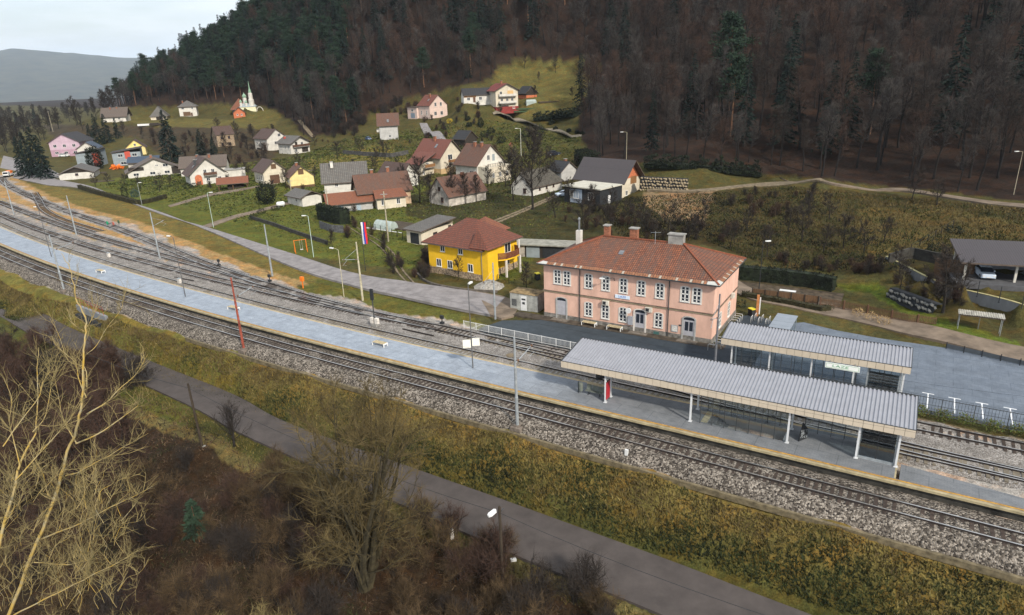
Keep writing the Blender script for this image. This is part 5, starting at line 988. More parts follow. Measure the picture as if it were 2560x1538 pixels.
r = thing('guard_rail', 'low dark panelled guard rail along the car park edge', 'fence', G(2365, 872, .25), 0); P0, P1 = G(2365, 872, .25), G(2760, 962, .25); d = (P1-P0); L_ = np.linalg.norm(d); r.rotation_euler = (0, 0, math.atan2(d[1], d[0])); MB().box(0, -.02, .12, L_, .02, .62).build('panel', M('panel slate', (.07, .08, .09), .7, .1, 1), r)
for i in range(int(L_/1.7)+1): MB().box(i*1.7-.04, -.05, 0, i*1.7+.04, .05, .8).build('post', M_BLACK, r)
tm = M('white road paint', (.72, .73, .74), .8, .08, 2, space='World')
for i in range(14):
    s = 24.95+2.17*i; m = MB()
    q = [S(s-.5, 20.8, .262), S(s+.5, 20.8, .262), S(s+.5, 20.92, .262), S(s-.5, 20.92, .262)]; m.face(q); m.face([S(s-.05, 17.4, .262), S(s+.05, 17.4, .262), S(s+.05, 20.8, .262), S(s-.05, 20.8, .262)]); structure('bay_marking', m, tm)
# ------------------------------------------------------------------ masts, lamps, signals
def mast(s, l, z, h, mat, label, arm=0., base=True, r0_=.16):
    r = thing('catenary_mast', label, 'mast', S(s, l, z), YAW, 'catenary masts along the tracks'); MB().tube([(0, 0, .1), (0, 0, h*.35), (0, 0, h*.355), (0, 0, h*.68), (0, 0, h*.685), (0, 0, h)], [r0_, r0_, r0_*.85, r0_*.82, r0_*.68, r0_*.62], 8).build('pole', mat, r, smooth=False)
    if base: MB().box(-.55, -.5, -.5, .55, .5, .2).box(-.3, -.3, .2, .3, .3, .34).build('footing', M('footing concrete', (.17, .14, .115), .95, .25, 2), r)
    if arm:
        sg = 1 if arm > 0 else -1; L_ = abs(arm); m = MB(); m.tube([(0, 0, h-2.6), (0, sg*L_, h-1.9)], .045, 6).tube([(0, 0, h-1.), (0, sg*L_*.85, h-1.95)], .02, 4).tube([(0, sg*L_*.7, h-2.15), (0.1, sg*L_*1.05, h-2.7), (0, sg*L_*.8, h-2.9)], .022, 5)
        for k in (.12, .9): m.tube([(0, sg*L_*k, h-2.6+.7*k-.01), (0, sg*L_*(k+.07), h-2.6+.7*(k+.07))], .1, 8, 1)
        m.build('cantilever', [M_GRM, M('insulator', (.12, .06, .03), .4, .1, 2)], r)
    return r
M_RUSTP = M('red oxide paint', (.27, .065, .04), .75, .3, 2, bump=.1)
mast(-7.9, -2.35, -.75, 9.3, M_GRM, 'grey mast in front of the platform, left of the long canopy', 3.2)
mast(-48.6, -2.1, -.75, 9.6, M_RUSTP, 'rusty red mast beside the nearest track', 3.)
mast(-98.9, .6, -.75, 9.6, M_GRM, 'grey mast on a footing above the underpass', 3.4)
mast(-186.9, 30.2, -.3, 9.2, M_GRM, 'leftmost grey mast between the sidings', 0, False); mast(-141.7, 23.9, -.3, 9.1, M_GRM, 'second grey mast from the left between the sidings', -2.5, False); mast(-101.8, 19.5, -.3, 9.1, M_GRM, 'grey mast at the points where the sidings meet', 2.5, False)
mast(-70.4, 20.4, 0, 9., M_GRM, 'grey stayed mast on the grass verge of the upper road', 0, False); mast(-46.9, 17.6, 0, 9., M('mast yellowed', (.42, .38, .27), .7, .2, 2), 'yellowed mast with a switch box by the upper road', -3., False); mast(-24.5, 19.3, .2, 7.9, M_GRM, 'grey mast beside the left end of the white railing', -2.5, False, .14)
pt = G(1800, 735, 9.0); s_, l_ = SLof(pt[0], pt[1]); mast(float(s_), float(l_), .2, 8.8, M('mast dark', (.13, .135, .15), .6, .2, 2), 'dark slim mast before the right corner of the station', -2.8, False, .13)
def lamp(p, h, label, mat=None, rz=0., arm=1.1, head=None, r0_=.07, name='street_lamp', grp='street lamps', sign=False):
    r = thing(name, label, 'lamp', p, rz, grp); MB().tube([(0, 0, -.1), (0, 0, h)], [r0_, r0_*.7], 7).build('pole', mat or M_GRM, r)
    MB().tube([(0, 0, h), (arm*.5, 0, h+.12), (arm, 0, h+.12)], .035, 6).build('arm', mat or M_GRM, r)
    m = MB(); x = arm; m.prism([(x-.12, -.1), (x+.55, -.16), (x+.68, 0), (x+.55, .16), (x-.12, .1)], h+.06, h+.2); m.build('head', head or M_WHM, r)
    return r
for q, h, lab in (((-18, 4.8), 9.6, 'slim platform lamp post before the white railing'), ((-72.8, 5.95), 9.3, 'slim platform lamp post left of the red mast'), ((-121.8, 9.5), 9.6, 'slim platform lamp post far along the platform')): lamp(S(*q, .45), h, lab, M('lamp post dark', (.10, .10, .10), .6, .2, 2), YAW+R(100 if h == 9.6 and q[0] > -50 else 180), .3 if q[0] > -50 else .9)
r = thing('platform_number_sign', 'pair of white number boards on the platform lamp before the railing', 'sign', S(-18, 4.8, 2.9), YAW+R(35)); MB().box(-.95, -.02, 0, -.08, .02, .95).build('board', M('board cream', (.7, .68, .6), .6, .06, 2), r); MB().box(.08, -.02, .2, .9, .02, 1.1).build('board', MATS['board cream'], r)
lamp(S(-51.2, 18, 0), 7.3, 'yellowish lamp post between the orange box and the upper road', MATS['mast yellowed'], YAW+R(180)); lamp(S(-73.5, 32.4, .2), 7.6, 'pale green lamp post beside the orange swing frame', M('lamp pale green', (.38, .46, .42), .6, .1, 2), R(170), .6)
def lampD(x0, y0, x1, y1, lab, k='F', **kw):
    b = T(x0, y0) if k == 'F' else TD(x0, y0); hh = 5.
    for h in np.arange(2, 14, .05):
        if PROJ(b[0], b[1], b[2]+h)[1] <= (y1 if k == 'F' else y1*K): hh = h; break
    return lamp(b, hh, lab, **kw)
lampD(534, 549*K, 520*K, 466*K, 'lamp post at the field corner near the cut hedges', mat=MATS['lamp pale green'], arm=.6); lampD(1303, 390, 1296, 322, 'pale lamp post on the garden slope above the parked dark car', mat=MATS['board cream'], rz=R(180)); lampD(1566, 399, 1563, 331, 'lamp post at the forest edge above the brick gable', mat=MATS['mast yellowed'], rz=R(180)); lampD(2534, 487, 2556, 380, 'leaning lamp post on the hill road at the right margin', mat=M('wood grey pole', (.34, .30, .22), .9, .2, 2), rz=R(180), arm=.9)
lampD(1896, 738, 1912, 606, 'black lamp post with a pale head before the orchard hedge', mat=M_BLACK, arm=.4); lampD(355, 512, 349, 458, 'grey lamp post behind the clipped roadside hedge', arm=.5)
lampD(1488, 448, 1484, 420, 'small yellowish lamp left of the brown roofed house', mat=MATS['mast yellowed'], arm=.3)
# near wooden pole lamp and plain pole along the lower road, with their cable
M_PW = M('creosoted wood', (.045, .033, .022), .9, .3, 2, stretch=(6, 6, .5)); pl = G(1213*K, 1400*K, -4.6); pw = G(495*K, 1108*K, -5.2)
r = thing('wooden_lamp_post', 'dark wooden post with a white lamp head beside the lower road', 'lamp', pl, R(20)); MB().tube([(0, 0, -.4), (0, 0, 6.55)], [.13, .1], 8).build('pole', M_PW, r); MB().tube([(0, 0, 5.9), (.2, 0, 6.2), (.35, 0, 6.3)], .03, 6).build('arm', M_DKM, r)
m = MB(); m.prism([(.28, -.07), (.45, -.17), (.95, -.15), (1.05, 0), (.95, .15), (.45, .17), (.28, .07)], 6.25, 6.42); o = m.build('head', M_WHM, r); o.rotation_euler = (0, R(-12), R(20))
r = thing('wooden_pole', 'dark wooden pole with a stub footing among the roadside bushes', 'pole', pw, 0); MB().tube([(0, 0, -.3), (-.1, 0, 8.6)], [.15, .1], 8).build('shaft', M_PW, r); MB().box(.05, -.12, -.3, .3, .12, 1.6).build('footing', M_CONC, r)
def cable(label, pts, sag=.6, rad=.02, grp='overhead cables'):
    m = MB()
    for A, B in zip(pts[:-1], pts[1:]):
        A, B = np.array(A, float), np.array(B, float); m.tube([A+(B-A)*t-np.array([0, 0, sag*4*t*(1-t)]) for t in np.linspace(0, 1, 10)], rad, 4, cap=False)
    tag(m.build('overhead_cable', M_BLACK), label, 'cable', grp)
tp, tw = pl+[0, 0, 6.0], pw+[-.1, 0, 8.1]
cable('black cable strung along the lower road between the wooden posts', [tw+(tw-tp)*.9, tw, tp, tp+np.array([26, -17, 1.])], .9, .022)
for key, l0, lab in (('t1', 0, 'contact wire above the nearest track'), ('t2', 9, 'contact wire above the platform track')):
    cable(lab, [S(s, l0+float(bend(s)), 5.3) for s in (-190, -145, -100, -50, -8, 34, 70)], .05, .009, 'contact wires'); cable(lab.replace('contact wire', 'suspension wire'), [S(s, l0+float(bend(s)), 6.9) for s in (-190, -145, -100, -50, -8, 34, 70)], .9, .008, 'contact wires')
# signal, point machines and line side boxes
def signal(loc, label, h=5.2):
    r = thing('railway_signal', label, 'signal', loc, YAW); MB().tube([(0, 0, 0), (0, 0, h)], .08, 7).build('pole', M_DKM, r); MB().box(-.22, -.12, h-1.5, .22, .12, h).build('head', M_BLACK, r); MB().box(-.5, -.3, 0, .5, .3, .35).build('base', M_CONC, r); MB().box(-.62, -.2, .4, -.15, .2, 1.2).box(.15, -.2, .4, .68, .2, 1.2).build('relay_box', M_SUR, r)
signal(S(-38.3, 10.9, -.17), 'signal post with white relay boxes between the platform track and the sidings')
def small(name, label, cat, loc, parts, rz=YAW, grp=None):
    r = thing(name, label, cat, loc, rz, grp)
    for n, mb_, m in parts: mb_.build(n, m, r)
    return r
small('line_side_phone', 'orange telephone box on a post beside the upper road', 'phone box', S(-60.3, 18.1, 0), [('post', MB().box(-.06, -.06, 0, .06, .06, 1.3), M('orange paint', (.75, .17, .015), .5, .08, 2)), ('box', MB().box(-.28, -.2, 1.2, .28, .2, 1.9), MATS.get('orange paint') or M_RUSTP)])
for (s, l, lab) in ((-68.9, 18.6, 'black point lever beside the stayed mast'), (-30.6, 15.6, 'black point lever before the left end of the white railing'), (-86, 21.2, 'black point lever at the foot of the orange strip')): small('point_lever', lab, 'point lever', S(s, l, -.2), [('stand', MB().box(-.25, -.2, 0, .25, .2, .35).box(-.05, -.05, .35, .05, .05, .8), M_BLACK), ('lantern', MB().box(-.25, -.14, .8, .25, .14, 1.25), M_BLACK)])
for (s, l, lab) in ((-82.6, 9.6, 'white cabinet beside a striped stake left of the red mast'), (-113, 14.2, 'white cabinet between the curving sidings')): small('track_cabinet', lab, 'cabinet', S(s, float(l)+1.6, -.2), [('body', MB().box(-.3, -.2, 0, .3, .2, .8), M_SUR), ('lid', MB().box(-.33, -.23, .8, .33, .23, .86), M_GRM)])
small('white_marker_post', 'small white marker on the ballast before the long canopy', 'marker', G(1566, 1143, -.8), [('stake', MB().box(-.14, -.1, 0, .14, .1, .75), M_WHM), ('base', MB().box(-.3, -.25, -.2, .3, .25, .08), M_CONC)])
for (p, c, lab) in (((270, 565), (.0, .30, .14), 'green disc signal at the points'), ((285, 567), (.45, .12, .08), 'red disc signal at the points'), ((298, 562), (.05, .10, .05), 'dark disc signal at the points')): small('disc_signal', lab, 'signal', G(*p, -.3), [('stem', MB().box(-.04, -.04, 0, .04, .04, .5), M_DKM), ('disc', MB().tube([(0, -.04, .75), (0, .04, .75)], .42, 14), M('disc '+lab[:4], c, .5, .05, 1))])
for (s, l, a) in ((-84, 11.3, .4), (-31.5, 11.6, -.1)): tag(MB().box(-2.6, -.06, 0, 2.6, .06, .14).build('spare_rail', M_RAIL, None, S(s, l+(1.6 if s < -50 else 0), -.17), YAW+a*.1), 'spare rail lying in the gravel, '+('left of the striped stake' if s < -50 else 'before the white railing'), 'rail')
tag(MB().lathe([(0, .03), (.55, .03), (.55, 0)], 20).build('manhole_cover', M_RUT, None, S(-16.9, 10.9, -.17)), 'round sand coloured cover in the gravel between the tracks', 'manhole cover')
# ------------------------------------------------------------------ trees
M_BARK = M('bark grey brown', (.04, .033, .028), .95, .35, 2, bump=.3); M_TWIG = M('bare twigs', (.036, .028, .023), .95, .3, .35); M_TWIGR = M('bare twigs reddish', (.06, .034, .024), .95, .3, .4)
M_BARKF = M('bark of the wood', (.016, .013, .012), .95, .3, .4); M_TWIGG = M('bare twigs grey', (.058, .05, .045), .95, .3, .3)
M_BARKL = M('bark dark', (.022, .018, .015), .95, .3, 2); M_TWIGO = M('bare twigs olive', (.095, .07, .028), .95, .3, .5); M_TWIGP = M('bare twigs pale', (.20, .155, .065), .9, .3, .8)
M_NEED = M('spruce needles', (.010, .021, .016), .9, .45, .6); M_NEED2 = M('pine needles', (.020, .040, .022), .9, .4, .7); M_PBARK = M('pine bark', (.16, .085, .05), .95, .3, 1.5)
M_LICH = M('lichen bark', (.36, .22, .018), .9, .2, 2.2, (.26, .235, .16)); M_LEAFD = M('dark hedge leaves', (.012, .018, .008), .9, .5, 1.2); M_LEAFH = M('hedge leaves brown green', (.034, .030, .012), .95, .4, 1.2); M_LEAFG = M('bush leaves', (.07, .10, .025), .85, .4, 1.5)
M_LEAFR = M('red green leaves', (.11, .06, .02), .8, .5, 5, (.055, .13, .02))
def unit(v): return v/(np.linalg.norm(v)+1e-9)
def curve_from(p, d, L, n, rg, wob=.18, lift=0.):
    pts = [p]; d = unit(d)
    for i in range(n):
        d = unit(d+rg.normal(0, wob, 3)+np.array([0, 0, lift])); pts.append(pts[-1]+d*L/n)
    return pts
def blade(mb, p, q, w, rg, mi=0):
    d = q-p; s = np.cross(d, rg.normal(0, 1, 3)); s = unit(s)*w/2; i = len(mb.v)
    mb.v += [tuple(p-s), tuple(p+s), tuple(q)]; mb.f.append((i, i+1, i+2)); mb.m.append(mi)
def bare(seed, H=18., R0=.24, nl=24, f0=.3, el=(25, 60), ll=.36, nsub=6, ntw=7, tw=(.7, 1.5), tww=.045, stems=1, lean=.05, lift=.06):
    """returns (trunk and limbs, twig crown) of a leafless broadleaf tree"""
    rg = np.random.default_rng(seed); A, B = MB(), MB(); limbs = []
    for st in range(stems):
        az = rg.uniform(0, 6.28); d0 = np.array([math.cos(az)*lean, math.sin(az)*lean, 1.])
        if stems > 1: e = rg.uniform(.12, .5); d0 = np.array([math.cos(az)*e, math.sin(az)*e, 1.])
        h = H*rg.uniform(.75, 1) if stems > 1 else H; r0 = R0 if stems == 1 else R0*rg.uniform(.45, .8)
        tr = curve_from(np.array([rg.normal(0, .12) if stems > 1 else 0, rg.normal(0, .12) if stems > 1 else 0, -.4]), d0, h*.9, 9, rg, .045, .05)
        A.tube(tr, [r0*(1.25 if i == 0 else 1)*(1-.88*i/9) for i in range(10)], 6 if stems == 1 else 5, cap=False)
        for k in range(nl if stems == 1 else max(4, nl//stems)):
            f = f0+(1-f0)*(k+rg.random())/(nl if stems == 1 else max(4, nl//stems)); f = min(f, .985); i = min(int(f*9), 8); p = tr[i]+(tr[i+1]-tr[i])*(f*9-i)
            a = k*2.4+rg.uniform(-.5, .5)+st; e = R(rg.uniform(*el))+f*.25; L = H*ll*(1-.55*abs(f-.45)-.25*f)*rg.uniform(.7, 1.15)
            d = np.array([math.cos(a)*math.cos(e), math.sin(a)*math.cos(e), math.sin(e)]); lb = curve_from(p, d, L, 5, rg, .16, lift)
            rr = r0*.34*(1-.6*f); A.tube(lb, [max(.014, rr*(1-.85*j/5)) for j in range(6)], 4, cap=False); limbs.append((lb, L))
    for lb, L in limbs:
        for k in range(nsub):
            f = .22+.78*(k+rg.random())/nsub; i = min(int(f*5), 4); p = lb[i]+(lb[i+1]-lb[i])*(f*5-i); d = unit(unit(lb[i+1]-lb[i])+rg.normal(0, .55, 3)+[0, 0, .15]); sl = L*.4*(1.1-.5*f)*rg.uniform(.7, 1.2)
            sb = curve_from(p, d, sl, 3, rg, .2, .08)
            for a, b in zip(sb[:-1], sb[1:]): blade(B, a, b+(b-a)*.15, tww*1.7, rg)
            for t in range(ntw):
                g = rg.uniform(.1, 1.); j = min(int(g*3), 2); q = sb[j]+(sb[j+1]-sb[j])*(g*3-j); dd = unit(unit(sb[j+1]-sb[j])*.8+rg.normal(0, .6, 3)+[0, 0, .2]); blade(B, q, q+dd*rg.uniform(*tw), tww, rg)
    return A, B
def spruce(seed, H=22., W=3.4, base=.08, n=34):
    rg = np.random.default_rng(seed); A, B = MB(), MB(); A.tube([(0, 0, -.4), (0, 0, H*.5), (0, 0, H*.98)], [H*.011, H*.007, .02], 6)
    for k in range(n):
        f = (k+.5)/n; z = H*(base+(1-base)*f**.93); r = W*(1-f)**.8*rg.uniform(.75, 1.12)+.12; m = max(5, int(9-4*f))
        for j in range(m):
            a = rg.uniform(0, 6.28); d = np.array([math.cos(a), math.sin(a), 0]); tip = d*r+np.array([0, 0, z-.28*r+rg.normal(0, .12)]); p = np.array([0, 0, z+.12*r])
            for q in range(9):
                t = rg.uniform(.12, 1.); c = p+(tip-p)*t; s = .32+.5*(1-abs(t-.5))*r*.2; e1 = unit(d*1.2+rg.normal(0, .45, 3)+[0, 0, -.3])*s*rg.uniform(.8, 1.5); e2 = np.cross(e1, rg.normal(0, 1, 3)); e2 = unit(e2)*s*.42; i = len(B.v)
                B.v += [tuple(c-e2), tuple(c+e2), tuple(c+e1)]; B.f.append((i, i+1, i+2)); B.m.append(0)
    return A, B
def pine(seed, H=22., n=20):
    rg = np.random.default_rng(seed); A, B = MB(), MB(); tr = curve_from(np.array([0, 0, -.4]), np.array([0, 0, 1.]), H*.95, 7, rg, .03, .1); A.tube(tr, [H*.012*(1-.75*i/7) for i in range(8)], 6)
    for k in range(n):
        f = .48+.5*(k+rg.random())/n; i = min(int(f*7), 6); p = tr[i]+(tr[i+1]-tr[i])*(f*7-i); a = k*2.4+rg.uniform(-.4, .4); L = H*.17*(1.25-f)*rg.uniform(.7, 1.5)+.5; d = np.array([math.cos(a), math.sin(a), rg.uniform(.0, .5)]); lb = curve_from(p, d, L, 3, rg, .12, .08); A.tube(lb, [.09, .07, .05, .02], 4, cap=False)
        for c0 in lb[1:]+[(lb[2]+lb[3])/2]:
            for q in range(46):
                v = rg.normal(0, 1, 3)*[.8, .8, .42]*(.45+L*.14); c = c0+v; e1 = unit(v+rg.normal(0, .6, 3)+[0, 0, .4])*rg.uniform(.35, .75); e2 = unit(np.cross(e1, rg.normal(0, 1, 3)))*.15; i = len(B.v); B.v += [tuple(c-e2), tuple(c+e2), tuple(c+e1)]; B.f.append((i, i+1, i+2)); B.m.append(0)
    return A, B
def leafy(mb, c, rad, n, rg, size=.18, hollow=.55, squash=0.):
    c = np.array(c, float); rad = np.array(rad, float)
    for k in range(n):
        v = unit(rg.normal(0, 1, 3)); r = (hollow+(1-hollow)*rg.random()**.5)*(1+.16*math.sin(5*v[0]+3*v[1])*math.cos(4*v[2]+c[0])); p = c+v*rad*r
        e1 = unit(v*.6+rg.normal(0, .7, 3)+[0, 0, .25])*size*rg.uniform(.6, 1.5); e2 = unit(np.cross(e1, rg.normal(0, 1, 3)))*size*.42; i = len(mb.v); mb.v += [tuple(p-e2), tuple(p+e2), tuple(p+e1)]; mb.f.append((i, i+1, i+2)); mb.m.append(0)
    return mb
def place_tree(proto, name, label, cat, loc, rz, sc, grp=None, mats=(None, None)):
    """first use builds trunk and crown under an empty; later uses copy it"""
    key = id(proto)
    if 'root' not in proto:
        r = thing(name, label, cat, loc, rz, grp); a = proto['A'].build('trunk', proto['ma'], r); b = proto['B'].build('crown', proto['mb'], r); proto['root'] = r; r.scale = (sc, sc, sc*proto.get('zs', 1)); return r
    r = dup(proto['root'], loc, rz, label, None, (sc, sc, sc)); r['category'] = cat
    if grp: r['group'] = grp
    elif 'group' in r: del r['group']
    return r
def P_(ab, ma, mb): return dict(A=ab[0], B=ab[1], ma=ma, mb=mb)
FB = [P_(bare(100+i, 18+i % 3*1.5, .26+.04*(i % 3), 27, .34+.05*(i % 3), (30, 64), .33, 7, 8, (.7, 1.7), .042), M_BARKF, [M_TWIG, M_TWIGG, M_TWIGR, M_TWIGG, M_TWIG, M_TWIGG, M_TWIGR][i]) for i in range(7)]
FS = [P_(spruce(200+i, 22, 3.2+.5*i), M_BARK, M_NEED) for i in range(3)]+[P_(pine(210+i, 21), M_PBARK, M_NEED2) for i in range(3)]
rg = np.random.default_rng(42)
def scatter(n, spacing, test):
    """jittered positions on the hillside"""
    out = []; xs = np.arange(-520, 330, spacing); ys = np.arange(60, 640, spacing); X, Y = np.meshgrid(xs, ys); X = (X+rg.uniform(-.48, .48, X.shape)*spacing).ravel(); Y = (Y+rg.uniform(-.48, .48, Y.shape)*spacing).ravel(); Z = HGT(X, Y); px, py = PROJ(X, Y, Z); dx, dy = px/K, py/K
    ok = test(X, Y, Z, dx, dy); return X[ok], Y[ok], Z[ok], dx[ok], dy[ok]
CLEAR = [(-30, 262), (200, 255), (270, 275), (620, 285), (690, 300), (650, 262), (700, 285), (745, 340), (800, 330)]
def wood(X, Y, Z, dx, dy): return inpoly(dx, dy, FOREST) & (dx > -160) & (dx < 2640) & (dy > -330) & (dy < 500)
X, Y, Z, DX, DY = scatter(0, 5.3, wood)
d = np.hypot(X, Y); thin = rg.random(len(X)) < np.where(DX > 1450, .66, np.where(DX > 850, .8, 1.)); X, Y, Z, DX, DY, d = [a[thin] for a in (X, Y, Z, DX, DY, d)]
edge = ~inpoly(DX, DY+26, FOREST)
pc = np.where(DX < 850, np.where(DY < 175, 1.1, np.where(DY < 240, .6, .12)), np.where(DX < 1400, np.where(DY < 40, .5, np.where(DY < 150, .28, .10)), np.where((DX > 2150) & (DY < 120), .2, .05)))
patch = .5+.5*np.sin(X*.045+1.3)*np.cos(Y*.05+.4); isc = rg.random(len(X)) < pc*(.45+.9*patch)
order = np.argsort(d); STB, STC = [], []; nb = nc = 0
for i in order:
    sc = rg.uniform(.72, 1.12)*(.8 if edge[i] else 1)*(1.15 if isc[i] else 1); rz = rg.uniform(0, 6.28); loc = (X[i], Y[i], Z[i]-.2)
    left = DX[i] < 850
    if isc[i]:
        k = int(rg.integers(0, 3)) if rg.random() < (.45 if left else .6) else 3+int(rg.integers(0, 3))
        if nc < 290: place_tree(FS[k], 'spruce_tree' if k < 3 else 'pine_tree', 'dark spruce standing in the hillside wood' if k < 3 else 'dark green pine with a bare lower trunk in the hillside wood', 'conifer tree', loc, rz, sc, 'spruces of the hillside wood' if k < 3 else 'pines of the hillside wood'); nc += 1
        else: STC.append((*loc, rz, sc, k))
    else:
        k = int(rg.integers(0, 7))
        if nb < 188: place_tree(FB[k], 'bare_tree', 'leafless brown tree standing in the hillside wood', 'tree', loc, rz, sc, 'bare trees of the hillside wood'); nb += 1
        else: STB.append((*loc, rz, sc, k))
def instancer(name, pts, protos, label):
    """the rest of the wood, one object: copies of the tree shapes set on points"""
    if not pts: return
    c = bpy.data.collections.new(name+' shapes')
    for j, p in enumerate(protos):
        m = MB(); m.v = list(p['A'].v); m.f = list(p['A'].f); m.m = [0]*len(m.f); o = len(m.v); m.v += p['B'].v; m.f += [tuple(a+o for a in f) for f in p['B'].f]; m.m += [1]*len(p['B'].f)
        me = bpy.data.meshes.new('shape'); me.from_pydata(m.v, [], m.f); me.materials.append(p['ma']); me.materials.append(p['mb']); me.polygons.foreach_set('material_index', m.m); ob = bpy.data.objects.new('%s %02d' % (name, j), me); c.objects.link(ob)
    me = bpy.data.meshes.new(name); me.from_pydata([p[:3] for p in pts], [], [])
    for n, k, t in (('rot', 3, 'FLOAT'), ('scl', 4, 'FLOAT'), ('idx', 5, 'INT')): a = me.attributes.new(n, t, 'POINT'); a.data.foreach_set('value', [p[k] for p in pts])
    o = bpy.data.objects.new(name, me); COL.objects.link(o); tag(o, label, 'wood', kind='stuff'); ng = bpy.data.node_groups.new(name, 'GeometryNodeTree'); ng.interface.new_socket('Geometry', in_out='INPUT', socket_type='NodeSocketGeometry'); ng.interface.new_socket('Geometry', in_out='OUTPUT', socket_type='NodeSocketGeometry')
    N_ = ng.nodes.new; gi, go, ip, ci = N_('NodeGroupInput'), N_('NodeGroupOutput'), N_('GeometryNodeInstanceOnPoints'), N_('GeometryNodeCollectionInfo'); ci.inputs[0].default_value = c; ci.inputs['Separate Children'].default_value = True; ci.inputs['Reset Children'].default_value = True; ip.inputs['Pick Instance'].default_value = True
    def na(n, t): a = N_('GeometryNodeInputNamedAttribute'); a.data_type = t; a.inputs[0].default_value = n; return a.outputs[0]
    cx = N_('ShaderNodeCombineXYZ'); L = ng.links.new; L(na('rot', 'FLOAT'), cx.inputs[2]); L(gi.outputs[0], ip.inputs['Points']); L(ci.outputs[0], ip.inputs['Instance']); L(na('idx', 'INT'), ip.inputs['Instance Index']); L(cx.outputs[0], ip.inputs['Rotation']); L(na('scl', 'FLOAT'), ip.inputs['Scale']); L(ip.outputs[0], go.inputs[0])
    md = o.modifiers.new('wood', 'NODES'); md.node_group = ng
instancer('far_bare_wood', STB, FB, 'leafless woodland higher up the hillside'); instancer('far_conifer_wood', STC, FS, 'dark conifers higher up the hillside')
# conspicuous conifers
for x, y, Yd, k, sc, lab in ((1760, 235, 205, 4, 1.35, 'tall bright green pine standing out of the bare wood'), (1135, 150, 345, 5, 1.1, 'green topped pine above the crimson roofed house'), (690, 215, 400, 1, 1.25, 'tallest dark spruce on the ridge shoulder'), (735, 250, 365, 0, 1.3, 'dark spruce at the mouth of the forest road'), (760, 255, 360, 2, 1.2, 'broad dark spruce beside the forest road')):
    p = AT(x*K, y*K, Yd); p[2] = hz(p[0], p[1]); place_tree(FS[k], 'pine_tree' if k > 2 else 'spruce_tree', lab, 'conifer tree', p, 1.+x, sc)
# bare trees of the valley: overview pixel of the foot, height
VB = [P_(bare(300+i, 7, .16, 18, .22, (10, 50), .48, 8, 11, (.35, .9), .042), M_BARKL, M_TWIG) for i in range(4)]; VT = [P_(bare(320+i, 13, .2, 24, .22, (25, 60), .38, 8, 11, (.5, 1.2), .07), M_BARKL, M_TWIG) for i in range(3)]
VS = [P_(bare(340+i, 3.2, .07, 40, .05, (30, 75), .5, 5, 8, (.3, .8), .022, stems=8), M_BARKL, M_TWIGR if i % 2 else M_TWIG) for i in range(4)]
def vt(lst, protos, H0, name, cat, labf, grp=None):
    for n_, t in enumerate(lst):
        x, y, h = t[:3]; lab = t[3] if len(t) > 3 else labf; p = TD(x, y); place_tree(protos[n_ % len(protos)], name, lab, cat, p, RND.uniform(0, 6.28), h/H0, None if len(t) > 3 else grp)
vt([(982, 478, 9), (1012, 490, 12), (1040, 498, 8), (1087, 494, 7.5), (1124, 492, 8), (1150, 487, 7), (1178, 470, 7.5), (1238, 484, 12.5, 'tall dark bare tree left of the thatched cottage'), (1285, 505, 19, 'tallest bare tree of the orchard, in front of the thatched cottage'), (1195, 410, 6, 'small bare tree before the terrace of the mottled roofed house')], VT, 13, 'bare_tree', 'tree', 'bare orchard tree before the rusty roofed cottage', 'bare orchard trees before the cottage')
vt([(1375, 492, 6), (1420, 520, 7), (1405, 560, 7), (1470, 525, 6), (1520, 540, 5), (1340, 525, 6), (1460, 565, 6), (1550, 560, 6), (1610, 560, 5.5), (1660, 580, 5), (1580, 590, 5), (1690, 555, 6)], VB, 7, 'orchard_tree', 'tree', 'low bare fruit tree in the scrub behind the station', 'bare fruit trees behind the station')
vt([(1935, 580, 6.5), (1985, 610, 5), (2035, 600, 6), (2085, 605, 5), (1900, 560, 5), (1850, 620, 5.5), (1800, 560, 5), (2000, 530, 5), (1760, 600, 5), (2130, 585, 4.5), (1950, 520, 5), (2200, 480, 6), (2260, 495, 5)], VB, 7, 'orchard_tree', 'tree', 'low bare fruit tree on the grassy slope below the hill road', 'bare fruit trees on the slope')
vt([(2275, 753, 8.5, 'gnarled dark tree with pruned limbs before the concrete wall'), (2170, 704, 4.5, 'reddish bare tree with a flat crown on the small lawn'), (2315, 720, 4, 'little bare tree on the lawn above the concrete wall'), (2170, 660, 4, 'bare shrub tree beside the dark garden wall')], VB, 7, 'bare_tree', 'tree', '')
vt([(385, 462, 5.5), (340, 455, 4), (262, 445, 4), (300, 448, 4), (232, 452, 4.5), (410, 452, 4)], VB, 7, 'orchard_tree', 'tree', 'small bare fruit tree in the hedged garden', 'bare fruit trees of the hedged garden')
vt([(600, 430, 5.5, 'bare spreading tree right of the white chalet'), (690, 455, 6, 'slender bare tree before the small yellow house'), (815, 385, 7), (870, 372, 6), (930, 385, 7), (640, 405, 6), (760, 352, 5), (905, 400, 6)], VB, 7, 'bare_tree', 'tree', 'bare tree scattered over the dry meadow', 'bare trees of the dry meadow')
vt([(1265, 165, 8), (1340, 175, 8), (1300, 200, 5), (1415, 185, 9), (1430, 220, 9), (1290, 235, 5), (1380, 240, 5)], VT, 13, 'bare_tree', 'tree', 'bare tree on the sunny clearing', 'bare trees on the clearing')
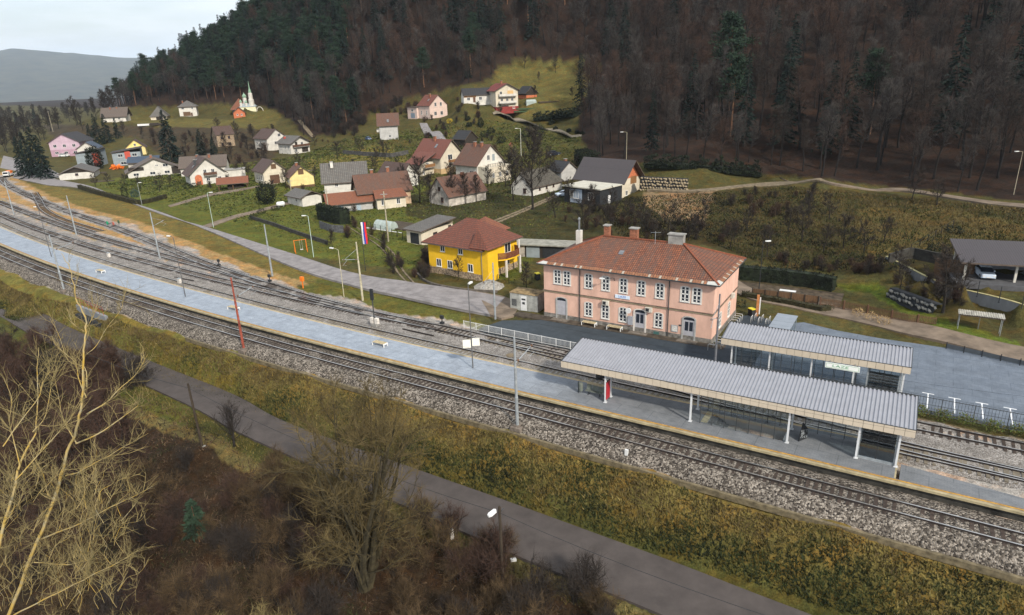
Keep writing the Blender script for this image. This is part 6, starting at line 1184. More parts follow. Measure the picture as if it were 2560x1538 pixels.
vt([(1105, 676, 4, 'thin bare tree at the left corner of the yellow house'), (1270, 700, 4.5, 'small bare tree in the forecourt of the yellow house'), (802, 600, 4, 'bushy bare tree beside the swing frame'), (495, 350, 6), (560, 385, 7), (600, 375, 8), (630, 360, 8), (450, 360, 7), (480, 375, 6), (530, 325, 8), (420, 345, 7), (400, 330, 7), (370, 350, 7), (345, 335, 6), (660, 335, 7), (575, 340, 9), (545, 365, 8), (610, 340, 8), (640, 385, 7), (300, 325, 8), (200, 315, 9)], VT, 13, 'bare_tree', 'tree', 'bare brown tree on the wooded bank below the church', 'bare trees on the bank below the church')
far_left = [(x+rg.uniform(-8, 8), y+rg.uniform(-7, 7), rg.uniform(11, 17)) for x, y in 2*[(5, 312), (25, 305), (50, 318), (70, 300), (95, 312), (120, 298), (145, 305), (165, 292), (185, 300), (205, 285), (230, 284), (255, 278), (10, 340), (40, 345), (70, 335), (20, 365), (50, 370), (100, 335), (130, 320), (15, 290), (60, 285), (110, 283), (160, 280), (215, 275), (260, 268), (275, 270), (80, 292), (35, 292)]]
vt(far_left, VT, 13, 'riverside_tree', 'tree', 'bare tree along the far river bend', 'bare trees along the far river bend')
# scrub on the lower slopes
def shrubs(n, poly, hmin, hmax, label, grp, protos=VS, H0=3.2, seed=1):
    g = np.random.default_rng(seed); xs, ys = [a for a, b in poly], [b for a, b in poly]; k = 0
    while k < n:
        x, y = g.uniform(min(xs), max(xs)), g.uniform(min(ys), max(ys))
        if inpoly(np.array([x]), np.array([y]), poly)[0]: p = TD(x, y); place_tree(protos[k % len(protos)], 'bare_shrub', label, 'shrub', p, g.uniform(0, 6.28), g.uniform(hmin, hmax)/H0, grp); k += 1
shrubs(41, [(780, 320), (850, 290), (900, 262), (1000, 245), (1010, 270), (930, 285), (880, 300), (860, 335), (780, 335)], 3, 6, 'brown thicket on the hillside behind the grey tile roofed house', 'brown thickets at the wood edge', seed=2)
shrubs(34, [(340, 310), (480, 320), (640, 320), (700, 345), (690, 370), (600, 400), (430, 385), (360, 345)], 2.5, 5, 'brown thicket on the bank below the church', 'brown thickets below the church', seed=3)
shrubs(31, [(1330, 500), (1480, 520), (1700, 545), (1790, 560), (1760, 590), (1560, 585), (1340, 555)], 1.4, 2.8, 'brown thicket behind the station roof', 'brown thickets behind the station', seed=4)
shrubs(23, [(1880, 625), (2150, 645), (2130, 665), (1880, 650)], 1., 2.2, 'low brown bramble above the dark hedge', 'brambles above the dark hedge', seed=5)
shrubs(17, [(1430, 470), (1560, 520), (1540, 560), (1400, 520)], 1.2, 2.4, 'brown thicket below the black annexe', 'thickets below the black annexe', seed=6)
shrubs(15, [(1740, 460), (1960, 470), (2000, 520), (1760, 530)], 1.5, 3.2, 'dark thicket under the hill road', 'thickets under the hill road', seed=7)
VIL = [(440, 400), (640, 405), (760, 420), (960, 470), (975, 520), (860, 520), (720, 470), (560, 470), (430, 430)]
shrubs(17, VIL, 1.2, 2.6, 'small bare garden shrub among the village houses', 'garden shrubs of the village', seed=11)
shrubs(27, [(700, 330), (880, 335), (980, 345), (1110, 290), (1180, 300), (1240, 380), (1180, 390), (990, 350), (850, 350), (720, 350)], 1.2, 3., 'bare shrub on the slope around the hillside houses', 'shrubs around the hillside houses', seed=12)
shrubs(17, [(1000, 300), (1110, 240), (1190, 262), (1180, 285), (1100, 300), (1080, 330)], 1.5, 3.5, 'bare shrub near the pale pink house', 'shrubs near the pale pink house', seed=13)
shrubs(20, [(850, 540), (960, 600), (1000, 670), (960, 680), (900, 610), (830, 570)], 1.2, 2.8, 'brown shrub along the field track', 'shrubs along the field track', seed=14)
shrubs(17, [(1010, 640), (1040, 590), (1030, 680), (1000, 670)], 1., 2.4, 'dense bare hedge shrub left of the yellow house', 'hedge shrubs left of the yellow house', seed=15)
shrubs(16, [(2120, 640), (2300, 690), (2330, 740), (2240, 740), (2150, 690)], 1., 2.6, 'bare shrub in the garden below the concrete wall', 'shrubs below the concrete wall', seed=16)
vt([(530, 440, 5), (575, 425, 4.5), (660, 470, 4.5), (720, 400, 5), (760, 440, 5), (850, 420, 5), (905, 420, 5), (960, 430, 6), (1010, 440, 5), (1090, 440, 6), (1240, 400, 6), (1330, 400, 6), (1300, 420, 7), (1340, 440, 6), (1250, 430, 7), (1220, 450, 7), (1390, 420, 5)], VB, 7, 'garden_tree', 'tree', 'bare garden tree among the village houses', 'bare garden trees of the village')
# ------------------------------------------------------------------ foreground wood between the camera and the lower road
FT = P_(bare(501, 14.5, .34, 96, .1, (22, 66), .40, 9, 12, (.5, 1.5), .024, stems=12), M('bark olive', (.042, .034, .017), .95, .35, 2, bump=.3), M_TWIGO)
place_tree(FT, 'bare_tree', 'big many stemmed bare tree with olive twigs beside the lower road', 'tree', G(885*K, 1415*K, -5.6), .6, 1.2)
FC = P_(bare(502, 5.2, .16, 26, .3, (40, 80), .5, 6, 9, (.4, 1.), .018, stems=1), M_BARKL, M_TWIG)
place_tree(FC, 'bare_tree', 'small pollard-like bare tree beside the plain wooden pole', 'tree', G(567*K, 1090*K, -4.9), 2., 1.05)
FD = [P_(bare(510+i, 9, .2, 42, .15, (30, 72), .38, 9, 12, (.5, 1.3), .03, stems=3), M_BARKL, [M_TWIGR, M_TWIG, M_TWIGR][i]) for i in range(3)]
for n_, (x, y, z, h, lab) in enumerate([(60, 1010, -6.4, 10, 'dark bare tree at the left margin'), (150, 985, -6, 9, 'dark bare tree left of the forked yellow tree'), (235, 960, -5.8, 9, 'reddish bare tree behind the yellow tree crown'), (300, 1180, -6, 11, 'reddish bare tree leaning over the lower road'), (330, 960, -5.4, 7, 'reddish bare tree at the edge of the lower road'), (180, 1180, -7, 10, 'tangled bare tree in the dark hollow'), (60, 1250, -7.8, 10, 'tangled bare tree at the lower left margin'), (20, 900, -5.8, 8, 'bare tree near the left road fork'), (110, 880, -5.4, 7, 'bare tree above the left road fork'), (260, 1080, -6.2, 9, 'dark bare tree behind the yellow branches')]):
    place_tree(FD[n_ % 3], 'bare_tree', lab, 'tree', G(x*K, y*K, z), n_*1.7, h/9)
M_STRAW = M('dead stems', (.10, .065, .032), .95, .35, .8)
for k in range(16): x, y = RND.uniform(-30, 300), RND.uniform(905, 1010); place_tree(FD[k % 3], 'thicket_tree', 'bare brown tree of the tangled thicket at the left end of the lower road', 'tree', G(x*K, y*K, -5.7), k*1.9, RND.uniform(.6, .95), 'bare trees of the left thicket')
FSH = [P_(bare(530+i, 2.6, .045, 44, .05, (15, 75), .6, 6, 7, (.3, .9), .016, stems=9), M_BARKL, [M_TWIGR, M_STRAW, M_TWIG, M_STRAW][i]) for i in range(4)]; FSP = [P_(bare(540+i, 4.6, .05, 30, .12, (35, 78), .42, 5, 5, (.3, .9), .016, stems=6), M_TWIGP, M_TWIGP) for i in range(2)]
g = np.random.default_rng(77)
for k in range(150):
    x, y = g.uniform(-20, 1480), g.uniform(1120, 1560)
    while y < 1085+.34*max(0, x-520) or y < 1120: x, y = g.uniform(-20, 1480), g.uniform(1080, 1560)
    p = TD(x, y); place_tree(FSH[k % 4], 'bramble_bush', 'reddish brown leafless bush on the wooded bank in the foreground', 'bush', p, g.uniform(0, 6.28), g.uniform(.7, 1.5), 'reddish brown bushes of the foreground bank')
for k, (x, y, sc) in enumerate([(640, 1580, 1.0), (520, 1590, .9), (700, 1590, .9), (330, 1600, 1.0), (160, 1610, 1.1)]):
    place_tree(FSP[k % 2], 'pale_shrub', 'pale yellowish leafless shrub along the bottom margin', 'shrub', GD(x, y, -6.5), k*1.3, sc, 'pale shrubs along the bottom margin')
yp = P_(spruce(560, 5., 1.2, .2, 16), M_PBARK, M_NEED2); place_tree(yp, 'young_pine', 'young green pine in the foreground undergrowth', 'conifer tree', G(480*K, 1300*K, -6), .3, .8)
# the lichen covered tree in the left foreground: stem and main branches measured from the photograph, twigs grown along them
LT = thing('lichen_tree', 'slender tree with yellow lichen on its bare branches in the left foreground', 'tree', (0, 0, 0)); tA, tB = MB(), MB(); lg = np.random.default_rng(9)
def trace(pts, Y0, Y1, r0, r1, view='s4', tw=0, depth=1.):
    n = len(pts); P = [AT(*V(view, x, y), Y0+(Y1-Y0)*i/(n-1)) for i, (x, y) in enumerate(pts)]; C = cr(P, 4); m = len(C); jit = np.cumsum(lg.normal(0, .5, (m, 3)), 0)*np.linalg.norm(C[-1]-C[0])*.004; C = [c+j for c, j in zip(C, jit)]
    tA.tube(C, [r0+(r1-r0)*i/(m-1) for i in range(m)], 6, cap=False)
    for t in range(tw):
        f = lg.uniform(.15, 1.); i = min(int(f*(m-1)), m-2); p = C[i]; d = unit(unit(C[i+1]-C[i])*.9+lg.normal(0, .55, 3)+[0, 0, .25]); L = lg.uniform(.6, 1.7)*depth; c = curve_from(p, d, L, 4, lg, .22, .1); tB.tube(c, [.014, .011, .009, .006, .003], 3, cap=False)
        for q in range(4):
            e = c[1+q % 3]; dd = unit(unit(c[-1]-c[0])+lg.normal(0, .6, 3)+[0, 0, .15]); tB.tube(curve_from(e, dd, L*lg.uniform(.25, .5), 2, lg, .2, .1), [.008, .005, .002], 3, cap=False)
trace([(-60, 1700), (60, 1484), (230, 1080), (390, 690), (470, 490), (540, 260), (600, 50), (625, -120), (615, -400), (600, -560), (570, -700), (548, -800), (505, -960), (440, -1060)], 24, 27.5, .08, .009, tw=30)
for pts, ya, yb, r_, tw in ([[(470, 490), (560, 470), (640, 425), (820, 330), (920, 275), (1060, 200)], 26.2, 24.5, .05, 14], [[(540, 260), (700, 190), (850, 90), (970, 0), (980, -20)], 26.5, 28.5, .05, 12], [[(620, 50), (750, -30), (840, -120), (960, -230), (1050, -380)], 26.8, 29, .045, 14],
        [[(300, 940), (520, 850), (700, 765), (860, 690), (960, 650), (1085, 585)], 25, 23, .05, 16], [[(240, 1110), (480, 1130), (600, 1100), (700, 1040)], 25, 24, .035, 8], [[(100, 1484), (320, 1380), (540, 1270), (760, 1170), (900, 1090), (1000, 1030)], 24.2, 22.5, .05, 16], [[(400, 660), (345, 620), (310, 470), (230, 330), (200, 180)], 26, 27, .04, 10],
        [[(545, 255), (480, 140), (440, 60), (420, -60), (380, -250)], 26.6, 28, .04, 10], [[(615, -70), (560, -220), (540, -320), (430, -420), (380, -500)], 27, 29, .035, 10], [[(620, -140), (600, -280), (480, -330), (420, -480), (340, -640)], 27, 29.5, .03, 9], [[(620, -380), (690, -440), (760, -560), (860, -690), (885, -780)], 27.2, 29, .022, 9], [[(610, -560), (660, -640), (690, -740)], 27.5, 28, .018, 6], [[(600, -540), (520, -600), (480, -700)], 27.4, 28, .016, 5]):
    trace(pts, ya, yb, r_*.72, .005, tw=int(tw*1.8))
trace([(-40, 1150), (20, 820), (100, 560), (130, 420), (200, 260), (235, 180), (262, 0), (250, -220), (240, -420)], 22, 24.5, .06, .008, tw=26)
for pts, ya, yb, r_, tw in ([[(110, 520), (260, 350), (370, 230), (480, 110), (560, 0)], 22.6, 24, .035, 12], [[(140, 420), (90, 220), (60, 100), (70, -60), (20, -200)], 22.8, 24, .03, 10], [[(60, 640), (-20, 580), (-80, 560)], 22.4, 22, .03, 4], [[(20, 830), (80, 760), (100, 690), (50, 640)], 22.2, 22, .02, 5], [[(235, 180), (330, 60), (380, -180), (420, -290)], 23.4, 25, .025, 10], [[(20, 280), (130, 120), (280, -70), (300, -160), (375, -270)], 22.5, 24.5, .03, 10]):
    trace(pts, ya, yb, r_*.72, .005, tw=int(tw*1.8))
for k in range(110):
    x, y = lg.uniform(-40, 900), lg.uniform(500, 1500); a = lg.uniform(-.6, .9); L_ = lg.uniform(160, 420); b_ = lg.uniform(-.35, .35); trace([(x, y), (x+L_*.3*math.sin(a+b_), y-L_*.3), (x+L_*.6*math.sin(a-b_), y-L_*.62*math.cos(a)), (x+L_*math.sin(a)*.9, y-L_*math.cos(a))], 22+lg.random()*5, 22+lg.random()*5, .010, .003, tw=6, depth=.8)
tA.build('trunk', M_LICH, LT); tB.build('crown', M_TWIGP, LT)
# ------------------------------------------------------------------ hedges, bushes, walls, gardens
hg = np.random.default_rng(21)
def hedge(label, pts, w, h, mat, n_per_m=70, size=.16, name='hedge', cat='hedge', z=None, grp=None, wild=False):
    P = [np.array(TD(x, y)) if z is None else GD(x, y, z) for x, y in pts]; P = resample(np.array(P), .6); o = P[0].copy(); mb = MB(); t, n = normals2(P)
    L_ = .6*len(P); N_ = int(L_*n_per_m)
    for k in range(N_):
        i = hg.integers(0, len(P)); a = hg.random(); hh = h*((.93+.07*math.sin(i*1.9)) if not wild else (.62+.25*math.sin(i*.9)+.2*math.sin(i*2.3+1))); u = hg.uniform(-1, 1)
        if a < .45: q = (u*w/2, hh*hg.uniform(.93, 1.04))
        else: q = ((1 if hg.random() < .5 else -1)*w/2*hg.uniform(.85, 1.08), hh*hg.random())
        c = P[i]-o+np.array([n[i, 0]*q[0]+t[i, 0]*hg.uniform(-.3, .3), n[i, 1]*q[0]+t[i, 1]*hg.uniform(-.3, .3), q[1]]); e1 = unit(hg.normal(0, 1, 3)+[0, 0, .4])*size*hg.uniform(.7, 1.5); e2 = unit(np.cross(e1, hg.normal(0, 1, 3)))*size*.5; j = len(mb.v)
        mb.v += [tuple(c-e2), tuple(c+e2), tuple(c+e1)]; mb.f.append((j, j+1, j+2)); mb.m.append(0)
    hk = .92 if not wild else .3
    Q = P-o; sweep(mb, Q, [(-w/2*.86, -.2), (-w/2*.86, h*hk), (w/2*.86, h*hk), (w/2*.86, -.2)], closed=True)
    ob = mb.build(name, mat, None, o); return tag(ob, label, cat, grp)
hedge('long clipped brown green hedge along the upper road', [(192, 455), (240, 470), (300, 485), (333, 494)], 1.1, 1.3, M_LEAFH); hedge('clipped hedge at right angles to the roadside hedge, by the garden path', [(333, 494), (362, 489), (400, 478)], 1.1, 1.2, M_LEAFH)
hedge('row of dark columnar conifers hiding a board fence', [(772, 528), (800, 535), (826, 541), (843, 538)], 1.5, 3.6, M_LEAFD, 130, .3, 'conifer_hedge')
hedge('tall dark hedge with mossy top behind the vegetable garden', [(1780, 672), (1870, 680), (1960, 692), (2010, 702)], 1.6, 2.2, M_LEAFD, 110, .2); hedge('low clipped hedge bordering the station road', [(1790, 716), (1900, 735), (1980, 752), (2000, 750)], .9, .8, M_LEAFH, 80, .14)
hedge('dark evergreen thicket along the wood edge behind the rubble wall', [(1560, 402), (1640, 404), (1740, 412), (1830, 424)], 4., 3.2, M_LEAFD, 130, .4, 'evergreen_thicket', 'shrubs', wild=True); hedge('dark evergreen thicket beside the parked dark car', [(1402, 385), (1420, 398), (1440, 395)], 4., 3.5, M_LEAFD, 130, .4, 'evergreen_thicket', 'shrubs', wild=True)
hedge('dark evergreen shrubs on the bank above the garden lane', [(1290, 290), (1340, 285), (1390, 280), (1410, 262)], 4.5, 3., M_LEAFD, 110, .45, 'evergreen_thicket', 'shrubs', wild=True)
def bush(label, x, y, rad, mat=None, n=420, size=.2, name='bush', z=None, grp=None, cat='bush', trunk=0.):
    p = TD(x, y) if z is None else GD(x, y, z); mb = MB(); rad = rad if hasattr(rad, '__len__') else (rad, rad, rad*.8)
    leafy(mb, (0, 0, rad[2]*.75+trunk), rad, n, hg, size)
    if trunk:
        r = thing(name, label, cat, p, hg.uniform(0, 6), grp); MB().tube([(0, 0, -.3), (0, 0, trunk+rad[2]*.8)], .12, 6).build('trunk', M_BARKL, r); mb.build('crown', mat or M_LEAFD, r); return r
    return tag(mb.build(name, mat or M_LEAFD, None, p, hg.uniform(0, 6)), label, cat, grp)
bush('round dark yew tree behind the white gas tank', 645, 492, (2.6, 2.6, 3.0), None, 1900, .34, 'yew_tree', cat='tree', trunk=.6)
bush('dense dark cypress between the two grey and red houses', 233, 408, (3.0, 3.0, 5.2), None, 2400, .45, 'cypress_tree', cat='tree'); bush('dark cone shaped conifer inside the hedged garden', 303, 478, (1.0, 1.0, 2.2), None, 700, .22, 'cypress_tree', cat='tree'); bush('bluish green rounded conifer beside the cone shaped one', 327, 476, (1.3, 1.3, 1.3), M('bluish needles', (.035, .065, .06), .9, .3, 1), 600, .2, 'dwarf_conifer', cat='tree')
for n_, (x, y, r_, lab) in enumerate([(1204, 345*1.0-72, 1.4, 'small dark cone tree below the crimson roofed house'), (1160, 306, 1.3, 'dark cypress on the garden slope')]): bush(lab, x, y if n_ else 273, (1.2, 1.2, 2.), None if n_ else M_NEED2, 800, .28, 'cypress_tree' if n_ else 'dwarf_conifer', cat='tree', trunk=.0 if n_ else .5)
for x, y, r_ in ((1270, 330, 2.2), (1300, 322, 2.4), (1255, 342, 2.2), (1290, 338, 2.6), (1185, 322, 1.6), (1170, 330, 1.8), (1210, 345, 1.8), (1132, 305, 1.2), (1128, 290, 1.2), (1330, 300, 1.2), (1372, 318, .8), (1392, 322, .8), (1405, 325, .8), (1340, 314, .9)): bush('dark evergreen bush on the garden slope below the garden lane', x, y, (r_, r_, r_*.75), None, 380, .32, grp='evergreen bushes of the garden slope')
for x, y, r_, lab in ((1085, 297, 1.3, 'yellow flowering bush beside the paved drive'), (1218, 272, 1.2, 'bright green bush by the garden lane bend')): bush(lab, x, y, r_, M('yellow blossom', (.45, .32, .03), .8, .3, 3) if x < 1100 else M_LEAFG, 380, .22)
for x, y, r_ in ((632, 516, 1.1), (612, 530, 1.0), (665, 507, .9)): bush('low clipped dark bush beside the lane to the gas tank', x, y, (r_*1.5, r_, r_*.7), None, 420, .16, grp='clipped bushes beside the lane')
for x, y, r_ in ((455, 455, 1.6), (470, 452, 1.4), (430, 445, 1.6)): bush('dark low shrub before the white chalet', x, y, (r_*1.4, r_, r_*.6), None, 380, .2, grp='shrubs before the white chalet')
for k, (x, y) in enumerate([(2068, 765), (2100, 775), (2130, 785), (2140, 790)][:3]): bush('bush with dry cream flower heads before the picket fence', x, y-2, .8, M('dry flowers', (.36, .25, .12), .9, .3, 4), 260, .13, grp='flower bushes before the picket fence')
bush('small round clipped bush at the right end of the station', 1788, 741, .75, None, 300, .12); bush('dark juniper on the dry slope', 2300, 563, (1.6, 1.2, .7), None, 380, .2); bush('dark juniper near the garden corner', 2253, 610, (1.3, 1, .8), None, 300, .2)
for k in range(16):
    s = 24.6+1.75*k+hg.uniform(-.2, .2); p = S(s, 15.95+hg.uniform(-.1, .1), .0); mb = leafy(MB(), (0, 0, .55), (.95, .55, .6), 420, hg, .12, .1); tag(mb.build('red_leaved_shrub', M_LEAFR, None, p, YAW), 'green and red leaved shrub at the foot of the black spiked fence', 'shrub', 'shrubs along the black spiked fence')
# big spruces of the village
VSP = [P_(spruce(240+i, 14, 3.3, .04, 30), M_BARK, M_NEED) for i in range(2)]
for n_, (x, y, h, lab) in enumerate([(78, 430, 17, 'dark spruce nearest the left road, in the big group'), (60, 425, 15, 'left spruce of the big group by the road'), (95, 420, 18, 'tallest spruce of the big group by the road'), (112, 432, 16, 'right spruce of the big group by the road'), (240, 350, 15, 'dark spruce in the clump behind the yellow gable'), (262, 345, 14, 'right spruce of the clump behind the yellow gable'), (222, 352, 12, 'left spruce of the clump behind the yellow gable'), (285, 335, 10, 'small spruce at the edge of the clump behind the yellow gable'), (415, 392, 21, 'tall dark spruce behind the long brown roof'), (490, 385, 12, 'dark fir behind the faded brown roof'), (520, 390, 10, 'low dark fir behind the faded brown roof'), (45, 310, 16, 'dark conifer among the far left trees'), (88, 300, 15, 'dark conifer between two pale stems at the far left')]):
    place_tree(VSP[n_ % 2], 'spruce_tree', lab, 'conifer tree', TD(x, y), n_*1.3, h/14)
# ------------------------------------------------------------------ right hand gardens
def wall_line(name, label, pts, h, th, mat, cat='wall', zs=None, cap=None):
    P = resample(np.array(pts, float), 1.); o = P[0].copy(); mb = MB(); sweep(mb, P-o, [(-th/2, -.8), (-th/2, h), (th/2, h), (th/2, -.8)], closed=True)
    if cap is None: return tag(mb.build(name, mat, None, o), label, cat)
    r = thing(name, label, cat, o); mb.build('wall', mat, r); m = MB(); sweep(m, P-o, [(-th/2-.04, h+.003), (-th/2-.04, h+.06), (th/2+.04, h+.06), (th/2+.04, h+.003)], closed=True); m.build('coping', cap, r); return r
cw = [G(*V('n2', x, y), .55) for x, y in ((60, 625), (160, 680), (330, 770), (560, 900), (740, 985), (900, 1070), (1200, 1135), (1600, 1235), (1979, 1350), (2500, 1510))]
M_CW = M('retaining concrete', (.19, .197, .205), .9, .14, .8, bump=.15, space='World', stretch=(1, 1, .3)); wall_line('retaining_wall', 'curved grey concrete retaining wall below the carport', cr(cw, 4), 2.1, .3, M_CW, cap=M('coping mossy', (.36, .32, .16), .9, .2, 2))
for n_, (x, y) in enumerate(((1045, 930), (1330, 1000), (1630, 1080), (1945, 1155))):
    p = G(*V('n2', x, y), 2.6); tag(MB().tube([(0, 0, 0), (0, 0, 2.1)], .045, 6).box(-.08, -.08, -.02, .08, .08, .03).build('fence_post', M_BLACK, None, p), 'thin black fence post on top of the curved concrete wall', 'post', 'fence posts on the concrete wall')
cp = G(*V('n2', 1470, 790), 3.4); CY = R(-21)
r = thing('carport', 'open carport with a dark brown sheet roof at the right margin', 'carport', cp, CY)
for x, y in ((-2.6, .2), (3.0, .2), (8.8, .2), (-2.6, 6), (8.8, 6)): MB().box(x-.13, y-.13, -.3, x+.13, y+.13, 2.75).build('post', M('carport post pale', (.52, .50, .44), .8, .1, 2), r)
m = MB(); m.face([(-3.5, -.9, 2.6), (10, -.9, 2.6), (10, 6.6, 4.0), (-3.5, 6.6, 4.0)], 0, [(0, 0), (13.5, 0), (13.5, 7.6), (0, 7.6)]); m.face([(-3.5, 6.6, 3.8), (10, 6.6, 3.8), (10, -.9, 2.4), (-3.5, -.9, 2.4)], 1); m.face([(-3.5, -.9, 2.4), (10, -.9, 2.4), (10, -.9, 2.6), (-3.5, -.9, 2.6)], 1); m.face([(-3.5, 6.6, 3.8), (-3.5, -.9, 2.4), (-3.5, -.9, 2.6), (-3.5, 6.6, 4.)], 1); m.build('roof', [R_MET, M_TRIM], r)
MB().box(-2.4, 5.9, -.2, 8.8, 6.2, 3.2).build('back_wall', M('carport back wall', (.20, .21, .24), .9, .15, 1), r); MB().box(-3.8, -1.8, -.6, 10, 6.5, .04).build('floor', M('asphalt dark', (.08, .08, .085), .9, .15, 1), r); MB().box(-2.2, 4.4, 0, -.6, 5.6, 1.9).build('cupboard', W_TIMB, r)
def car(loc, rz, col, label, scale=1., kind='car'):
    r = thing('parked_car', label, 'car', loc, rz); pm = M('car paint '+label[:12], col, .3, .03, 1, spec=.5); L_, w = 4.1*scale, .84
    def loft(secs, n=10):
        mb = MB(); i0 = 0
        for x, hw, z0, z1, rd in secs:
            for q in ((-hw, z0), (-hw, z1-rd), (-hw+rd, z1), (hw-rd, z1), (hw, z1-rd), (hw, z0)): mb.v.append((x*scale, q[0]*scale, q[1]*scale))
        k = 6
        for i in range(len(secs)-1):
            for j in range(k): a, b = i*k+j, i*k+(j+1) % k; mb.f.append((a, b, b+k, a+k)); mb.m.append(0)
        mb.f.append(tuple(range(k-1, -1, -1))); mb.m.append(0); e = (len(secs)-1)*k; mb.f.append(tuple(range(e, e+k))); mb.m.append(0); return mb
    loft([(-2.05, .70, .34, .72, .08), (-1.9, .80, .24, .80, .08), (-1.0, .83, .22, .88, .08), (.6, .83, .22, .92, .08), (1.7, .81, .24, .90, .08), (1.98, .74, .30, .80, .08)]).build('body', pm, r)
    loft([(-1.05, .74, .84, .88, .02), (-.35, .64, .84, 1.38, .1), (1.0, .64, .84, 1.40, .1), (1.62, .72, .84, .92, .02)]).build('cabin', M_PANE, r); loft([(-.38, .645, 1.33, 1.41, .05), (1.02, .645, 1.35, 1.43, .05)]).build('roof', pm, r)
    for x in (-1.28, 1.25):
        for y in (-.78, .78): o = MB().tube([(x*scale, (y-.1)*scale, .31*scale), (x*scale, (y+.1)*scale, .31*scale)], .31*scale, 14).build('wheel', M_BLACK, r); MB().tube([(x*scale, (y-.112)*scale, .31*scale), (x*scale, (y+.112)*scale, .31*scale)], .18*scale, 10).build('rim', M_GRM, o)
    for y in (-.58, .58): MB().box(-2.06*scale, (y-.16)*scale, .52*scale, -1.96*scale, (y+.16)*scale, .68*scale).build('headlight', M_WHM, r); MB().box(-.75*scale, (y*1.5-.08)*scale, .88*scale, -.6*scale, (y*1.5+.08)*scale, 1.02*scale).build('mirror', pm, r)
    MB().box(-2.07*scale, -.26*scale, .36*scale, -2.03*scale, .26*scale, .48*scale).build('number_plate', M_WHM, r); return r
cs_, sn_ = math.cos(CY), math.sin(CY)
def cpl(x, y, z=0.): return (cp[0]+x*cs_-y*sn_, cp[1]+x*sn_+y*cs_, cp[2]+z)
car(cpl(.2, 2.3, .05), CY+R(90), (.50, .58, .68), 'pale blue car parked under the open carport')
mb = MB(); gx = np.linspace(-2.1, 2.1, 17); gy = np.linspace(-1, 1, 11); hgt_ = lambda x, y: max(.08, (1.05+.25*math.cos(x*1.2)-.1*abs(x))*(1-abs(y)**4*.75)*(1-(abs(x)/2.1)**6*.85))+hg.normal(0, .03)
Z_ = [[hgt_(x, y) for y in gy] for x in gx]
for i in range(16):
    for j in range(10): mb.face([(gx[i], gy[j], Z_[i][j]), (gx[i+1], gy[j], Z_[i+1][j]), (gx[i+1], gy[j+1], Z_[i+1][j+1]), (gx[i], gy[j+1], Z_[i][j+1])])
tag(mb.build('covered_car', M('tarpaulin grey', (.25, .27, .28), .6, .25, 2), None, cpl(5.8, 2.6, .06), CY+R(90), True), 'car under a crumpled grey cover in the carport', 'covered car')
tag(MB().box(-.06, 0, -.6, .06, 4.6, 2.0).build('board_fence', W_TIMB, None, G(*V('n2', 1280, 715), 3.2), R(60)), 'stained board fence left of the carport', 'fence')
wall_line('garden_wall', 'low dark wall enclosing the upper garden beside the carport', [G(*V('n2', x, y), 3.2) for x, y in ((120, 490), (420, 400), (800, 480), (1220, 545))], .9, .25, M('dark masonry', (.045, .042, .036), .95, .3, 1))
tag(MB().tube([(0, 0, 0), (0, 0, .9)], .3, 10).build('water_butt', M_GRM, None, G(*V('n2', 1085, 660), 3.2)), 'grey tub beside the stained board fence', 'tub')
# picket fence, dry stone wall, bus stop roof
fp = [G(*V('n1', x, y), .15) for x, y in ((985, 1080), (1230, 1110), (1650, 1190), (1960, 1260))]+[G(*V('n2', x, y), .2) for x, y in ((400, 1360), (760, 1400))]
Pf_ = resample(np.array(fp), .16); r = thing('picket_fence', 'dark brown picket fence before the small bright lawn', 'fence', Pf_[0]); o = Pf_[0]; m = MB()
t_, n_v = normals2(Pf_)
for p, t in zip(Pf_, t_): m.ob(tuple(p-o+[0, 0, .6]), (t[0]*.045, t[1]*.045, 0), (-t[1]*.012, t[0]*.012, 0), (0, 0, .55))
m.build('pickets', W_TIMB, r); m = MB(); Q = (Pf_-o)[::6]
for a, b in zip(Q[:-1], Q[1:]):
    for z in (.3, .9): m.beam(a+[0, 0, z], b+[0, 0, z], .05, .08)
m.build('rails', W_TIMB, r)
for p in (Pf_-o)[::18]: MB().box(p[0]-.07, p[1]-.07, -.2, p[0]+.07, p[1]+.07, 1.3).build('post', M_WBR, r)
def rubble(name, label, A, B, h, mat, slope=.35, n=170, size=.42):
    A, B = np.array(A), np.array(B); L_ = np.linalg.norm((B-A)[:2]); rz = math.atan2(B[1]-A[1], B[0]-A[0]); m = MB(); g = np.random.default_rng(len(label))
    m.face([(0, .1, -.5), (L_, .1, -.5), (L_, h*slope+.1, h), (0, h*slope+.1, h)], 1); m.face([(0, h*slope+.1, h), (L_, h*slope+.1, h), (L_, h*slope+1.2, h-.1), (0, h*slope+1.2, h-.1)], 1)
    rows = max(2, int(h/size/.95)); per = int(L_/size/1.05)
    for j in range(rows):
        for i in range(per):
            x = (i+.5+.5*(j % 2))*L_/per+g.normal(0, .08); z = (j+.45)*h/rows+g.normal(0, .05); q = size*.5*g.uniform(.75, 1.25); c = np.array([x, z*slope+g.normal(0, .06), z]); i0 = len(m.v); A3 = Matrix.Rotation(g.uniform(-.6, .6), 3, 'Y')
            for v in ((1.25, 0, .2), (.2, -.3, 1), (-1.2, 0, .15), (-.15, .2, -1), (.1, -.95, 0), (0, .8, 0), (.8, -.5, -.7), (-.8, -.5, .7)): w = A3 @ Vector([a*q*g.uniform(.85, 1.2) for a in v]); m.v.append(tuple(c+np.array(w)))
            for f in ((0, 1, 4), (1, 7, 4), (7, 2, 4), (2, 3, 4), (3, 6, 4), (6, 0, 4), (0, 5, 1), (1, 5, 2), (2, 5, 3), (3, 5, 0), (0, 6, 3), (1, 2, 7)): m.f.append(tuple(i0+a for a in f)); m.m.append(0)
    return tag(m.build(name, [mat, M_BLACK], None, A, rz), label, 'wall')
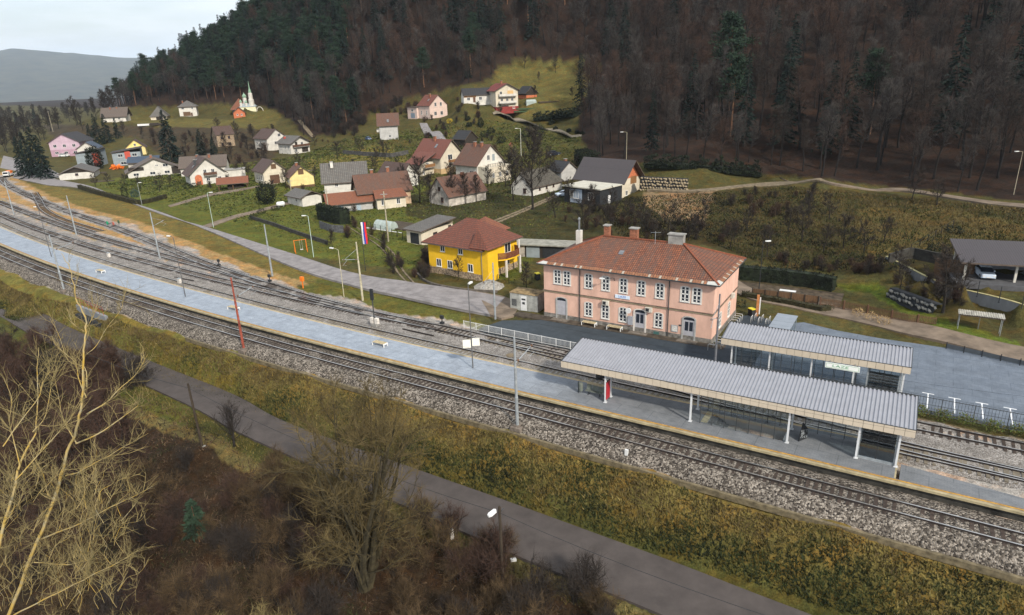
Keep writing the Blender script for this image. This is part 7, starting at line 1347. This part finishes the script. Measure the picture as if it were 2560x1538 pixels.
rubble('rubble_wall', 'pale rubble stone retaining wall right of the brick gable', TD(1541, 462), TD(1656, 460), 3.4, M('rubble pale', (.25, .20, .13), .95, .14, 1.2, bump=.4), .3, size=.62)
rubble('boulder_wall', 'grey boulder wall descending to the picket fence', G(*V('n2', 60, 990), .7), G(*V('n2', 690, 1285), .2), 1.1, M('boulder grey', (.16, .16, .15), .95, .15, 1.4, bump=.4), .6, size=.5)
bp_ = G(*V('n2', 1060, 1460), .2); r = thing('bus_shelter_roof', 'small corrugated roof on thin posts beside the station road', 'shelter', bp_, R(-30)); m = MB(); corrugated(m, 4.6, 1.5, 2.15, 2.3, .24, .05); ro = m.build('roof', [M('old corrugated', (.36, .34, .29), .8, .25, 2), M_TRIM], r); ro.location = (-.2, -.4, 0)
for x, y in ((0, 0), (4.2, 0), (2.1, .9), (0, .9), (4.2, .9)): MB().tube([(x, y, -.2), (x, y, 2.15)], .04, 6).build('post', M_GRM, r)
# vegetable plots behind the low hedge
tag(MB().box(-7.5, -3.4, -.3, 7.5, 3.4, .1).build('vegetable_bed', M('dug earth', (.075, .055, .035), .95, .4, 1.2, bump=.6), None, (*TD(1890, 710)[:2], TD(1890, 710)[2]), R(-31)), 'dug vegetable bed before the tall dark hedge', 'vegetable bed'); tag(MB().box(-1.1, -.4, 0, 1.1, .4, .12).build('plastic_sheet', M_WHM, None, TD(1900, 703), R(-30)), 'white plastic sheet lying on the vegetable bed', 'sheet')
r = thing('board_fence', 'dark brown board fence along the vegetable bed', 'fence', G(*V('n1', 0, 930), .2), 0); a, b = G(*V('n1', 0, 930), .2), G(*V('n1', 960, 1050), .2); r.rotation_euler = (0, 0, math.atan2(b[1]-a[1], b[0]-a[0])); L_ = np.linalg.norm(b-a); MB().box(0, -.03, .05, L_, .03, 1.1).build('boards', W_TIMB, r)
for i in range(6): MB().box(L_*i/5-.06, -.1, -.2, L_*i/5+.06, -.032, 1.2).build('post', M_BARK, r)
# ------------------------------------------------------------------ beside the station
q = G(*V('y', 1440, 1530), .2); q = np.array([*S(-25.2, 24.2)[:2], .15]); r = thing('site_container', 'weathered white container with a rusty plank roof left of the station', 'container', q, STY+R(2)); MB().box(0, 0, -.2, 4.3, 2.4, 2.35).build('body', M('container white', (.36, .36, .335), .7, .2, 1.4, bump=.1), r); m = MB()
for i in range(8): m.box(-.06+i*.55, -.08, 2.36, -.06+i*.55+.52, 2.5, 2.44)
m.build('roof', M('roof planks', (.25, .175, .085), .85, .35, 1.5), r); MB().box(.25, -.03, .5, 1., .0, 1.5).build('window', M_PANE, r); d_ = MB().box(1.7, -.04, .0, 2.6, .0, 2.1).build('door', M_WHM, r); MB().box(1.85, -.06, 1.5, 2.45, -.045, 1.75).box(1.95, -.06, .9, 2.35, -.045, 1.25).build('door_sign', M_DKM, d_)
m = MB()
for i in range(22): m.box(.1+i*.19, -.045 if not 1.6 < .1+i*.19 < 2.7 else -.002, .02, .13+i*.19, .0, 2.3)
m.build('ribs', MATS['container white'], r)
rp = G(*V('y', 1480, 760), .4); r = thing('lean_to_sheds', 'low dark lean-to sheds with a pale flat roof behind the yellow house', 'shed', rp, R(-18)); MB().box(-2, .2, -.3, 9, 3.6, 2.2).build('wall', W_DARK, r); MB().box(-2.4, -.3, 2.2, 9.5, 4, 2.38).build('roof', M('roof felt pale', (.26, .25, .21), .9, .2, 1), r); MB().box(1.2, .12, 0, 3.6, .19, 2.).build('door', M_SUR if False else W_SLATE, r); MB().box(-.6, .12, 0, .9, .19, 2.).build('door', W_OLD, r); MB().box(4.2, .1, 0, 8, .19, 1.9).build('opening', M_BLACK, r)
for lab, p, col in (('black bin with a yellow lid by the drive of the yellow house', G(*V('y', 1755, 1110), .25), 0), ('black bin with a yellow lid behind the right end of the station', TV('q4', 1880, 750), 0)):
    r = thing('wheelie_bin', lab, 'bin', p, .4); MB().box(-.32, -.38, 0, .32, .38, 1.02).build('body', M_BLACK, r); MB().box(-.35, -.42, 1.02, .35, .42, 1.12).build('lid', M('lid yellow', (.65, .55, .03), .5, .05, 1), r)
r = thing('information_post', 'orange post with a white arrow board behind the station', 'sign', TV('qa', 690, 200), R(-20)); MB().box(-.16, -.16, 0, .16, .16, 3.).build('post', M('post orange brown', (.42, .17, .06), .7, .2, 2), r); MB().box(.2, -.05, .4, .34, .05, 2.7).build('board', M_WHM, r)
bl = M('station_steel', (.2, .2, .2)); ps = TD(1180, 692)
mb = MB(); mb.lathe([(2.4, 0), (1.6, .5), (.7, .95), (0, 1.1)], 14); v = np.array(mb.v); v += hg.normal(0, .08, v.shape); mb.v = [tuple(a) for a in v]; tag(mb.build('gravel_heap', M('gravel heap', (.28, .26, .23), .95, .3, 3, bump=.6), None, ps, 0, True), 'heap of pale gravel before the yellow house', 'gravel heap')
wall_line('garden_kerb', 'low dark kerb wall curving round the lawn of the yellow house', cr([TD(x, y) for x, y in ((1000, 655), (1030, 682), (1085, 696), (1150, 704), (1200, 706))], 4), .35, .3, M('kerb dark', (.10, .085, .07), .95, .3, 1))
# ------------------------------------------------------------------ village things
r = thing('polytunnel', 'rounded plastic greenhouse on a white strip beside the cream garage', 'greenhouse', TV('r2', 985, 1195), R(-38)); m = MB(); n = 10
for i in range(n):
    a0, a1 = math.pi*i/n, math.pi*(i+1)/n; f = lambda a: (1.25*math.cos(a), 1.75*math.sin(a)); p, q = f(a0), f(a1); m.face([(0, p[0], p[1]), (5, p[0], p[1]), (5, q[0], q[1]), (0, q[0], q[1])])
m.face([(0, 1.25*math.cos(math.pi*i/n), 1.75*math.sin(math.pi*i/n)) for i in range(n+1)]).face([(5, 1.25*math.cos(math.pi*i/n), 1.75*math.sin(math.pi*i/n)) for i in range(n, -1, -1)]); m.build('cover', M('greenhouse film', (.32, .37, .34), .35, .12, 1), r); m = MB()
for x in np.linspace(0, 5, 6): m.tube([(x, 1.28*math.cos(a), 1.78*math.sin(a)) for a in np.linspace(0, math.pi, 10)], .03, 4)
m.build('hoops', M_GRM, r); MB().box(-2, -1.7, -.2, 11.5, -1.3, .12).build('base_strip', M_WHM, r)
r = thing('polytunnel', 'small white greenhouse in the garden right of the crimson roofed house', 'greenhouse', TV('n8', 615, 282), R(10)); m = MB(); m.box(0, 0, -.2, 4.2, 2.6, 1.7); m.face([(-.05, -.05, 1.7), (4.25, -.05, 1.7), (4., 1.3, 2.5), (.2, 1.3, 2.5)]).face([(4.25, 2.65, 1.7), (-.05, 2.65, 1.7), (.2, 1.3, 2.5), (4., 1.3, 2.5)]); m.build('cover', MATS['greenhouse film'], r)
m = MB()
for x in np.linspace(0, 4.2, 5): m.box(x-.03, -.04, 0, x+.03, -.005, 1.7)
m.build('hoops', M_GRM, r)
r = thing('open_carport', 'little open carport with a clean orange tiled roof', 'carport', TV('r1', 1560, 1365), R(17)); m = roof_mesh(8.6, 5., 2.3, 1.5, 'x', .4, .4); m.build('roof', [R_ORG, M_TRIM], r)
for x in (.2, 4.3, 8.4):
    for y in (.2, 4.8): MB().box(x-.12, y-.12, -.3, x+.12, y+.12, 2.3).build('post', W_TIMB, r)
MB().box(2.6, 1, 0, 7.2, 4, 1.3).build('stacked_wood', W_DARK, r)
car(TV('n8', 838, 688), R(195), (.012, .016, .028), 'dark blue car parked on the gravel beside the wood edge', 1.1); car(TV('r2', 915, 570), R(120), (.05, .09, .18), 'blue car under the grey hillside house', 1.); car(TV('r3', 1165, 970), R(20), (.35, .42, .55), 'pale blue car beside the black annexe', 1.); car(TV('r1', 460, 1118), R(175), (.6, .6, .58), 'white car before the lilac house', 1.1)
tl_ = TV('n3', 118, 712); r = thing('small_truck', 'small white truck with an orange load at the far left crossing', 'truck', tl_, R(-75)); MB().box(-.2, -.95, .5, 1.7, .95, 2.1).build('cab', M_WHM, r); MB().box(1.15, -.8, 1.25, 1.72, .8, 1.95).build('windscreen', M_PANE, r); MB().box(-3.6, -1, .55, -.3, 1, 1.25).build('bed', M_WHM, r); MB().box(-3., -.8, 1.25, -1., .8, 2.2).build('load', MATS['orange paint'], r)
for x in (-2.6, 1.): MB().tube([(x, -1, .4), (x, 1, .4)], .4, 12).build('wheel', M_BLACK, r)
MB().box(1.7, -.9, .45, 1.82, .9, .75).build('bumper', M_BLACK, r)
r = thing('gas_tank', 'white gas tank on short legs behind the clipped bushes', 'tank', TV('n6', 480, 800), R(30)); m = MB(); m.tube([(-1.1, 0, .8), (-1, 0, .8), (-.75, 0, .8), (.75, 0, .8), (1, 0, .8), (1.1, 0, .8)], [.05, .4, .6, .6, .4, .05], 14); m.build('vessel', M_WHM, r, smooth=True)
for x in (-.6, .6): MB().box(x-.08, -.35, -.1, x+.08, .35, .5).build('leg', M_GRM, r)
r = thing('flag_pole', 'pole with a hanging white blue and red flag beside the field track', 'flag', TV('n6', 1712, 1900) if False else T(914, 677), 0); MB().tube([(0, 0, 0), (0, 0, 8.6)], [.06, .04], 6).build('pole', M_BLACK, r); m = MB()
for j in range(3):
    for i in range(6):
        x0, x1 = [.05+.28*j+.02*math.sin(i*1.3+j), .05+.28*(j+1)+.02*math.sin(i*1.3+j+1)]; z0, z1 = 8.4-i*.62, 8.4-(i+1)*.62; y0, y1 = .1*math.sin(j*2+i*.5), .1*math.sin(j*2+2+i*.5)
        m.face([(x0, y0, z1), (x1, y1, z1), (x1, y1, z0), (x0, y0, z0)], j)
m.build('cloth', [M_WHM, M('flag blue', (.02, .05, .30), .8, .08, 2), M('flag red', (.50, .02, .02), .8, .08, 2)], r)
r = thing('swing_frame', 'orange tubular swing frame on the lawn by the upper road', 'swing', TV('n6', 690, 1470), R(25)); m = MB(); z = 2.4
for x in (0, 2.2):
    for y in (-.7, .7): m.tube([(x, y, -.1), (x, 0, z)], .045, 6)
m.tube([(-.1, 0, z), (2.3, 0, z)], .045, 6); m.build('frame', MATS['orange paint'], r); MB().box(1.0, -.15, .5, 1.5, .15, .55).tube([(1.05, 0, .5), (1.05, 0, z)], .012, 4).tube([(1.45, 0, .5), (1.45, 0, z)], .012, 4).build('seat', M_WHM, r)
r = thing('church', 'small white church with green cupolas and a slender steeple on the knoll', 'church', np.array(AT(*V('n5', 985, 462), 392)), R(12)); r.location.z = hz(r.location.x, r.location.y)-.2
MB().box(0, 0, -1, 8.5, 6, 3.4).build('nave', M('church cream', (.66, .62, .42), .9, .1, 1), r); m = MB(); GRN = M('copper green', (.22, .34, .24), .6, .15, 1); m.face([(-.3, -.3, 3.4), (8.8, -.3, 3.4), (7.4, 3, 5.2), (1.2, 3, 5.2)], 0, [(0, 0)]*4).face([(8.8, 6.3, 3.4), (-.3, 6.3, 3.4), (1.2, 3, 5.2), (7.4, 3, 5.2)]).face([(-.3, 6.3, 3.4), (-.3, -.3, 3.4), (1.2, 3, 5.2)]).face([(8.8, -.3, 3.4), (8.8, 6.3, 3.4), (7.4, 3, 5.2)]); m.build('roof', M('church roof grey', (.30, .34, .36), .7, .15, 1), r)
for x, y, s in ((.8, 1, .75), (2.9, 2.8, 1.15), (3.6, 1., .7)): MB().lathe([(.9*s, 3.2), (.9*s, 6.2*s+1), (.75*s, 6.3*s+1)], 10, (x, y), 0).lathe([(.75*s, 6.3*s+1), (1.05*s, 6.9*s+1), (.9*s, 7.4*s+1), (.3*s, 8.1*s+1), (0, 8.9*s+1)], 10, (x, y), 1).build('cupola', [W_WHITE, GRN], r)
MB().lathe([(1.5, -.5), (1.5, 7), (1.6, 7.1), (1.15, 7.4), (1.1, 10.2), (1.2, 10.4), (.8, 10.8)], 8, (6.4, 1.6), 0).lathe([(.8, 10.8), (.7, 12), (.35, 13), (.25, 14.6), (.05, 17)], 8, (6.4, 1.6), 1).build('steeple', [W_WHITE, GRN], r)
m = MB()
for k in range(5): a = math.pi*k/5; m.beam((8.6+1.9-1.9*math.cos(a), .5, 3.6*math.sin(a)*.9), (8.6+1.9-1.9*math.cos(a+math.pi/5), .5, 3.6*math.sin(a+math.pi/5)*.9), .5, .25)
m.build('arch', W_WHITE, r)
r = thing('bird_house', 'little shrine on a post with a red pitched roof on the grass slope', 'shrine', TV('n8', 490, 665), R(20)); MB().box(-.12, -.12, 0, .12, .12, 1.9).build('post', W_TIMB, r); MB().box(-.4, -.35, 1.9, .4, .35, 2.7).build('box', W_TIMB, r); m = MB(); m.face([(-.8, -.6, 2.5), (.0, -.6, 3.3), (0, .6, 3.3), (-.8, .6, 2.5)]).face([(0, -.6, 3.3), (.8, -.6, 2.5), (.8, .6, 2.5), (0, .6, 3.3)]); m.build('roof', M_RUSTP, r)
wall_line('stone_retaining_wall', 'long dark retaining wall across the dry meadow below the hillside houses', [TD(x, y) for x, y in ((828, 372), (880, 376), (945, 380), (985, 372))], 1.5, .4, M('retaining dark', (.075, .072, .068), .95, .3, 1)); wall_line('garden_wall', 'dark garden wall dropping along the lawn beside the stayed mast', [TD(x, y) for x, y in ((605, 528), (660, 545), (700, 560), (735, 572), (790, 590))], .8, .35, M('dark masonry', (.045, .042, .036), .95, .3, 1))
wall_line('plank_fence', 'grey board fence under the dark columnar conifers', [TD(x, y) for x, y in ((772, 550), (800, 560), (830, 562))], 1.6, .12, M('weathered boards', (.10, .10, .105), .9, .3, 2), 'fence')
tag(MB().box(-3, -2.2, -.2, 3, 2.2, .12).build('tarpaulin', M('blue tarpaulin', (.01, .22, .62), .5, .1, 1), None, TV('n8', 190, 242)+np.array([0, 0, .9]), .3), 'bright blue tarpaulin before the low white hillside house', 'tarpaulin')
mb = leafy(MB(), (0, 0, .7), (2.4, 1.2, .9), 160, hg, .8, .2); tag(mb.build('digger_heap', MATS['orange paint'], None, TV('n4', 540, 1300)), 'heap of orange machinery behind the broad tan roof', 'machinery')
r = thing('rowing_boat', 'white boat standing on the far terrace', 'boat', AT(*V('n4', 930, 685), 400), .2); r.location.z = hz(r.location.x, r.location.y); m = MB(); m.prism([(-3, -.9), (2, -.9), (3.4, 0), (2, .9), (-3, .9)], .3, 1.3); m.build('hull', M_WHM, r); MB().box(-2, -.5, 0, -1.6, .5, .3).box(1.2, -.5, 0, 1.6, .5, .3).build('trestle', M_DKM, r)
tag(MB().box(-4, -1, .2, 4, 1, 1.2).box(-3.6, -.8, 1.2, 1, .8, 1.6).build('timber_stack', W_DARK, None, np.array([*(lambda p: (p[0], p[1]))(AT(*V('n4', 1130, 690), 398)), hz(*AT(*V('n4', 1130, 690), 398)[:2])]), .1), 'dark timber stack right of the white boat', 'timber')
for lab, x, y, x1, y1 in (('concrete power pole beside the polytunnel', 937, 583, 927, 462), ('wooden power pole before the small yellow house', 706, 486, 690, 432), ('thin wooden pole before the orange roofed outbuilding', 795, 527, 786, 456), ('pale pole above the far terrace', 128, 318, 122, 268)):
    b = TD(x, y); h_ = 8.
    for h in np.arange(3, 14, .05):
        if PROJ(b[0], b[1], b[2]+h)[1] <= y1*K: h_ = h; break
    r = thing('power_pole', lab, 'pole', b, 0, 'power poles of the village'); MB().tube([(0, 0, -.3), (0, 0, h_)], [.17, .11], 7).build('shaft', M('pole weathered', (.33, .29, .21), .9, .25, 2), r); MB().box(-.7, -.06, h_-.6, .7, .06, h_-.5).build('cross_arm', M_GRM, r)
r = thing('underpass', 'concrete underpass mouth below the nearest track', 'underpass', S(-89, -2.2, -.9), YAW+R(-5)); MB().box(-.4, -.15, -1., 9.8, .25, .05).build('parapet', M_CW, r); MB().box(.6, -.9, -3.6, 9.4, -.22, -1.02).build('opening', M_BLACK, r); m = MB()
for i in range(8): m.box(i*1.3, -.02, .05, i*1.3+.05, .03, 1.35)
m.box(0, -.02, 1.3, 9.2, .03, 1.36).box(0, -.02, .8, 9.2, .03, .84); m.build('railing', M_RUSTP, r)
tag(MB().box(-.13, -.13, -.3, .13, .13, 1.0).build('marker_stone', M_SUR, None, T(1131, 1347)), 'pale stone marker at the edge of the lower road', 'marker'); tag(MB().ob((0, 0, .1), (.22, .05, 0), (-.04, .14, 0), (0, 0, .1)).build('white_stone', M_WHM, None, T(1283, 1402)), 'white lump lying on the verge of the lower road', 'stone')
SOIL = M('garden soil', (.06, .045, .03), .95, .25, 1.2, bump=.6)
for lab, p, w, d_, rz in (('dark vegetable bed behind the polytunnel', TV('r2', 1150, 1185), 9, 6, -38), ('dark vegetable bed beside the small white greenhouse', TV('n8', 800, 245), 9, 2.4, 8), ('green vegetable bed before the small white greenhouse', TV('n8', 640, 300), 11, 1.4, 6), ('second green vegetable bed before the small white greenhouse', TV('n8', 600, 322), 9, 1.6, 6), ('pale vegetable bed on the dry meadow', TV('n6', 900, 275), 3.6, 2.6, 30), ('dark vegetable bed beside the roadside hedge', TV('n3', 1500, 780), 7, 2.4, 20), ('brown vegetable bed before the barn with patched roof', TV('n3', 1400, 660), 7, 3, 20)):
    tag(MB().box(-w/2, -d_/2, -.4, w/2, d_/2, .16).build('vegetable_bed', M('bed green', (.05, .085, .04), .95, .25, 2) if 'green vege' in lab else (M_RUT if 'pale' in lab else SOIL), None, p, R(rz)), lab, 'vegetable bed')
def post_wire(label, pts, h=1.1, gap=2.4):
    P = resample(np.array(pts, float), gap); r = thing('wire_fence', label, 'fence', P[0]); Q = P-P[0]
    for q in Q[:60]: MB().box(q[0]-.05, q[1]-.05, q[2]-.2, q[0]+.05, q[1]+.05, q[2]+h).build('post', M_BARKL, r)
    m = MB()
    for a, b in zip(Q[:-1], Q[1:]):
        for z in (.4, .95): m.beam(a+[0, 0, z*h], b+[0, 0, z*h], .02, .02)
    m.build('wire', M_DKM, r)
post_wire('dark post and wire fence around the polytunnel garden', [TV('r2', *q) for q in ((875, 1180), (960, 1215), (1080, 1250), (1200, 1290))], 1.4)
post_wire('post fence along the lawn of the yellow house', [TV('y', *q) for q in ((1140, 1120), (1320, 1180), (1520, 1200), (1670, 1110))], 1.0)
post_wire('post fence behind the roadside hedge garden', [TD(x, y) for x, y in ((300, 462), (360, 458), (430, 456))], 1.0, 3.)
post_wire('post and wire fence up the slope left of the carport', [TV('n2', *q) for q in ((420, 380), (700, 220), (1000, 40))], 1.2)
post_wire('post fence below the pale pink house', [TD(x, y) for x, y in ((1085, 300), (1120, 320), (1180, 335))], 1.1, 3.)
# ------------------------------------------------------------------ grass tufts and litter (uncountable)
def tufts(name, label, n, smp, mats, size, wid, lean=.5, seed=4, bias=None):
    g = np.random.default_rng(seed); X, Y, W_ = smp(g, n); Z = HGT(X, Y); n = len(X); a = g.uniform(0, 6.28, n); h = size*g.uniform(.5, 1.4, n)*W_; ln = g.normal(0, lean, (n, 2))*h[:, None]; w = wid*g.uniform(.6, 1.4, n)*W_
    V_ = np.empty((n, 3, 3)); V_[:, 0] = np.stack([X-np.cos(a)*w, Y-np.sin(a)*w, Z-.04], 1); V_[:, 1] = np.stack([X+np.cos(a)*w, Y+np.sin(a)*w, Z-.04], 1); V_[:, 2] = np.stack([X+ln[:, 0], Y+ln[:, 1], Z+h], 1)
    me = bpy.data.meshes.new(name); me.from_pydata(V_.reshape(-1, 3).tolist(), [], np.arange(3*n).reshape(-1, 3).tolist())
    for m in mats: me.materials.append(m)
    k = (np.sin(X*.8)+np.cos(Y*.9+X*.3)+.8*np.sin(X*.23+Y*.31)+g.normal(0, .8, n))+(0 if bias is None else bias(X, Y)); idx = np.clip(((k+2.2)/4.4*len(mats)).astype(int), 0, len(mats)-1); me.polygons.foreach_set('material_index', idx.astype(np.int32)); o = bpy.data.objects.new(name, me); COL.objects.link(o); return tag(o, label, 'grass', kind='stuff')
GM = [M('grass dark', (.020, .027, .007), .95, .3, .5), M('grass olive', (.052, .051, .013), .95, .3, .5), M('grass straw', (.15, .115, .036), .95, .25, .5), M('grass tan', (.098, .072, .026), .95, .3, .5)]
def bank(g, n):
    s = g.uniform(-125, 45, n); d = bend(s)*.6; f = g.random(n); l = d-3.4-f*(5.3-d*.3*0); x, y = OO[0]+s*U[0]+l*N[0], OO[1]+s*U[1]+l*N[1]; return x, y, np.ones(n)
tufts('bank_grass', 'grass of the railway embankment', 70000, bank, GM, .26, .07, bias=lambda X, Y: (lambda s, l: np.clip((l-bend(s)*.6+6.2)*1.1, -2.6, 1.6))(*SLof(X, Y)))
def verge(g, n):
    s = g.uniform(-80, 30, n); l = ROADL0(s)-.3-g.random(n)*1.8; return OO[0]+s*U[0]+l*N[0], OO[1]+s*U[1]+l*N[1], np.ones(n)
tufts('verge_grass', 'grass of the lower road verge', 9000, verge, [GM[1], GM[2], GM[3]], .22, .05, seed=5)
def bankl(g, n):
    x = g.uniform(-75, 12, n*2); y = g.uniform(18, 75, n*2); s, l = SLof(x, y); ok = l < ROADL0(s)-1.6; return x[ok][:n], y[ok][:n], np.ones(min(n, ok.sum()))
tufts('leaf_litter', 'leaf litter and dead stems of the foreground bank', 70000, bankl, [M('litter dark', (.018, .012, .008), .95, .3, .5), M('litter brown', (.05, .029, .016), .95, .3, .5), M('litter tan', (.105, .07, .04), .95, .3, .5), M('litter moss', (.03, .033, .01), .95, .3, .5)], .22, .05, 1.1, seed=6)
def slope(g, n):
    x = g.uniform(0, 150, n*3); y = g.uniform(75, 160, n*3); px, py = PROJ(x, y, HGT(x, y)); dx, dy = px/K, py/K; ok = inpoly(dx, dy, [(1430, 480), (1740, 465), (1900, 450), (2480, 505), (2480, 600), (2330, 590), (2150, 655), (1880, 655), (1700, 580), (1500, 580)]); return x[ok][:n], y[ok][:n], np.ones(min(n, ok.sum()))
tufts('slope_grass', 'rough grass of the slope below the hill road', 45000, slope, [M('scrub dark', (.014, .014, .006), .95, .3, .5), GM[0], GM[1], GM[1], GM[3]], .34, .11, seed=7, bias=lambda X, Y: .1+1.2*np.sin(X*.09+Y*.06)+.8*np.sin(X*.031-Y*.08+2))
def lawn(g, n):
    x = g.uniform(-170, 30, n*3); y = g.uniform(95, 320, n*3); px, py = PROJ(x, y, HGT(x, y)); dx, dy = px/K, py/K; s, l = SLof(x, y); ok = inpoly(dx, dy, [(200, 455), (450, 410), (700, 380), (850, 330), (1180, 290), (1400, 330), (1400, 480), (1300, 600), (1240, 690), (1000, 655), (700, 615), (480, 545)]) & (l > ROADN(s)+8); return x[ok][:n], y[ok][:n], np.ones(min(n, ok.sum()))*np.clip(np.hypot(x[ok][:n], y[ok][:n])/170, .7, 1.6)
tufts('lawn_grass', 'uneven grass between the village houses', 45000, lawn, [M('lawn dark', (.032, .042, .01), .95, .3, .5), M('lawn green', (.064, .082, .015), .95, .3, .5), M('lawn light', (.10, .10, .024), .95, .3, .5)], .22, .22, 1., seed=8)
# ------------------------------------------------------------------ far hills and the hazy air
def far_hills():
    az = np.linspace(-62, 30, 190); rows = [(520, 0, 0), (1500, .02, 0), (2300, .06, 1), (2700, .3, 2), (3100, .62, 3), (3500, .9, 4), (3750, 1., 5), (4100, .9, 6)]
    sky_ = interp([(-62, 150), (-46, 150), (-38, 176), (-36, 186), (-34, 206), (-32.5, 199), (-30.5, 182), (-28, 160), (-24, 140), (-10, 150), (30, 150)]); v, f = [], []
    g = np.random.default_rng(8); nz = np.convolve(g.normal(0, 1, 400), np.ones(9)/9, 'same')
    for r_, fr, k in rows:
        for i, a in enumerate(az):
            z = -4+(float(sky_(a))+4)*fr+nz[i+k*23]*26*min(fr, .8)*(.5 if k > 3 else 1); v.append((r_*2.8*math.sin(R(a)), r_*2.8*math.cos(R(a)), 31+(z-31)*2.8))
    n = len(az)
    for j in range(len(rows)-1):
        for i in range(n-1): f.append((j*n+i, j*n+i+1, (j+1)*n+i+1, (j+1)*n+i))
    me = bpy.data.meshes.new('far_hills'); me.from_pydata(v, [], f); me.polygons.foreach_set('use_smooth', [True]*len(f)); me.materials.append(M('far woods', (.03, .034, .032), .95, .4, .006, (.085, .08, .055), bump=1., bscale=.03, space='World')); o = bpy.data.objects.new('far_hills', me); COL.objects.link(o); tag(o, kind='structure')
far_hills()
hm = bpy.data.materials.new('haze'); hm.use_nodes = True; nt = hm.node_tree; nt.nodes.clear(); out = _n(nt, 'ShaderNodeOutputMaterial'); pv = _n(nt, 'ShaderNodeVolumePrincipled'); pv.inputs['Color'].default_value = (.74, .87, 1., 1); pv.inputs['Density'].default_value = 0.00006; pv.inputs['Anisotropy'].default_value = .2; nt.links.new(pv.outputs[0], out.inputs['Volume'])
tag(MB().box(-11000, -120, -100, 7000, 12500, 640).build('haze', hm), kind='stuff')
# ------------------------------------------------------------------ camera, sky, sun
cam = bpy.data.objects.new('camera', bpy.data.cameras.new('camera')); COL.objects.link(cam)
cam.data.sensor_width = 36; cam.data.lens = FOC/2560*36; cam.data.clip_end = 25000; cam.data.clip_start = .5
cam.matrix_world = Matrix([[RT[i], UP[i], -FW[i], CC[i]] for i in range(3)]+[[0, 0, 0, 1]])
SC.camera = cam
SUN_EL, SUN_AZ = 36, 150                                             # azimuth clockwise from the view direction: right and a little behind
sd = Vector((math.sin(R(SUN_AZ))*math.cos(R(SUN_EL)), math.cos(R(SUN_AZ))*math.cos(R(SUN_EL)), math.sin(R(SUN_EL))))
sun = bpy.data.objects.new('sun', bpy.data.lights.new('sun', 'SUN')); COL.objects.link(sun)
sun.data.energy = 3.6; sun.data.angle = R(4); sun.data.color = (1, .93, .82); sun.rotation_euler = sd.to_track_quat('Z', 'Y').to_euler(); sun.location = (60, -40, 120)
w = bpy.data.worlds.new('World'); SC.world = w; w.use_nodes = True; nt = w.node_tree; nt.nodes.clear(); L = nt.links.new
out = _n(nt, 'ShaderNodeOutputWorld'); bg = _n(nt, 'ShaderNodeBackground'); bg.inputs[1].default_value = .1; L(bg.outputs[0], out.inputs[0])
sky = _n(nt, 'ShaderNodeTexSky'); sky.sky_type = 'NISHITA'; sky.sun_disc = False; sky.sun_elevation = R(SUN_EL); sky.sun_rotation = R(SUN_AZ); sky.air_density = 1.2; sky.dust_density = 2.
tc = _n(nt, 'ShaderNodeTexCoord'); mp = _n(nt, 'ShaderNodeMapping'); mp.inputs['Scale'].default_value = (1, 1, 5.5); L(tc.outputs['Generated'], mp.inputs[0])
no = _n(nt, 'ShaderNodeTexNoise'); no.inputs['Scale'].default_value = 2.6; no.inputs['Detail'].default_value = 7; no.inputs['Roughness'].default_value = .58; L(mp.outputs[0], no.inputs['Vector'])
rm = _n(nt, 'ShaderNodeMapRange'); rm.inputs[1].default_value = .36; rm.inputs[2].default_value = .6; rm.inputs[3].default_value = .5; rm.inputs[4].default_value = .97; L(no.outputs[0], rm.inputs[0])
no2 = _n(nt, 'ShaderNodeTexNoise'); no2.inputs['Scale'].default_value = 5; no2.inputs['Detail'].default_value = 6; L(mp.outputs[0], no2.inputs['Vector'])
cl = _n(nt, 'ShaderNodeMix', data_type='RGBA'); cl.inputs[6].default_value = (6.6, 7.5, 8.7, 1); cl.inputs[7].default_value = (9.8, 10., 10.2, 1); L(no2.outputs[0], cl.inputs[0])
mx = _n(nt, 'ShaderNodeMix', data_type='RGBA'); L(rm.outputs[0], mx.inputs[0]); L(sky.outputs[0], mx.inputs[6]); L(cl.outputs[2], mx.inputs[7]); L(mx.outputs[2], bg.inputs[0])
SC.view_settings.view_transform = 'Standard'; SC.view_settings.look = 'None'; SC.view_settings.gamma = 1; SC.view_settings.exposure = .5; SC.view_settings.use_curve_mapping = False
SC.render.engine = 'CYCLES'; SC.cycles.use_denoising = True
SC.cycles.max_bounces = 6; SC.cycles.diffuse_bounces = 2; SC.cycles.glossy_bounces = 2; SC.cycles.transparent_max_bounces = 12; SC.cycles.volume_bounces = 0
